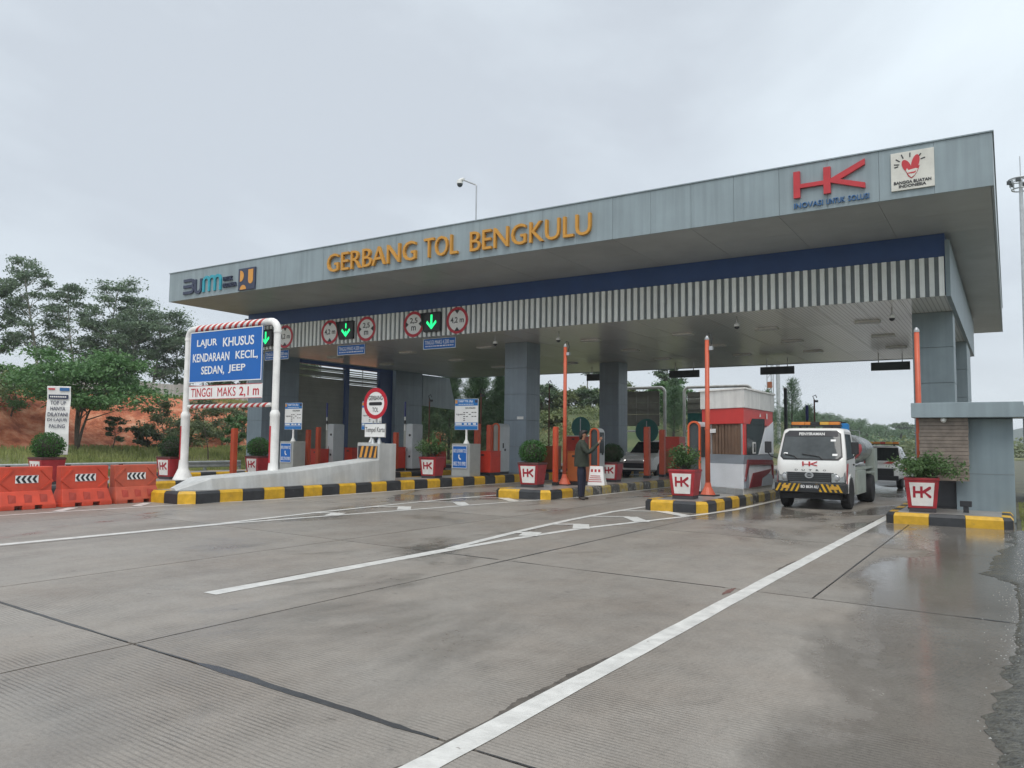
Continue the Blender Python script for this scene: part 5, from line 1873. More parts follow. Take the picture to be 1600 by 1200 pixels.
# tiles of the plinth, front and lane side
for k in range(5):
    a, c = k / 5 + 0.006, (k + 1) / 5 - 0.006
    f = lambda t: (PLAN[0][0] + (PLAN[1][0] - PLAN[0][0]) * t, PLAN[0][1] + (PLAN[1][1] - PLAN[0][1]) * t)
    p, q = f(a), f(c)
    b = MB()
    n = Vector((q[1] - p[1], -(q[0] - p[0]))).normalized() * 0.012
    b.hexa([L3(p[0] + n.x, p[1] + n.y, H2), L3(q[0] + n.x, q[1] + n.y, H2), L3(*q, H2), L3(*p, H2)],
           [L3(p[0] + n.x, p[1] + n.y, 0.41), L3(q[0] + n.x, q[1] + n.y, 0.41), L3(*q, 0.41), L3(*p, 0.41)])
    b.build('tile', 'wall_tile', base)
# front window: frame, glass panes and curtain behind
def front_quad(t0, t1, z0, z1, d, th=0.02):
    f = lambda t: Vector((PLAN[0][0] + (PLAN[1][0] - PLAN[0][0]) * t, PLAN[0][1] + (PLAN[1][1] - PLAN[0][1]) * t))
    p, q = f(t0), f(t1)
    n = Vector((q.y - p.y, -(q.x - p.x))).normalized()
    a, c = p + n * d, q + n * d
    e, g_ = p + n * (d - th), q + n * (d - th)
    b = MB()
    b.hexa([L3(a.x, a.y, z0), L3(c.x, c.y, z0), L3(g_.x, g_.y, z0), L3(e.x, e.y, z0)],
           [L3(a.x, a.y, z1), L3(c.x, c.y, z1), L3(g_.x, g_.y, z1), L3(e.x, e.y, z1)])
    return b
for (t0, t1, z0, z1) in ((0.0, 0.025, 1.335, 2.168), (0.965, 0.99, 1.335, 2.168), (0.20, 0.215, 1.335, 2.168)):
    front_quad(t0, t1, z0, z1, 0.015, 0.04).build('window_frame', 'galvanised', bx)
for k in range(9):
    t0 = 0.22 + k * 0.082
    front_quad(t0, t0 + 0.060, 1.34, 2.165, -0.028 + 0.01 * (k % 2), 0.012).build('curtain_fold', 'curtain', bx)
front_quad(0.17, 0.34, 1.93, 2.04, 0.022, 0.006).build('notice', 'sign_white', bx)
# lane side panels
def side(poly, m, d=0.05, th=0.02, name='side_panel'):
    b = MB()
    b.prism([(y - 22.6, z - H2) for y, z in poly], 'x', -6.06 + 6.75 + d - th, -6.06 + 6.75 + d)
    return b.build(name, m, bx)
side([(21.36, 1.34), (21.36, 2.165), (21.72, 2.165), (21.9, 2.32), (23.17, 2.35), (23.16, 2.04), (22.5, 1.34)], 'glass_booth', 0.042, 0.09, 'side_window')
side([(22.5, 1.335), (23.16, 2.04), (24.14, 2.30), (24.14, 1.335)], 'booth_white', 0.05, 0.10)
side([(21.12, 1.335), (21.12, 2.168), (21.34, 2.168), (21.34, 1.335)], 'booth_red', 0.03, 0.08, 'window_post')
side([(21.70, 2.19), (21.9, 2.33), (23.18, 2.36), (23.18, 2.19)], 'glass_booth', 0.046, 0.012, 'side_window')
side([(21.9, 1.36), (21.9, 1.68), (22.18, 1.68), (22.18, 1.36)], 'white_plain', 0.054, 0.012, 'counter_screen')
side([(21.95, 1.40), (21.95, 1.64), (22.13, 1.64), (22.13, 1.40)], 'glass_dark', 0.058, 0.003, 'screen')
side([(21.12, 0.62), (21.42, 1.20), (24.0, 1.16), (24.10, 1.10), (24.14, 0.60), (24.02, 0.60), (23.95, 1.02), (21.55, 1.06), (21.2, 0.62)], 'booth_maroon', 0.056, 0.03, 'maroon_stripe')
side([(21.55, 0.43), (21.95, 0.82), (23.9, 0.90), (23.6, 0.78), (22.85, 0.66), (22.75, 0.43)], 'booth_maroon', 0.048, 0.02, 'maroon_panel')
side([(22.80, 0.43), (22.9, 0.64), (23.6, 0.76), (24.05, 0.70), (24.05, 0.43)], 'booth_grey', 0.046, 0.02)
side([(21.15, 0.70), (21.5, 1.06), (21.5, 0.43), (21.15, 0.43)], 'booth_grey', 0.044, 0.02)
side([(23.30, 2.36), (23.30, 2.52), (23.40, 2.52), (23.40, 2.36)], 'white_plain', 0.07, 0.006, 'mark')
side([(22.55, 2.40), (22.62, 2.50), (22.69, 2.40)], 'white_plain', 0.07, 0.006, 'mark')

# ------------------------------------------------------------------ low wall with wooden panel on the right-hand island
gw = thing('sign_wall', 'low grey rendered wall with a flat slab roof and a wooden slat panel', 'wall', (-0.75, 20.1, 0))
MB().box(-0.28, 0.82, -0.10, 1.2, H4 + 0.001 - H4, 2.235).build('wall', 'pier_grey', gw, bevel=0.01)
MB().box(-1.10, 1.02, -0.55, 0.55, 2.25, 2.58).build('roof_slab', 'fascia_grey', gw, bevel=0.012)
MB().box(-1.04, -0.285, 0.12, 1.0, H4, 2.24).build('recess', 'dark_door', gw)
MB().box(-1.02, -0.30, 0.10, 0.118, H4 + 0.05, 0.84).build('door', 'dark_door', gw)
for zz in (1.02, ):
    MB().box(-0.275, 0.815, -0.104, -0.101, zz, zz + 0.012).build('joint', 'slat_gap', gw)
pn = MB().box(-0.955, -0.015, -0.36, -0.335, 0.87, 2.245).build('panel_back', 'bark_dark', gw)
npl = 17
for k in range(npl):
    z0, z1 = 0.865 + k * 1.38 / npl, 0.865 + (k + 1) * 1.38 / npl - 0.008
    dx = random.uniform(-0.012, 0.012)
    MB().box(-0.965 + dx, -0.005 + dx * 0.6, -0.385 + random.uniform(-0.004, 0.004), -0.362, z0, z1).build('plank', 'wood_slat', pn)
MB().lathe([(0.05, 0), (0.06, -0.05), (0.03, -0.09)], 12, (-0.47, -0.39, 2.20), 'y').build('lamp', 'white_plain', gw)
t = thing('floor_spotlight', 'small black spotlight on the kerb in front of the grey wall', 'light', (-0.82, 19.2, H4))
MB().box(-0.11, 0.11, -0.06, 0.06, 0.12, 0.24).build('head', 'black_plastic', t, bevel=0.01)
MB().box(-0.05, 0.05, -0.05, 0.05, 0.0, 0.118).build('foot', 'black_plastic', t)
t = thing('tiled_building', 'pale tiled wall of a small building behind the grey wall', 'building', (2.2, 28.0, -0.1))
MB().box(-1.80, 3.0, 0.0, 4.0, 0, 3.0).build('wall', 'wall_tile', t)
for k in range(10):
    MB().box(-1.81, 3.0, -0.02, -0.001, 0.3 * k + 0.004, 0.3 * k + 0.292).build('tile_course', 'wall_tile', t)
t = thing('yard_fence', 'thin dark rail fence beside the grey wall', 'fence', (0.95, 22.0, -0.1))
for k in range(7):
    MB().box(-0.60 + k * 0.2, -0.58 + k * 0.2, 0, 0.02, 0, 1.35).build('bar', 'black_plastic', t)
MB().box(-0.62, 0.65, 0.022, 0.04, 1.25, 1.29).build('rail', 'black_plastic', t)
MB().box(-0.62, 0.65, 0.022, 0.04, 0.2, 0.24).build('rail', 'black_plastic', t)
t = thing('blue_notice', 'blue and white notice board low behind the grey wall', 'sign', (0.62, 21.2, -0.1))
MB().box(-0.30, 0.5, 0, 0.03, 0.35, 1.15).build('board', 'sign_blue', t)
MB().box(-0.29, 0.49, -0.006, -0.001, 0.55, 0.95).build('white_field', 'sign_white', t)
MB().box(-0.20, -0.15, 0.0, 0.03, 0, 0.349).build('leg', 'steel', t)
MB().box(0.35, 0.40, 0.0, 0.03, 0, 0.349).build('leg', 'steel', t)

# ------------------------------------------------------------------ vehicles (front towards -Y)
def wheel(parent, x, y, r, w, rim='galvanised', inner=1):
    o = MB()
    s = 1 if x > 0 else -1
    o.lathe([(r * 0.60, -w / 2), (r * 0.93, -w / 2), (r, -w * 0.36), (r, w * 0.36), (r * 0.93, w / 2), (r * 0.60, w / 2)], 28, (0, 0, 0), 'x')
    root = o.build('wheel', 'rubber', parent, (x, y, r), autosmooth=35)
    b = MB()
    b.lathe([(r * 0.62, s * w * 0.30), (r * 0.56, s * w * 0.44), (r * 0.50, s * w * 0.36), (r * 0.26, s * w * 0.30), (r * 0.22, s * w * 0.48), (0.01, s * w * 0.48)], 24, (0, 0, 0), 'x')
    b.build('rim', rim, root, autosmooth=35)
    return root

# ---- water tanker truck
tk = thing('tanker_truck', 'white water tanker truck with a striped bumper driving out of the lane', 'truck', (-4.27, 20.75, 0))
HW = 0.83
# cab lofted upwards from rounded plan outlines
CZ = [0.60, 0.72, 0.95, 1.12, 1.24, 1.30, 1.50, 1.75, 1.95, 2.01, 2.045, 2.06]
CW = [0.80, 0.815, 0.83, 0.83, 0.828, 0.822, 0.80, 0.765, 0.735, 0.715, 0.66, 0.50]
CF = [0.07, 0.03, 0.00, 0.00, 0.02, 0.05, 0.135, 0.245, 0.335, 0.375, 0.45, 0.60]
def cab_at(z):
    z = min(max(z, CZ[0]), CZ[-1])
    for i in range(len(CZ) - 1):
        if CZ[i] <= z <= CZ[i + 1]:
            t = (z - CZ[i]) / (CZ[i + 1] - CZ[i])
            return CW[i] + (CW[i + 1] - CW[i]) * t, CF[i] + (CF[i + 1] - CF[i]) * t
def cab_front(x, z):
    w, f = cab_at(z)
    u = min(abs(x) / w, 1.0)
    return f + 0.035 * u ** 2 + 0.07 * u ** 14
cab = MB()
rings = []
for z in CZ:
    w, f = cab_at(z)
    row = []
    for k in range(19):
        u = -1 + 2 * k / 18
        u = math.copysign(abs(u) ** 0.62, u)
        row.append((u * w, cab_front(u * w, z), z))
    rear = 1.50 if z < 1.98 else 1.46 - (z - 1.98)
    row += [(w, rear - 0.04, z), (w - 0.05, rear, z), (-w + 0.05, rear, z), (-w, rear - 0.04, z)]
    rings.append(row)
cab.loft(rings)
cb = cab.build('cab', 'car_white', tk, autosmooth=42)
def wsp(x, z, d):
    """a point d in front of the curved, raked cab face"""
    return (x, cab_front(x, z) - d * 0.9, z + d * 0.45)
def ws_quad(z0, z1, w0, w1, d, m, name, par, nx=12, nz=5, rr=0.09):
    b = MB()
    rows = []
    for th in (0.0, 0.010):
        for j in range(nz + 1):
            t = j / nz
            z = z0 + (z1 - z0) * t
            w = w0 + (w1 - w0) * t
            # rounded corners
            e = min(t, 1 - t) * (z1 - z0)
            if e < rr:
                w -= rr - math.sqrt(max(rr * rr - (rr - e) ** 2, 0))
            rows.append([wsp(-w + 2 * w * i / nx, z, d - th) for i in range(nx + 1)])
    n1 = nx + 1
    vs = [p for r in rows for p in r]
    fs = []
    off = (nz + 1) * n1
    for j in range(nz):
        for i in range(nx):
            a_ = j * n1 + i
            fs.append((a_, a_ + 1, a_ + n1 + 1, a_ + n1))
            fs.append((off + a_, off + a_ + n1, off + a_ + n1 + 1, off + a_ + 1))
    for j in range(nz):
        for c0 in (0, nx):
            a_ = j * n1 + c0
            fs.append((a_, a_ + n1, off + a_ + n1, off + a_))
    for i in range(nx):
        for r0 in (0, nz):
            a_ = r0 * n1 + i
            fs.append((a_, a_ + 1, off + a_ + 1, off + a_))
    b.add(vs, fs)
    return b.build(name, m, par, autosmooth=40)
ws_quad(1.235, 1.985, 0.765, 0.675, 0.010, 'black_plastic', 'windscreen_frame', tk, nz=9, rr=0.10)
wsn = ws_quad(1.265, 1.960, 0.735, 0.650, 0.020, 'glass_truck', 'windscreen', tk, nz=9)
sb_ = ws_quad(1.825, 1.952, 0.645, 0.605, 0.026, 'logo_black', 'sun_band', wsn, nz=4, rr=0.03)
me, e = text_mesh('PENYIRAMAN', 0.02, 0.01)
me = me.copy()
me.materials.clear()
me.materials.append(MATS['white_plain'])
me.transform(Matrix.Diagonal((0.62 / (e[1] - e[0]), 0.080 / (e[3] - e[2]), 0.2, 1)) @ Matrix.Translation((-(e[0] + e[1]) / 2, -(e[2] + e[3]) / 2, 0)))
p = wsp(0, 1.885, 0.034)
link('lettering', me, sb_, p, (R(90) - math.atan2(0.09, 0.20), 0, 0))
for (x0, z0, w, h) in ((0.46, 1.70, 0.12, 0.05), (0.52, 1.34, 0.12, 0.05), (-0.66, 1.36, 0.10, 0.05)):
    b = MB()
    b.add([wsp(x0, z0, 0.026), wsp(x0 + w, z0, 0.026), wsp(x0 + w, z0 + h, 0.026), wsp(x0, z0 + h, 0.026)], [(0, 1, 2, 3)])
    b.build('sticker', 'sign_white', wsn, recalc=False)
for s in (-1, 1):
    b = MB()
    x = s * 0.30
    b.tube([wsp(x, 1.25, 0.035), wsp(x - 0.08, 1.31, 0.045), wsp(x - 0.50 if s > 0 else x - 0.34, 1.37, 0.045)], 0.012, 6)
    b.build('wiper', 'black_plastic', tk)
# front panel: emblem, maker's letters, grille, badge, lamps
emblem(-0.19, 1.085, 0.36, 0.125, -0.010, 0.012, 'logo_red', tk, loc=(0, -0.004, 0))
for k, ch in enumerate('DUTRO'):
    lettering(ch, 'dark_panel', tk, -0.34 + k * 0.17, 0.985, 0.07, 0.042, 0.006 if k in (0, 4) else -0.004, bold=0.02, name='letter')
MB().box(-0.56, 0.50, -0.02, 0.03, 0.70, 0.93).build('grille', 'black_plastic', tk, bevel=0.01)
for k in range(4):
    MB().box(-0.53, 0.47, -0.028, -0.021, 0.725 + k * 0.05, 0.743 + k * 0.05).build('grille_bar', 'dark_panel', tk)
b = ring(MB(), 0.055, 0.085, -0.045, -0.03, 24)
o = b.build('badge', 'steel', tk)
o.location = (-0.02, 0, 0.86)
o.scale = (1.25, 1, 0.9)
MB().box(-0.09, 0.05, -0.042, -0.032, 0.85, 0.87).build('badge_bar', 'steel', tk)
for s in (-1, 1):
    b = MB()
    xa, xb = (0.50, 0.80) if s > 0 else (-0.54, -0.80)
    b.hexa([(xa, -0.005, 0.68), (xb, 0.085, 0.69), (xb, 0.16, 0.69), (xa, 0.08, 0.68)], [(xa, -0.008, 0.90), (xb, 0.075, 0.95), (xb, 0.16, 0.95), (xa, 0.08, 0.90)])
    hl = b.build('headlight', 'lamp_clear', tk, bevel=0.015)
    fb = MB()
    fb.hexa([(xa - s * 0.02, 0.004, 0.665), (xb + s * 0.012, 0.095, 0.675), (xb + s * 0.012, 0.18, 0.675), (xa - s * 0.02, 0.09, 0.665)], [(xa - s * 0.02, 0.002, 0.918), (xb + s * 0.012, 0.085, 0.968), (xb + s * 0.012, 0.18, 0.968), (xa - s * 0.02, 0.09, 0.918)])
    fb.build('headlight_bezel', 'dark_panel', hl)
    MB().lathe([(0.075, 0.0), (0.055, -0.012), (0.02, -0.014)], 14, ((xa + xb) / 2 - s * 0.04, 0.022, 0.80), 'y').build('reflector', 'steel', hl)
bp_ = MB().box(-0.86, 0.86, -0.10, 0.20, 0.42, 0.66).build('bumper', 'black_plastic', tk, bevel=0.03)
for k in range(14):
    x0 = -0.84 + k * 0.12
    sg = 1 if x0 < 0 else -1
    if -0.26 < x0 < 0.24:
        continue
    MB().prism([(x0, 0.45), (x0 + 0.055, 0.45), (x0 + 0.055 + sg * 0.10, 0.645), (x0 + sg * 0.10, 0.645)], 'y', -0.1065, -0.1005).build('stripe', 'kerb_yellow', bp_)
pt = MB().box(-0.24, 0.24, -0.115, -0.101, 0.50, 0.64).build('plate', 'logo_black', bp_)
lettering('BD 8634 AU', 'sign_white', pt, 0, 0.575, 0.42, 0.075, -0.117, bold=0.015)
for s in (-0.58, 0.58):
    MB().box(s - 0.09, s + 0.09, -0.116, -0.107, 0.52, 0.60).build('fog_lamp', 'lightbar_yellow', bp_)
MB().box(-0.70, 0.70, 0.05, 0.5, 0.26, 0.41).build('under_guard', 'rubber', tk)
# side doors, windows, stripes, mirrors
for s in (-1, 1):
    def cs(y, z, d):
        return (s * (cab_at(z)[0] + d), y, z)
    b = MB()
    zs = [1.28 + 0.62 * k / 5 for k in range(6)]
    vs, fs = [], []
    for d in (0.010, -0.004):
        for z in zs:
            vs += [cs(0.30 + (z - 1.28) * 0.34, z, d), cs(1.22, z, d)]
    for k in range(5):
        fs += [(2 * k, 2 * k + 1, 2 * k + 3, 2 * k + 2), (12 + 2 * k, 12 + 2 * k + 2, 12 + 2 * k + 3, 12 + 2 * k + 1)]
        fs += [(2 * k, 2 * k + 2, 12 + 2 * k + 2, 12 + 2 * k), (2 * k + 1, 12 + 2 * k + 1, 12 + 2 * k + 3, 2 * k + 3)]
    fs += [(0, 12, 13, 1), (10, 11, 23, 22)]
    b.add(vs, fs)
    b.build('side_window', 'glass_dark', tk)
    b = MB()
    for (y0, y1, z0, z1) in ((0.235, 0.245, 0.70, 1.26), (1.28, 1.29, 0.66, 1.90), (0.25, 1.275, 0.655, 0.665)):
        b.add([cs(y0, z0, 0.003), cs(y1, z0, 0.003), cs(y1, z1, 0.003), cs(y0, z1, 0.003)], [(0, 1, 2, 3)])
    b.build('door_seam', 'dark_panel', tk, recalc=False)
    MB().box(min(s * 0.83, s * 0.855), max(s * 0.83, s * 0.855), 1.10, 1.24, 1.10, 1.14).build('door_handle', 'black_plastic', tk)
    b = MB()
    b.prism([(0.24, 0.62), (0.30, 0.95), (0.42, 1.16), (0.30, 1.16), (0.16, 0.98), (0.12, 0.62)], 'x', 0, 0.006)
    o = b.build('red_stripe', 'logo_red', tk)
    o.location = (s * 0.833 - (0.006 if s < 0 else 0), 0, 0)
    b = MB()
    b.tube([(s * 0.79, 0.26, 1.24), (s * 1.00, 0.10, 1.32), (s * 1.06, 0.08, 1.42)], 0.014, 6)
    b.build('mirror_arm', 'black_plastic', tk)
    MB().box(s * 1.05 - 0.085, s * 1.05 + 0.085, 0.03, 0.10, 1.40, 1.70).build('mirror', 'black_plastic', tk, bevel=0.02)
    b = MB()
    n = 12
    pts = [(0.75 + 0.47 * math.cos(PI * k / n), 0.42 + 0.47 * math.sin(PI * k / n)) for k in range(n + 1)]
    inn = [(0.75 + 0.40 * math.cos(PI * k / n), 0.42 + 0.40 * math.sin(PI * k / n)) for k in range(n + 1)]
    b.prism(pts + inn[::-1], 'x', s * 0.72, s * 0.845)
    b.build('wheel_arch', 'car_white', tk)
    wheel(tk, s * 0.74, 0.75, 0.40, 0.22)
    wheel(tk, s * 0.70, 4.05, 0.40, 0.40)
    b = MB()
    b.box(s * 0.78 - 0.10, s * 0.78 + 0.10, 3.50, 4.60, 0.84, 0.88)
    b.build('mudguard', 'truck_grey_green', tk)
    b = MB()
    b.box(min(s * 0.62, s * 0.84), max(s * 0.62, s * 0.84), 1.70, 3.15, 0.32, 0.95)
    sc_ = b.build('side_cabinet', 'truck_grey_green', tk, bevel=0.012)
    for k in range(3):
        MB().box(min(s * 0.842, s * 0.850), max(s * 0.842, s * 0.850), 1.76 + k * 0.46, 2.16 + k * 0.46, 0.40, 0.88).build('cabinet_door', 'truck_grey_green', sc_)
MB().box(-0.45, 0.45, 0.55, 5.3, 0.52, 0.72).build('chassis', 'rubber', tk)
MB().box(-0.80, 0.80, 1.66, 5.35, 0.96, 1.02).build('deck', 'truck_grey_green', tk)
b = MB()
prof = [(0.30, 1.74), (0.94, 1.80), (1.0, 1.90), (1.0, 5.1), (0.94, 5.2), (0.30, 5.26)]
rings = []
for rr, y in prof:
    rings.append([(0.80 * rr * math.cos(2 * PI * k / 32), y, 1.50 + 0.46 * rr * math.sin(2 * PI * k / 32)) for k in range(32)])
b.loft(rings)
tnk = b.build('tank', 'tank_steel', tk, autosmooth=35)
def tank_band(y0, y1, a0, a1, m, name):
    b = MB()
    n = 10
    v = []
    for k in range(n + 1):
        a = R(a0 + (a1 - a0) * k / n)
        for y in (y0, y1):
            v.append((0.806 * math.cos(a), y + 0.5 * (k / n), 1.50 + 0.466 * math.sin(a)))
    b.add(v, [(2 * i, 2 * i + 1, 2 * i + 3, 2 * i + 2) for i in range(n)])
    return b.build(name, m, tnk, recalc=False)
tank_band(1.95, 2.45, -35, 20, 'logo_red', 'red_band')
for y in (2.6, 3.6, 4.6):
    tank_band(y, y + 0.04, 0, 85, 'steel', 'tank_strap')
MB().lathe([(0.26, 1.93), (0.26, 2.05), (0.22, 2.07)], 20, (0, 3.0, 0)).build('manhole', 'tank_steel', tnk)
b = MB()
for s in (-0.42, 0.42):
    b.tube([(s, 1.9, 1.92), (s, 1.9, 2.06), (s, 5.0, 2.06), (s, 5.0, 1.92)], 0.014, 6)
b.build('handrail', 'steel', tnk)
MB().box(0.60, 0.86, 4.75, 5.30, 0.55, 1.55).build('pump_box', 'truck_grey_green', tk, bevel=0.012)
lbx = MB().box(-0.62, 0.62, 0.70, 0.92, 2.10, 2.14).build('light_bar', 'black_plastic', tk)
for (a, c, m) in ((-0.60, -0.26, 'lightbar_amber'), (-0.26, -0.12, 'lightbar_amber'), (-0.11, 0.10, 'black_plastic'), (0.11, 0.34, 'lightbar_yellow'), (0.34, 0.60, 'lightbar_amber')):
    MB().box(a + 0.003, c - 0.003, 0.69, 0.93, 2.142, 2.22).build('lamp', m, lbx, bevel=0.012)
for s in (-0.4, 0.4):
    MB().box(s - 0.03, s + 0.03, 0.78, 0.84, 2.045, 2.099).build('bar_foot', 'black_plastic', lbx)
t = thing('blue_drum', 'bright blue plastic drum lying on top of the tanker', 'drum', (-3.80, 22.9, 1.945))
t.scale = (0.72, 0.72, 0.72)
MB().lathe([(0.14, 0), (0.17, 0.02), (0.17, 0.14), (0.18, 0.15), (0.17, 0.16), (0.17, 0.34), (0.10, 0.38)], 18).build('body', 'drum_blue', t, autosmooth=40)
MB().lathe([(0.07, 0.38), (0.07, 0.43)], 12).build('cap', 'black_plastic', t)
t = thing('coiled_hose', 'dark coiled hose lying on the tanker roof beside the blue drum', 'hose', (-4.1, 22.95, 1.958))
b = MB()
for k in range(4):
    b.tube([((0.26 - 0.02 * k) * math.cos(a), (0.26 - 0.02 * k) * math.sin(a), 0.05 + 0.075 * k) for a in [2 * PI * j / 20 for j in range(20)] + [0]], 0.045, 7)
b.build('hose', 'rubber', t)

# ---- generic car body by lofting cross sections
def car(name, label, loc, ST, paint, sc=1.0, glass=(1, 2), win=(), wheels=(), wr=0.33, cat='car'):
    t = thing(name, label, cat, loc)
    t.scale = (sc, sc, sc)
    rings = []
    for (y, zb, wm, zm, wb, zbt, wr_, zr) in ST:
        half = [(wm * 0.86, zb), (wm, zb + 0.10), (wm, zm), (wb, zbt), (wr_ + (wb - wr_) * 0.12, zr - 0.055 * (zr > zbt + 0.2)), (wr_ * 0.86, zr)]
        rings.append([(x, y, z) for x, z in half] + [(-x, y, z) for x, z in half[::-1]])
    b = MB()
    b.loft(rings)
    b.build('body', paint, t, autosmooth=38)
    def st(y):
        for a, c in zip(ST[:-1], ST[1:]):
            if a[0] <= y <= c[0]:
                k = (y - a[0]) / (c[0] - a[0])
                return [a[i] + (c[i] - a[i]) * k for i in range(8)]
        return ST[-1]
    # windscreen
    i, j = glass
    a, c = ST[i], ST[j]
    b = MB()
    n = Vector((0, -(c[7] - a[7]), c[0] - a[0])).normalized() * 0.012
    f = 0.04
    def wp(k, s, d):
        y = a[0] + (c[0] - a[0]) * k
        z = a[7] + (c[7] - a[7]) * k
        w = (a[6] + (c[6] - a[6]) * k) * 0.99
        return (s * w, y + n.y * d, z + n.z * d)
    b.add([wp(f, -1, 1), wp(f, 1, 1), wp(0.97, 1, 1), wp(0.97, -1, 1), wp(f, -1, -1), wp(f, 1, -1), wp(0.97, 1, -1), wp(0.97, -1, -1)],
          [(0, 1, 2, 3), (4, 7, 6, 5), (0, 4, 5, 1), (1, 5, 6, 2), (2, 6, 7, 3), (3, 7, 4, 0)])
    b.build('windscreen', 'glass_dark', t)
    for (y0, y1, y2, y3) in win:            # bottom front/back, top front/back
        for s in (-1, 1):
            b = MB()
            v = []
            for d in (0.008, -0.01):
                for (yy, k) in ((y0, 0.06), (y1, 0.06), (y2, 0.86), (y3, 0.86)):
                    q = st(yy)
                    tx = q[6] + (q[4] - q[6]) * 0.12
                    v.append((s * (q[4] + (tx - q[4]) * k + d), yy, q[5] + (q[7] - 0.055 - q[5]) * k))
            b.add(v, [(0, 1, 2, 3), (4, 7, 6, 5), (0, 4, 5, 1), (1, 5, 6, 2), (2, 6, 7, 3), (3, 7, 4, 0)])
            b.build('side_window', 'glass_dark', t)
    for (x, y) in wheels:
        for s in (-1, 1):
            b = MB()
            b.lathe([(wr * 1.22, 0), (wr * 1.22, 0.012)], 24, (s * (x + 0.095) - (0.012 if s > 0 else 0.0), y, wr), 'x')
            b.build('wheel_arch', 'rubber', t)
            wheel(t, s * x, y, wr, 0.22, 'steel')
    return t
SI = [(0.00, 0.34, 0.62, 0.55, 0.62, 0.78, 0.45, 0.84), (0.12, 0.26, 0.84, 0.56, 0.82, 0.86, 0.58, 0.94), (0.45, 0.24, 0.90, 0.58, 0.87, 0.94, 0.66, 1.02),
      (1.10, 0.22, 0.915, 0.60, 0.90, 1.02, 0.74, 1.12), (1.95, 0.22, 0.915, 0.60, 0.90, 1.06, 0.64, 1.70), (2.9, 0.22, 0.915, 0.60, 0.90, 1.08, 0.64, 1.78),
      (4.1, 0.24, 0.91, 0.60, 0.89, 1.08, 0.62, 1.74), (4.6, 0.34, 0.87, 0.62, 0.85, 1.05, 0.58, 1.50), (4.72, 0.42, 0.80, 0.62, 0.78, 0.98, 0.52, 1.05)]
iv = car('silver_car', 'silver people carrier with its lamps lit waiting between two islands', (-15.35, 35.2, 0), SI, 'car_silver', 1.0, (3, 4),
         ((1.35, 2.35, 2.35, 1.86), (2.42, 3.4, 3.35, 2.42), (3.48, 4.2, 4.0, 3.45)), ((0.80, 0.92), (0.80, 3.68)), 0.34)
MB().box(-0.52, 0.52, -0.045, 0.06, 0.68, 0.78).build('grille_bar', 'steel', iv, bevel=0.012)
MB().box(-0.58, 0.58, -0.05, 0.06, 0.42, 0.665).build('lower_grille', 'black_plastic', iv, bevel=0.02)
MB().box(-0.80, 0.80, 0.02, 0.16, 0.26, 0.34).build('lip', 'black_plastic', iv, bevel=0.02)
for s in (-1, 1):
    b = MB()
    b.hexa([(s * 0.44, -0.03, 0.72), (s * 0.84, 0.20, 0.74), (s * 0.80, 0.30, 0.74), (s * 0.42, 0.10, 0.72)], [(s * 0.44, -0.01, 0.82), (s * 0.87, 0.28, 0.90), (s * 0.80, 0.34, 0.90), (s * 0.42, 0.10, 0.82)])
    h = b.build('headlight', 'lamp_clear', iv, bevel=0.012)
    MB().ball((s * 0.50, -0.015, 0.775), 0.038, 10, 6).build('bulb', 'lamp_lit_white', h, smooth=True)
    MB().box(min(s * 0.50, s * 0.80), max(s * 0.50, s * 0.80), 0.0, 0.06, 0.42, 0.54).build('fog_bezel', 'car_silver', iv, bevel=0.015)
    MB().ball((s * 0.66, -0.005, 0.485), 0.055, 12, 8, (1, 0.6, 1)).build('fog_lamp', 'lamp_lit', iv, smooth=True)
    MB().box(s * 1.02 - 0.09, s * 1.02 + 0.09, 1.42, 1.54, 1.02, 1.18).build('mirror', 'car_silver', iv, bevel=0.03)
MB().box(-0.26, 0.26, -0.062, -0.051, 0.47, 0.58).build('plate', 'logo_black', iv)

SP_ = [(0.00, 0.42, 0.66, 0.62, 0.66, 0.86, 0.48, 0.90), (0.12, 0.36, 0.86, 0.65, 0.84, 0.92, 0.64, 0.98), (0.5, 0.34, 0.91, 0.68, 0.88, 0.98, 0.72, 1.05),
       (1.20, 0.34, 0.92, 0.70, 0.90, 1.06, 0.80, 1.14), (2.05, 0.34, 0.92, 0.70, 0.90, 1.10, 0.64, 1.74), (2.4, 0.34, 0.92, 0.70, 0.90, 1.13, 0.60, 1.82),
       (3.35, 0.34, 0.92, 0.70, 0.90, 1.13, 0.60, 1.80), (3.55, 0.40, 0.92, 0.72, 0.90, 1.10, 0.70, 1.16), (5.2, 0.46, 0.91, 0.74, 0.89, 1.10, 0.70, 1.14), (5.25, 0.5, 0.88, 0.76, 0.86, 1.04, 0.66, 1.06)]
pk = car('pickup', 'white patrol pickup with an amber light bar following the tanker truck', (-4.32, 32.6, 0), SP_, 'car_white', 0.9, (3, 4),
         ((1.55, 2.35, 2.35, 1.96), (2.44, 3.3, 3.2, 2.44)), ((0.80, 0.95), (0.80, 4.05)), 0.38, 'pickup')
MB().box(-0.68, 0.68, -0.05, 0.08, 0.55, 0.86).build('grille', 'black_plastic', pk, bevel=0.03)
MB().box(-0.85, 0.85, -0.06, 0.20, 0.36, 0.56).build('bumper', 'black_plastic', pk, bevel=0.03)
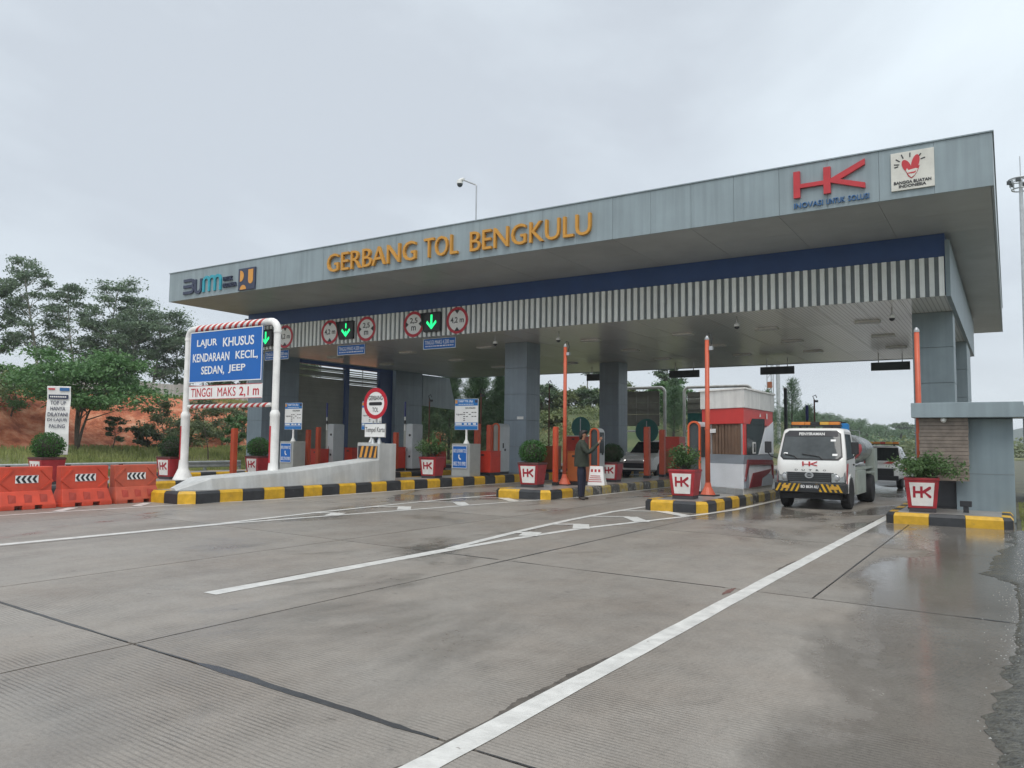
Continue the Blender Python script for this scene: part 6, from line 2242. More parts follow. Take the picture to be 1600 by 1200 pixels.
for s in (-1, 1):
    b = MB()
    b.hexa([(s * 0.60, -0.02, 0.76), (s * 0.88, 0.20, 0.78), (s * 0.84, 0.3, 0.78), (s * 0.58, 0.1, 0.76)], [(s * 0.60, 0.0, 0.92), (s * 0.89, 0.24, 0.98), (s * 0.84, 0.34, 0.98), (s * 0.58, 0.1, 0.92)])
    b.build('headlight', 'lamp_clear', pk, bevel=0.012)
    MB().box(s * 1.03 - 0.10, s * 1.03 + 0.10, 1.55, 1.68, 1.08, 1.30).build('mirror', 'black_plastic', pk, bevel=0.03)
    b = MB()
    b.add([(s * 0.20, 0.50, 1.054), (s * 0.55, 0.50, 1.054), (s * 0.62, 1.19, 1.143), (s * 0.36, 1.19, 1.143)], [(0, 1, 2, 3)])
    b.build('bonnet_stripe', 'logo_red', pk, recalc=False)
    b = MB()
    b.prism([(1.4, 0.80), (3.4, 0.98), (3.4, 0.90), (1.4, 0.70)], 'x', s * 0.922 - 0.004, s * 0.922 + 0.004)
    b.build('side_stripe', 'logo_red', pk)
lb2 = MB().box(-0.66, 0.66, 2.25, 2.50, 1.86, 1.89).build('light_bar', 'black_plastic', pk)
for (a, c, m) in ((-0.65, -0.38, 'lightbar_yellow'), (-0.38, -0.10, 'lightbar_amber'), (-0.10, 0.10, 'lightbar_red'), (0.10, 0.40, 'lightbar_yellow'), (0.40, 0.65, 'lightbar_amber')):
    MB().box(a + 0.004, c - 0.004, 2.24, 2.51, 1.892, 1.99).build('lamp', m, lb2, bevel=0.015)
for s in (-0.45, 0.45):
    MB().box(s - 0.03, s + 0.03, 2.34, 2.40, 1.80, 1.859).build('bar_foot', 'black_plastic', lb2)

# ------------------------------------------------------------------ the man
def man():
    k = 1.94 / 1.75
    V, E, Rd = [], [], []
    def vt(p, r):
        V.append(tuple(c * k for c in p))
        Rd.append((r[0] * k, r[1] * k) if isinstance(r, tuple) else (r * k, r * k))
        return len(V) - 1
    def ed(*ids):
        for a, b in zip(ids[:-1], ids[1:]):
            E.append((a, b))
    pel = vt((0, 0, 0.96), (0.13, 0.165))
    sp = vt((0.0, 0, 1.12), (0.12, 0.155))
    ch = vt((0.01, 0, 1.32), (0.125, 0.185))
    nk0 = vt((0.0, 0, 1.46), (0.075, 0.10))
    nk = vt((0.02, 0, 1.53), 0.055)
    h1 = vt((0.045, 0, 1.60), (0.080, 0.070))
    h2 = vt((0.045, 0, 1.67), (0.092, 0.076))
    h3 = vt((0.035, 0, 1.725), (0.07, 0.06))
    ed(pel, sp, ch, nk0, nk, h1, h2, h3)
    for s in (-1, 1):
        hp_ = vt((0.0, s * 0.095, 0.88), 0.095)
        th = vt((0.02 * s, s * 0.105, 0.70), 0.105)
        kn = vt((0.03 * s + 0.01, s * 0.11, 0.50), 0.082)
        cf = vt((0.02 * s, s * 0.115, 0.33), 0.078)
        an = vt((0.015 * s, s * 0.12, 0.10), 0.066)
        hl = vt((0.03 * s, s * 0.12, 0.045), 0.045)
        to = vt((0.03 * s + 0.15, s * 0.135, 0.035), (0.035, 0.045))
        ed(pel, hp_, th, kn, cf, an, hl, to)
        sh = vt((0.0, s * 0.185, 1.42), 0.075)
        ua = vt((0.08, s * 0.225, 1.30), 0.076)
        el = vt((0.17, s * 0.235, 1.18), 0.064)
        fa = vt((0.30, s * 0.17, 1.30), 0.054)
        wr = vt((0.42, s * 0.095, 1.43), 0.034)
        pm = vt((0.465, s * 0.065, 1.485), (0.022, 0.034))
        pe = vt((0.48, s * 0.05, 1.53), (0.016, 0.030))
        ed(ch, sh, ua, el, fa, wr, pm, pe)
    me = bpy.data.meshes.new('body')
    me.from_pydata(V, E, [])
    ob = bpy.data.objects.new('body', me)
    COL.objects.link(ob)
    ob.modifiers.new('skin', 'SKIN')
    sv = me.skin_vertices[0].data
    for i, r in enumerate(Rd):
        sv[i].radius = r
        sv[i].use_root = (i == 0)
    m2 = ob.modifiers.new('sub', 'SUBSURF')
    m2.levels = m2.render_levels = 2
    dg = bpy.context.evaluated_depsgraph_get()
    bm_me = bpy.data.meshes.new_from_object(ob.evaluated_get(dg))
    bpy.data.objects.remove(ob)
    # add fingers, thumb, nose and ears to the same mesh
    x = MB()
    x.v = [tuple(v.co) for v in bm_me.vertices]
    x.f = [tuple(p.vertices) for p in bm_me.polygons]
    x.mi = [0] * len(x.f)
    for s in (-1, 1):
        base = Vector((0.478, s * 0.052, 1.535)) * k
        for j, (dx, ln) in enumerate(((-0.024, 0.062), (-0.008, 0.075), (0.010, 0.070), (0.026, 0.055))):
            b0 = base + Vector((dx * 0.8, s * dx * 0.3, -0.01)) * k
            b1 = b0 + Vector((0.012, -s * 0.010, ln * 0.55)) * k
            b2 = b1 + Vector((0.004, -s * 0.026, ln * 0.40)) * k
            x.tube([b0, b1, b2], [0.0095 * k, 0.009 * k, 0.007 * k], 6)
        th0 = Vector((0.455, s * 0.05, 1.495)) * k
        x.tube([th0, th0 + Vector((-0.012, -s * 0.030, 0.018)) * k, th0 + Vector((0.0, -s * 0.045, 0.045)) * k], [0.011 * k, 0.010 * k, 0.008 * k], 6)
    hx = 0.045
    x.add([tuple(Vector(p) * k) for p in ((hx + 0.082, -0.016, 1.625), (hx + 0.082, 0.016, 1.625), (hx + 0.080, 0, 1.675), (hx + 0.118, 0, 1.632))], [(0, 1, 3), (1, 2, 3), (2, 0, 3), (0, 2, 1)])
    for s in (-1, 1):
        x.ball(tuple(Vector((hx - 0.01, s * 0.077, 1.645)) * k), 0.028 * k, 8, 6, (0.7, 0.35, 1.1))
    me2 = x.mesh('body', [MATS[m] for m in ('skin', 'jacket', 'jeans', 'shoe')], recalc=True, smooth=True)
    for p in me2.polygons:
        c = p.center / k
        if c.z > 1.50 and c.x < 0.30:
            mi = 0
        elif c.x > 0.425 and c.z > 1.42:
            mi = 0
        elif c.z > 0.93:
            mi = 1
        elif c.z > 0.085:
            mi = 2
        else:
            mi = 3
        p.material_index = mi
    t = thing('person', 'person in a dark jacket and jeans holding up a phone beside the island kerb', 'person', (-10.24, 19.78, 0.004), R(24))
    link('body', me2, t)
    # jacket, hanging below the waist, with a collar
    b = MB()
    rings = []
    for (z, rx, ry, ox) in ((0.84, 0.195, 0.225, 0.0), (0.95, 0.19, 0.222, 0.0), (1.10, 0.18, 0.215, 0.0), (1.28, 0.175, 0.22, 0.01), (1.40, 0.145, 0.20, 0.005), (1.47, 0.095, 0.13, 0.0), (1.52, 0.075, 0.085, 0.005)):
        rings.append([((ox + rx * math.cos(2 * PI * j / 24) + 0.006 * math.sin(5 * j + z * 20)) * k, (ry * math.sin(2 * PI * j / 24)) * k, z * k) for j in range(24)])
    b.loft(rings, caps=False)
    o = b.build('jacket', 'jacket', t, smooth=True)
    # hair over the ears and neck, and the eyes
    b = MB()
    rings = []
    for (z, rx, ry, ox) in ((1.53, 0.045, 0.060, -0.060), (1.60, 0.062, 0.084, -0.050), (1.66, 0.072, 0.093, -0.038), (1.70, 0.098, 0.092, -0.010), (1.745, 0.098, 0.082, 0.010), (1.772, 0.055, 0.05, 0.012)):
        rings.append([((hx + ox + rx * math.cos(2 * PI * j / 20) * (1 + 0.04 * math.sin(7 * j))) * k, ry * math.sin(2 * PI * j / 20) * k, z * k) for j in range(20)])
    b.loft(rings)
    b.build('hair', 'hair', t, smooth=True)
    for s in (-1, 1):
        MB().ball(tuple(Vector((hx + 0.088, s * 0.030, 1.655)) * k), 0.010 * k, 8, 6).build('eye', 'hair', t, smooth=True)
    MB().box((hx + 0.084) * k, (hx + 0.094) * k, -0.024 * k, 0.024 * k, 1.588 * k, 1.596 * k).build('mouth', 'logo_red', t)
    ph = thing('phone', 'dark phone held up in the hands of the person on the road', 'phone', (0, 0, 0))
    M = Matrix.Translation((-10.24, 19.78, 0.004)) @ Matrix.Rotation(R(24), 4, 'Z')
    ph.matrix_world = M @ Matrix.Translation(Vector((0.492, 0, 1.545)) * k)
    MB().box(-0.005, 0.005, -0.080, 0.080, -0.04, 0.04).build('casing', 'black_plastic', ph, bevel=0.003)
    MB().box(-0.0062, -0.0051, -0.074, 0.074, -0.036, 0.036).build('screen', 'glass_dark', ph)
man()
# ------------------------------------------------------------------ guard rails
def guard_rail(y0, y1, x, label, ztop=0.52, step=2.0):
    t = thing('guard_rail', label, 'guard rail', (x, (y0 + y1) / 2, -0.1), group='guard rails of the approach')
    zt = ztop + 0.1
    L_ = (y1 - y0) / 2
    prof = [(0.0, zt), (0.045, zt - 0.03), (0.045, zt - 0.09), (0.0, zt - 0.13), (0.0, zt - 0.18), (0.045, zt - 0.22), (0.045, zt - 0.28), (0.0, zt - 0.31),
            (-0.006, zt - 0.31), (0.038, zt - 0.275), (0.038, zt - 0.225), (-0.006, zt - 0.185), (-0.006, zt - 0.125), (0.038, zt - 0.085), (0.038, zt - 0.035), (-0.006, zt)]
    n = int((y1 - y0) / (2 * step))
    for k in range(n):
        a, c = -L_ + k * 2 * step, -L_ + (k + 1) * 2 * step
        b = MB()
        b.loft([[(p[0] + 0.002 * (k % 2), a + 0.004, p[1]) for p in prof], [(p[0] + 0.002 * (k % 2), c - 0.004, p[1]) for p in prof]])
        b.build('rail_beam', 'galvanised', t)
    for k in range(int((y1 - y0) / step) + 1):
        MB().box(-0.14, -0.02, -L_ + k * step - 0.05, -L_ + k * step + 0.05, 0, zt - 0.02).build('post', 'galvanised', t)
    return t
guard_rail(2.0, 26.0, -32.75, 'galvanised guard rail running along the grass below the red bank')
guard_rail(44.0, 76.0, -32.75, 'galvanised guard rail beyond the canopy in front of the dark trees')

# ------------------------------------------------------------------ terrain
def smooth(a, b, x):
    t = min(1.0, max(0.0, (x - a) / (b - a)))
    return t * t * (3 - 2 * t)
def hash_noise(x, y, s):
    return (math.sin(x * 0.9 * s + 1.3) * math.cos(y * 0.7 * s + 0.4) + math.sin(x * 0.37 * s - y * 0.53 * s + 2.0)) * 0.5
def grid(name, xs, ys, fz, m, kind='structure'):
    b = MB()
    nx, ny = len(xs), len(ys)
    b.v = [(x, y, fz(x, y)) for y in ys for x in xs]
    b.f = [(j * nx + i, j * nx + i + 1, (j + 1) * nx + i + 1, (j + 1) * nx + i) for j in range(ny - 1) for i in range(nx - 1)]
    b.mi = [0] * len(b.f)
    o = b.build(name, m, recalc=False, smooth=True)
    return tag(o, kind=kind)
def shelf_z(x, y):
    return -0.09 + 0.95 * smooth(-33.2, -43.0, x) + 0.05 * hash_noise(x, y, 1.3)
def bank_z(x, y):
    s = smooth(-44.0, -50.0, x + 0.5 * math.sin(y * 0.35))
    gully = 0.22 * math.sin(y * 2.1 + 0.8 * math.sin(x * 1.3)) * math.sin(PI * s) + 0.18 * hash_noise(x, y, 2.7) * math.sin(PI * s)
    return shelf_z(x, y) + 3.55 * s * (1 - 0.55 * smooth(46, 66, y)) + gully
def lin(a, b, n):
    return [a + (b - a) * k / n for k in range(n + 1)]
grid('grass_shelf', lin(-32.85, -44.6, 16), lin(-30, 90, 60), shelf_z, 'ground_grass')
grid('red_bank', lin(-44.0, -50.6, 22), lin(-30, 80, 220), bank_z, 'soil_red')
grid('bank_top', lin(-50.2, -120, 30), lin(-30, 110, 50), lambda x, y: bank_z(-50.6, y) - 0.08 + 2.6 * smooth(-56, -95, x) + 0.2 * hash_noise(x, y, 0.6), 'hill_scrub')
def hill_z(x, y):
    f = smooth(52, 82, y) * (1 - 0.75 * smooth(-34, -14, x))
    return -0.09 + 5.6 * f + 0.35 * hash_noise(x, y, 0.5) * f + 0.18 * hash_noise(x, y, 1.9) * f
grid('scrub_hill', lin(-33.2, -90, 50) + [], lin(46, 130, 60), hill_z, 'hill_scrub')
grid('scrub_rise', lin(-13.0, -33.2, 20), lin(52, 130, 50), lambda x, y: hill_z(x, y) * (1 - smooth(-28, -14, x)) - 0.03, 'hill_scrub')
def palm_hill_z(x, y):
    return -0.3 + 10.0 * math.exp(-((x + 58) / 33.0) ** 2) * math.exp(-((y - 235) / 60.0) ** 2) + 0.3 * hash_noise(x, y, 0.2)
grid('palm_hill', lin(-170, 30, 50), lin(130, 330, 50), palm_hill_z, 'hill_scrub')
grid('mountain', lin(-420, 260, 60), lin(760, 980, 24), lambda x, y: -2 + (16 + 7 * math.sin(x * 0.016 + 0.6) + 3 * math.sin(x * 0.05)) * math.sin(PI * (y - 760) / 220), 'mountain_blue')
# verge on the right of the carriageway
grid('verge', lin(0.08, 40, 24), lin(-10, 120, 60), lambda x, y: -0.06 + 0.10 * smooth(0.3, 3, x) + 0.015 * hash_noise(x, y, 4), 'ground_verge')

# concrete panel wall along the top of the bank
pw_ = thing('panel_wall', 'pale precast concrete panel wall along the top of the red bank', 'wall', (-50.9, 30, 0))
YW = [6 + 2.4 * k for k in range(20)]
for k in range(len(YW) - 1):
    z0 = bank_z(-50.6, (YW[k] + YW[k + 1]) / 2) - 0.35
    for j in range(4):
        MB().box(-0.03, 0.03, YW[k] - 30 + 0.07, YW[k + 1] - 30 - 0.07, z0 + 0.1 + j * 0.34, z0 + 0.43 + j * 0.34).build('panel', 'wall_concrete', pw_)
    MB().box(-0.08, 0.08, YW[k] - 30 - 0.065, YW[k] - 30 + 0.065, z0, z0 + 1.50).build('post', 'wall_concrete', pw_)

# ------------------------------------------------------------------ trees
def tree(name, label, loc, h, spread, seed, leaf='leaf_tree', bark='bark', crown0=0.35, limbs=10, subs=4, n_leaf=60, ls=0.10,
         flat=0.35, r0=0.14, style='round', group=None, cat='tree', forks=1, aspect=0.5):
    rng = np.random.default_rng(seed)
    rnd = random.Random(seed)
    t = thing(name, label, cat, loc, group=group)
    tb = MB()
    ctr = []
    for fk in range(forks):
        lean = Vector((rnd.uniform(-0.12, 0.12), rnd.uniform(-0.12, 0.12), 0)) * (1 if forks == 1 else 2.2)
        P = []
        hh = h * (1 if fk == 0 else rnd.uniform(0.75, 0.95))
        for k in range(7):
            f = k / 6
            P.append(Vector((lean.x * hh * f + 0.10 * math.sin(f * 5 + seed), lean.y * hh * f + 0.10 * math.cos(f * 4 + seed), hh * f * 0.97)))
        if forks > 1:
            P[0] = Vector((0, 0, 0))
        rr = r0 / (1 if forks == 1 else 1.25)
        tb.tube(P, [rr * (1.15 - 0.95 * k / 6) for k in range(7)], 8)
        def on(f):
            f = min(max(f, 0), 0.999) * 6
            i = int(f)
            return P[i].lerp(P[i + 1], f - i)
        for i in range(limbs):
            f = crown0 + (1 - crown0) * (i + rnd.random() * 0.8) / limbs
            f = min(f, 0.97)
            a = i * 2.4 + rnd.uniform(-0.5, 0.5)
            g_ = (f - crown0) / (1 - crown0)
            if style == 'round':
                prof = math.sqrt(max(0.06, 1 - (2 * g_ - 0.85) ** 2 / 1.6))
                rise = 0.35 + 0.5 * g_
            elif style == 'umbrella':
                prof = 1.0 - 0.45 * g_
                rise = 0.22 + 0.35 * g_
            elif style == 'cone':
                prof = 1.0 - 0.86 * g_
                rise = 0.15 + 0.3 * g_
            else:                        # tall, open
                prof = 0.55 + 0.45 * math.sin(PI * (0.25 + 0.75 * g_))
                rise = 0.55 + 0.6 * g_
            ln = spread * prof * rnd.uniform(0.75, 1.1)
            s0 = on(f)
            d = Vector((math.cos(a), math.sin(a), rise)).normalized()
            mid = s0 + d * ln * 0.5 + Vector((0, 0, 0.04 * ln))
            tip = s0 + d * ln + Vector((0, 0, -0.06 * ln))
            tb.tube([s0, mid, tip], [max(rr * 0.42 * (1 - 0.6 * g_), 0.012), max(rr * 0.22, 0.010), 0.008], 6)
            for q in range(subs):
                w = rnd.uniform(0.4, 1.0)
                b0 = s0.lerp(mid, w * 2) if w < 0.5 else mid.lerp(tip, w * 2 - 1)
                dd = (d + Vector((rnd.uniform(-1, 1), rnd.uniform(-1, 1), rnd.uniform(-0.2, 0.7)))).normalized()
                e = b0 + dd * ln * rnd.uniform(0.16, 0.42)
                tb.tube([b0, e], [0.012, 0.005], 4)
                ctr.append(e)
            ctr.append(tip)
    tb.build('trunk', bark, t)
    C = []
    for c in ctr:
        n = int(n_leaf * rnd.uniform(0.5, 1.4))
        sg = spread * rnd.uniform(0.09, 0.17)
        p = rng.normal(size=(n, 3)) * np.array([sg, sg, sg * flat]) + np.array(c)
        C.append(p)
    C = np.concatenate(C)
    v, q = leaf_cloud(C, ls, aspect, 0.45, rng=rng)
    link('crown', fast_mesh('crown', v, q, leaf), t)
    return t

def grown(x, y, dz=0.0):
    if x < -50.2:
        return bank_z(-50.6, y) + 2.6 * smooth(-56, -95, x) - 0.2 + dz
    if x < -44.3:
        return bank_z(x, y) - 0.1 + dz
    return shelf_z(x, y) - 0.1 + dz

G1 = 'tall open trees above the panel wall'
tree('broad_tree', 'broad layered green tree on the grass in front of the red bank', (-42.4, 23.0, 0.70), 4.9, 3.5, 21, 'leaf_tree', 'bark', 0.44, 9, 6, 80, 0.105, 0.24, 0.105, 'umbrella', forks=4)
tree('open_tree', 'tallest thin open tree above the panel wall, standing clear against the sky', (-72.6, 35.8, grown(-72.6, 35.8)), 11.6, 2.6, 31, 'leaf_rubber', 'bark_pale', 0.26, 24, 6, 52, 0.115, 0.30, 0.14, 'tall', G1)
tree('open_tree', 'slender pale-trunked tree next to the tallest open tree', (-69.9, 37.6, grown(-69.9, 37.6)), 9.6, 2.5, 32, 'leaf_rubber', 'bark_pale', 0.30, 20, 6, 52, 0.115, 0.30, 0.11, 'tall', G1)
tree('open_tree', 'pale-trunked tree with a ragged dome crown in the middle of the row above the wall', (-67.6, 39.0, grown(-67.6, 39.0)), 9.9, 2.8, 33, 'leaf_rubber', 'bark_pale', 0.30, 22, 6, 56, 0.115, 0.30, 0.12, 'tall', G1)
tree('open_tree', 'open tree with a dense middle and two thin stems above the wall', (-65.8, 40.2, grown(-65.8, 40.2)), 8.8, 2.6, 34, 'leaf_rubber', 'bark_pale', 0.32, 16, 6, 46, 0.115, 0.30, 0.12, 'tall', G1, forks=2)
tree('open_tree', 'spreading tree at the end of the row, reaching towards the canopy corner', (-64.2, 41.2, grown(-64.2, 41.2)), 7.6, 3.4, 35, 'leaf_rubber', 'bark_pale', 0.28, 22, 6, 62, 0.115, 0.30, 0.13, 'round', G1)
tree('open_tree', 'dark leafy tree cut by the picture edge above the bank', (-76.5, 32.6, grown(-76.5, 32.6)), 9.2, 2.8, 36, 'leaf_dark', 'bark', 0.26, 18, 6, 70, 0.13, 0.40, 0.14, 'tall', G1)
tree('open_tree', 'dark tree low between the pale trunks behind the wall', (-69.5, 40.5, grown(-69.5, 40.5)), 6.6, 2.8, 37, 'leaf_dark', 'bark', 0.2, 15, 6, 80, 0.12, 0.45, 0.12, 'round', G1)
tree('open_tree', 'dark rounded tree behind the wall beneath the spreading tree', (-64.0, 43.5, grown(-64.0, 43.5)), 5.8, 2.6, 38, 'leaf_dark', 'bark', 0.2, 15, 6, 80, 0.12, 0.45, 0.12, 'round', G1)
tree('open_tree', 'dark bushy tree behind the wall next to the gantry leg', (-58.8, 45.5, grown(-58.8, 45.5)), 4.6, 2.8, 39, 'leaf_dark', 'bark', 0.12, 14, 5, 120, 0.15, 0.5, 0.12, 'round', G1)
tree('open_tree', 'dark bushy tree behind the lane sign, above the wall', (-55.5, 49.5, grown(-55.5, 49.5)), 4.4, 2.6, 40, 'leaf_dark', 'bark', 0.12, 13, 5, 110, 0.15, 0.5, 0.12, 'round', G1)

G2 = 'shrubs on the red bank'
for i, (x, y, h, sp_, lab, lf) in enumerate((
        (-46.0, 18.6, 3.0, 2.2, 'dull green bush hanging over the red bank behind the banner', 'leaf_hill'),
        (-47.5, 22.0, 2.4, 1.8, 'green bush on the red bank under the broad tree', 'leaf_tree'),
        (-44.5, 16.2, 2.6, 2.0, 'low bush at the foot of the bank beside the banner', 'leaf_hill'),
        (-46.8, 15.0, 3.6, 2.4, 'leafy bush at the top of the bank at the picture edge', 'leaf_tree'),
        (-43.2, 27.6, 1.2, 0.8, 'small grey-green bush at the foot of the bare soil', 'leaf_sapling'),
        (-43.6, 30.8, 1.4, 1.5, 'low wide bush at the foot of the bank near the gantry', 'leaf_hill'),
        (-44.6, 34.0, 2.2, 1.5, 'bush growing on the soil seen through the gantry', 'leaf_hill'),
        (-44.0, 37.5, 2.0, 1.5, 'bush near the front left pier', 'leaf_tree'))):
    tree('bank_shrub', lab, (x, y, grown(x, y)), h, sp_, 60 + i, lf, 'bark', 0.08, 11, 4, 70, 0.10, 0.6, 0.05, 'round', G2, 'shrub')
G3 = 'saplings on the grass'
for i, (x, y, h, sp_, lab) in enumerate((
        (-40.9, 24.1, 1.9, 0.55, 'thin sapling on the grass between the planter and the gantry leg'),
        (-38.6, 25.5, 2.9, 1.1, 'young tree with light tufts close to the gantry leg'),
        (-38.2, 28.0, 3.2, 1.2, 'young tree with a thin trunk seen under the gantry sign'),
        (-36.6, 28.6, 2.6, 0.8, 'columnar young tree seen behind the slim orange bollard'),
        (-39.5, 31.2, 2.8, 1.2, 'young tree growing near the front left pier'))):
    tree('sapling', lab, (x, y, shelf_z(x, y) - 0.05), h, sp_, 80 + i, 'leaf_sapling' if i != 3 else 'leaf_tree', 'bark', 0.30, 10, 4, 46, 0.075, 0.5, 0.035, 'round', G3)

# needle trees behind the canopy
def needle_tree(loc, h, spread, seed, label, n=9000, group='dark needle trees behind the canopy'):
    rng = np.random.default_rng(seed)
    rnd = random.Random(seed)
    t = thing('needle_tree', label, 'tree', loc, group=group)
    tb = MB()
    tb.tube([(0, 0, 0), (0.05, 0, h * 0.5), (0.1, 0.05, h)], [0.12, 0.07, 0.015], 7)
    pts, dirs = [], []
    nb = 46
    for i in range(nb):
        f = 0.10 + 0.88 * i / nb
        a = i * 2.4 + rnd.uniform(-0.4, 0.4)
        ln = spread * (1.0 - 0.80 * f) * rnd.uniform(0.7, 1.2)
        s0 = Vector((0.1 * f, 0.05 * f, h * f))
        d = Vector((math.cos(a), math.sin(a), 0.45 + 0.5 * f)).normalized()
        tip = s0 + d * ln
        tb.tube([s0, tip], [0.025 * (1.1 - f), 0.006], 5)
        m = int(n / nb)
        w = rng.uniform(0.15, 1.08, m)
        p = np.array(s0)[None] + np.array(tip - s0)[None] * w[:, None] + rng.normal(size=(m, 3)) * 0.14 * (0.6 + ln / spread)
        pts.append(p)
        dv = np.array(d)[None] * 0.8 + rng.normal(size=(m, 3)) * 0.45
        dv[:, 2] += 0.1
        dirs.append(dv)
    tb.build('trunk', 'bark_dark', t)
    P = np.concatenate(pts)
    D_ = np.concatenate(dirs)
    D_ /= np.linalg.norm(D_, axis=1)[:, None]
    s = np.cross(D_, rng.normal(size=D_.shape))
    s /= np.linalg.norm(s, axis=1)[:, None]
    ln = rng.uniform(0.12, 0.32, len(P))[:, None]
    w = 0.020
    v = np.stack([P - s * w, P + s * w, P + D_ * ln + s * w * 0.3, P + D_ * ln - s * w * 0.3], 1).reshape(-1, 3)
    q = np.arange(len(v), dtype=np.int32).reshape(-1, 4)
    link('crown', fast_mesh('crown', v, q, 'leaf_needle'), t)
    return t
for i, (x, y, h, sp_, lab) in enumerate((
        (-38.4, 47.4, 6.6, 2.4, 'dark needle tree beside the tapered grey side panel'),
        (-36.6, 48.4, 7.6, 2.6, 'tall dark needle tree behind the straggly shrub'),
        (-35.0, 49.6, 7.4, 2.5, 'dark needle tree right behind the tariff board'),
        (-33.6, 51.0, 7.0, 2.4, 'dark needle tree between tariff board and blue-grey column'),
        (-37.0, 53.0, 8.2, 2.6, 'needle tree at the back of the dark clump'),
        (-34.4, 54.5, 7.6, 2.6, 'needle tree at the back, close to the column'),
        (-26.2, 69.0, 4.6, 1.6, 'needle tree rising over the rear gantry frame'),
        (-27.6, 72.5, 4.6, 1.5, 'thin needle tree between the two rear gantries'),
        (-19.6, 75.5, 6.2, 2.4, 'feathery needle tree behind the toll booth roof'),
        (-17.6, 77.5, 7.8, 2.2, 'feathery needle tree between booth and tanker truck'),
        (-15.6, 74.5, 5.2, 2.2, 'low needle tree behind the tanker cab'))):
    z = hill_z(x, y) * (1 - smooth(-28, -14, x)) if x > -33.2 else hill_z(x, y)
    needle_tree((x, y, z - 0.2), h, sp_, 100 + i, lab, 13000 if i < 6 else 5500)

# scrub and trees on the hill behind the lanes
G4 = 'bushy trees on the hill behind the lanes'
HB = [(-56, 66, 3.4, 2.6, 'leaf_hill', 'bushy tree on the slope beside the tapered side panel'), (-52, 70, 4.0, 2.8, 'leaf_hill', 'bushy tree above the dry slope by the needle trees'),
      (-47.5, 75, 4.2, 3.0, 'leaf_dark', 'rounded bushy tree on the hill top by the column'), (-45, 77, 5.0, 3.0, 'leaf_dark', 'large rounded tree on the hill behind the slim orange pole'),
      (-42.5, 79, 3.8, 2.8, 'leaf_hill', 'bushy tree on the hill under the flat-topped tree'), (-40, 80, 3.6, 2.8, 'leaf_dark', 'bushy tree on the hill touching the dark rear column'),
      (-36, 79, 4.2, 2.6, 'leaf_hill', 'bushy tree on the hill behind the rear gantry sign'), (-31, 80, 4.6, 2.8, 'leaf_tree', 'green tree on the hill between gantry and booth'),
      (-28.5, 74, 4.6, 2.6, 'leaf_tree', 'green bush behind the rear gantry post'), (-25.5, 76, 4.8, 2.6, 'leaf_hill', 'green bush behind the booth card machine'),
      (-22.5, 78, 4.0, 2.6, 'leaf_hill', 'bush behind the booth'), (-42.0, 66, 1.8, 1.8, 'leaf_hill', 'low scrub bush on the slope behind the man'),
      (-38.5, 68, 1.6, 1.8, 'leaf_hill', 'low scrub bush on the slope beside the dark column'), (-45.0, 64, 1.6, 1.6, 'leaf_hill', 'low scrub bush on the slope behind the brown pole')]
for i, (x, y, h, sp_, lf, lab) in enumerate(HB):
    z = hill_z(x, y) if x < -33.2 else hill_z(x, y) * (1 - smooth(-28, -14, x))
    tree('hill_tree', lab, (x, y, z - 0.2), h * 0.5, sp_ * 0.75, 130 + i, lf, 'bark', 0.12, 12, 5, 80, 0.15, 0.6, 0.08, 'round', G4)
tree('flat_topped_tree', 'tall flat-topped tree standing out on the hill beside the dark rear column', (-43.6, 85.0, hill_z(-43.6, 85) - 0.2), 7.0, 2.5, 151, 'leaf_dark', 'bark_pale', 0.6, 12, 5, 60, 0.14, 0.3, 0.11, 'umbrella')
tree('flat_topped_tree', 'round-topped dark tree peeping above the rear gantry frame', (-33.8, 86.0, hill_z(-33.8, 86) - 0.2), 6.0, 1.7, 152, 'leaf_dark', 'bark', 0.6, 11, 5, 60, 0.14, 0.4, 0.10, 'umbrella')
tree('lone_tree', 'small far lone tree at the foot of the palm hill', (-29.8, 278, 0.0), 8.0, 5.0, 153, 'leaf_dark', 'bark', 0.45, 11, 4, 40, 0.45, 0.35, 0.2, 'umbrella')

# oil palms on the far hill
def palm_frond():
    b = MB()
    n = 9
    P = []
    for k in range(n + 1):
        f = k / n
        P.append(Vector((3.3 * math.sin(f * 1.25), 0, 1.75 * math.sin(f * 2.5) * 0.9 - 0.6 * f * f)))
    for k in range(n):
        p, q = P[k], P[k + 1]
        w = 0.55 * math.sin(PI * (0.12 + 0.85 * k / n))
        for s in (-1, 1):
            for u in range(3):
                a = p.lerp(q, u / 3)
                c = p.lerp(q, (u + 0.7) / 3)
                tip = a.lerp(c, 0.9) + Vector((0.22, s * w, -0.22 - 0.1 * u))
                b.add([tuple(a), tuple(c), tuple(tip)], [(0, 1, 2)])
    return b
fr_mb = palm_frond()
FV = np.array(fr_mb.v)
FF = np.array(fr_mb.f, dtype=np.int32)
def palm_mesh(seed):
    rng = np.random.default_rng(seed)
    V, F = [], []
    for k in range(30):
        a = k * 2.399
        tilt = -0.75 + 1.5 * (k / 30) + rng.uniform(-0.1, 0.1)
        s = rng.uniform(0.85, 1.1)
        c, sn = math.cos(tilt), math.sin(tilt)
        x, y, z = FV[:, 0] * s, FV[:, 1], FV[:, 2] * s
        x2, z2 = x * c - z * sn * 0.6, x * sn * 0.9 + z * c
        ca, sa = math.cos(a), math.sin(a)
        V.append(np.stack([x2 * ca - y * sa, x2 * sa + y * ca, z2 + 3.4], 1))
        F.append(FF + k * len(FV))
    return fast_mesh('crown', np.concatenate(V), np.concatenate(F), 'leaf_palm')
PM = [palm_mesh(s) for s in (1, 2, 3)]
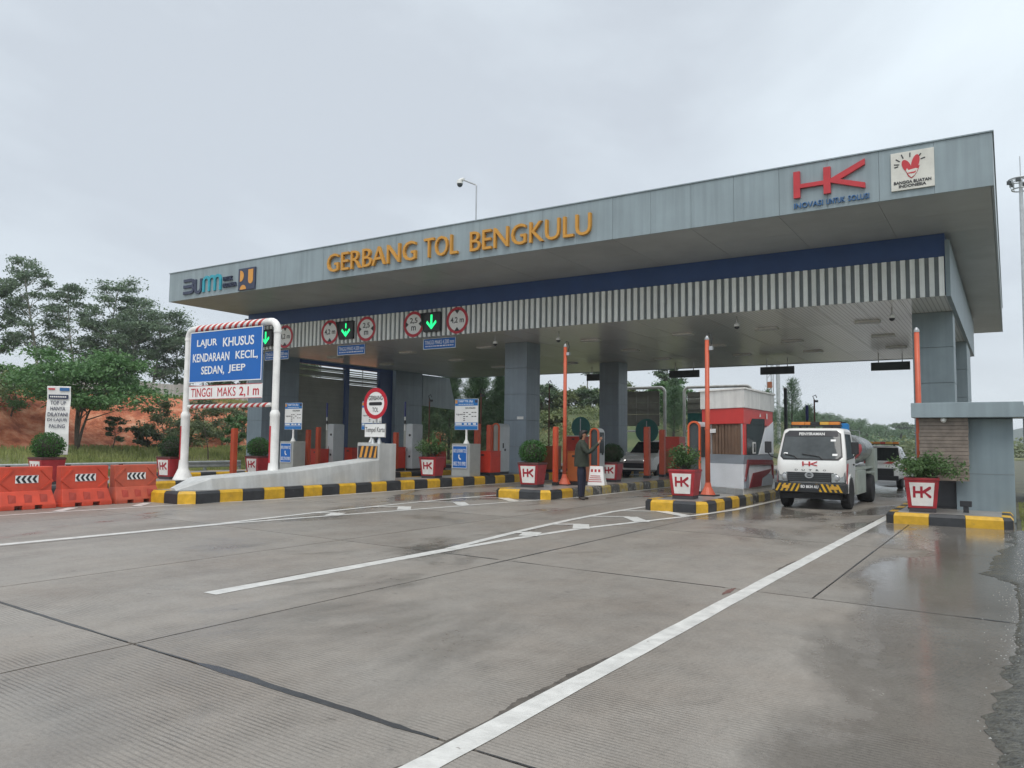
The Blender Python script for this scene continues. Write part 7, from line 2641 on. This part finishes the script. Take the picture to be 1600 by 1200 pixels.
ptr = MB().tube([(0, 0, -0.3), (0, 0, 2.0), (0.05, 0, 3.6)], [0.42, 0.36, 0.40], 9).mesh('trunk', [MATS['bark_dark']])
PP = []
rp_ = random.Random(5)
for row in range(8):
    for c in range(14):
        x = -74 + c * 4.1 + (row % 2) * 2.0 + rp_.uniform(-0.8, 0.8)
        y = 190 + row * 6.5 + rp_.uniform(-1.5, 1.5)
        if x > -31 + row * 1.5 + rp_.uniform(-3, 3):
            continue
        PP.append((x, y))
for i, (x, y) in enumerate(PP):
    t = thing('oil_palm', 'oil palm with arching fronds in the plantation on the far hill', 'palm tree', (x, y, palm_hill_z(x, y) - 0.2), rp_.uniform(0, 6), 'oil palms on the far hill')
    s = rp_.uniform(0.50, 0.66)
    t.scale = (s, s, s * rp_.uniform(0.85, 1.05))
    link('crown', PM[i % 3], t)
    link('trunk', ptr, t)

# far-off tree belt that reads as one mass on the horizon
def belt(name, label_kind, pts, size, m, n_each, sx, sz, seed):
    rng = np.random.default_rng(seed)
    C = []
    for (x, y, z) in pts:
        C.append(rng.normal(size=(n_each, 3)) * np.array([sx, sx, sz]) + np.array([x, y, z]))
    C = np.concatenate(C)
    v, q = leaf_cloud(C, size, 0.6, 0.4, rng=rng)
    o = link(name, fast_mesh(name, v, q, m))
    return tag(o, kind='stuff')
belt('far_wood', '', [(-24 + 5 * k + rp_.uniform(-1, 1), 150 + rp_.uniform(-8, 60), 0.7 + rp_.uniform(0, 1.1)) for k in range(16)], 0.42, 'leaf_hill', 420, 2.6, 0.9, 3)
belt('hill_scrub_cover', '', [(rp_.uniform(-62, -34), 0, 0) for k in range(0)] + [(x, y, hill_z(x, y) + 0.15) for x, y in [(rp_.uniform(-66, -33.5), rp_.uniform(56, 84)) for k in range(260)]], 0.13, 'leaf_hill', 150, 0.9, 0.25, 4)
belt('bank_dry_grass', '', [(x, y, hill_z(x, y) + 0.2) for x, y in [(rp_.uniform(-52, -38), rp_.uniform(52, 66)) for k in range(60)]], 0.12, 'grass_dry', 160, 0.9, 0.18, 6)

belt('plantation_ground_cover', '', [(x, y, palm_hill_z(x, y) + 0.6) for x, y in [(rp_.uniform(-85, -14), rp_.uniform(183, 246)) for k in range(260)]], 0.34, 'leaf_palm', 110, 2.0, 0.55, 8)

# grass on the shelf: blades too many to count
def blades(name, xy, zf, h, w, m, seed):
    rng = np.random.default_rng(seed)
    n = len(xy)
    base = np.array([(x, y, zf(x, y)) for x, y in xy])
    a = rng.uniform(0, 2 * PI, n)
    lean = rng.normal(size=(n, 2)) * 0.25
    hh = h * rng.uniform(0.5, 1.4, n)
    s = np.stack([np.cos(a), np.sin(a), np.zeros(n)], 1) * w
    tip = base + np.stack([lean[:, 0] * hh, lean[:, 1] * hh, hh], 1)
    mid = base + np.stack([lean[:, 0] * hh * 0.3, lean[:, 1] * hh * 0.3, hh * 0.55], 1)
    v = np.stack([base - s, base + s, mid + s * 0.8, tip + s * 0.1, mid - s * 0.8], 1)
    v = v.reshape(-1, 3)
    i = np.arange(n, dtype=np.int32)[:, None] * 5
    q1 = np.concatenate([i + 0, i + 1, i + 2, i + 4], 1)
    q2 = np.concatenate([i + 4, i + 2, i + 3, i + 3], 1)
    me = fast_mesh(name, v, np.concatenate([q1], 0), m)
    return tag(link(name, me), kind='stuff')
rg = np.random.default_rng(9)
xy = np.stack([rg.uniform(-44.8, -32.9, 42000), rg.uniform(4, 46, 42000)], 1)
keep = (np.sin(xy[:, 0] * 0.9) + np.sin(xy[:, 1] * 0.6 + xy[:, 0] * 0.3) + rg.normal(size=len(xy)) * 0.8) > -0.7
blades('tall_grass', xy[keep], shelf_z, 0.42, 0.022, 'grass_blade', 10)
xy = np.stack([rg.uniform(-50.8, -49.2, 5000), rg.uniform(8, 50, 5000)], 1)
blades('bank_grass', xy, bank_z, 0.40, 0.03, 'grass_blade', 11)
xy = np.stack([0.16 + rg.exponential(0.6, 9000), rg.uniform(3, 28, 9000)], 1)
blades('verge_grass', xy, lambda x, y: -0.06 + 0.10 * smooth(0.3, 3, x), 0.10, 0.006, 'grass_blade', 12)
# loose pale gravel washed along the edge of the slabs
n = 700
gx = 0.02 + rg.normal(size=n) * 0.10
gy = rg.uniform(3.0, 18.0, n)
gs = rg.uniform(0.003, 0.009, n)
V, F = [], []
base_v = np.array([(1, 0, 0), (0, 1, 0), (-1, 0, 0), (0, -1, 0), (0, 0, 0.9)])
base_f = np.array([(0, 1, 4), (1, 2, 4), (2, 3, 4), (3, 0, 4)], dtype=np.int32)
Vn = (base_v[None] * gs[:, None, None] * rg.uniform(0.6, 1.4, (n, 5, 3))) + np.stack([gx, gy, np.where(gx > 0.0, 0.008, 0.002)], 1)[:, None, :]
Fn = base_f[None] + (np.arange(n, dtype=np.int32) * 5)[:, None, None]
tag(link('gravel', fast_mesh('gravel', Vn.reshape(-1, 3), Fn.reshape(-1, 3), 'gravel')), kind='stuff')

# ------------------------------------------------------------------ masts beyond
t = thing('high_mast', 'tall steel mast with a ring platform at the picture edge', 'mast', (1.2, 64.6, -0.1))
MB().tube([(0, 0, 0), (0, 0, 12), (0, 0, 20.6)], [0.24, 0.18, 0.12], 12).build('pole', 'galvanised', t)
b = MB()
for (r, z) in ((0.75, 20.6), (0.55, 19.9)):
    b.tube([(r * math.cos(2 * PI * k / 20), r * math.sin(2 * PI * k / 20), z) for k in range(21)], 0.045, 6)
for k in range(8):
    a = 2 * PI * k / 8
    b.tube([(0.75 * math.cos(a), 0.75 * math.sin(a), 20.6), (0.55 * math.cos(a), 0.55 * math.sin(a), 19.9)], 0.03, 5)
    b.tube([(0, 0, 20.75), (0.75 * math.cos(a), 0.75 * math.sin(a), 20.6)], 0.03, 5)
b.build('platform', 'galvanised', t)
for k in range(6):
    a = 2 * PI * k / 6 + 0.3
    MB().box(0.72 * math.cos(a) - 0.15, 0.72 * math.cos(a) + 0.15, 0.72 * math.sin(a) - 0.15, 0.72 * math.sin(a) + 0.15, 20.32, 20.52).build('floodlight', 'dark_panel', t)
MB().tube([(0, 0, 20.6), (0, 0, 22.3)], 0.03, 6).build('lightning_rod', 'galvanised', t)
t = thing('lattice_mast', 'slim lattice mast with a reddish box rising behind the toll booth', 'mast', (-23.2, 92.0, 0.5))
for (dx, dy) in ((-0.35, 0), (0.35, 0), (0, 0.5)):
    MB().tube([(dx, dy, 0), (dx, dy, 16)], 0.06, 6).build('leg', 'galvanised', t)
b = MB()
for k in range(20):
    b.tube([(-0.35, 0, 0.8 * k), (0.35, 0, 0.8 * k + 0.8)], 0.03, 5)
b.build('bracing', 'galvanised', t)
MB().box(-0.25, 0.25, -0.25, -0.07, 7.7, 8.4).build('box', 'machine_brown', t)
t = thing('steel_pole', 'plain grey steel pole standing beside the lattice mast', 'pole', (-22.3, 92.0, 0.5))
MB().tube([(0, 0, 0), (0, 0, 16)], 0.22, 10).build('pole', 'galvanised', t)
MB().lathe([(0.5, 0), (0.5, 0.06), (0.24, 0.1)], 10).build('flange', 'galvanised', t)

# ------------------------------------------------------------------ moist air
hzm = bpy.data.materials.new('haze_air')
hzm.use_nodes = True
ht = hzm.node_tree
ht.nodes.clear()
ho = ht.nodes.new('ShaderNodeOutputMaterial')
hv = ht.nodes.new('ShaderNodeVolumePrincipled')
hv.inputs['Color'].default_value = (0.92, 0.95, 1.0, 1)
hv.inputs['Density'].default_value = 0.0006
hv.inputs['Anisotropy'].default_value = 0.1
ht.links.new(hv.outputs['Volume'], ho.inputs['Volume'])
MATS['haze_air'] = hzm
hb = MB()
hb.box(-2600, 2600, -900, 4100, -3.5, 24.5)
tag(hb.build('haze', 'haze_air'), kind='stuff')
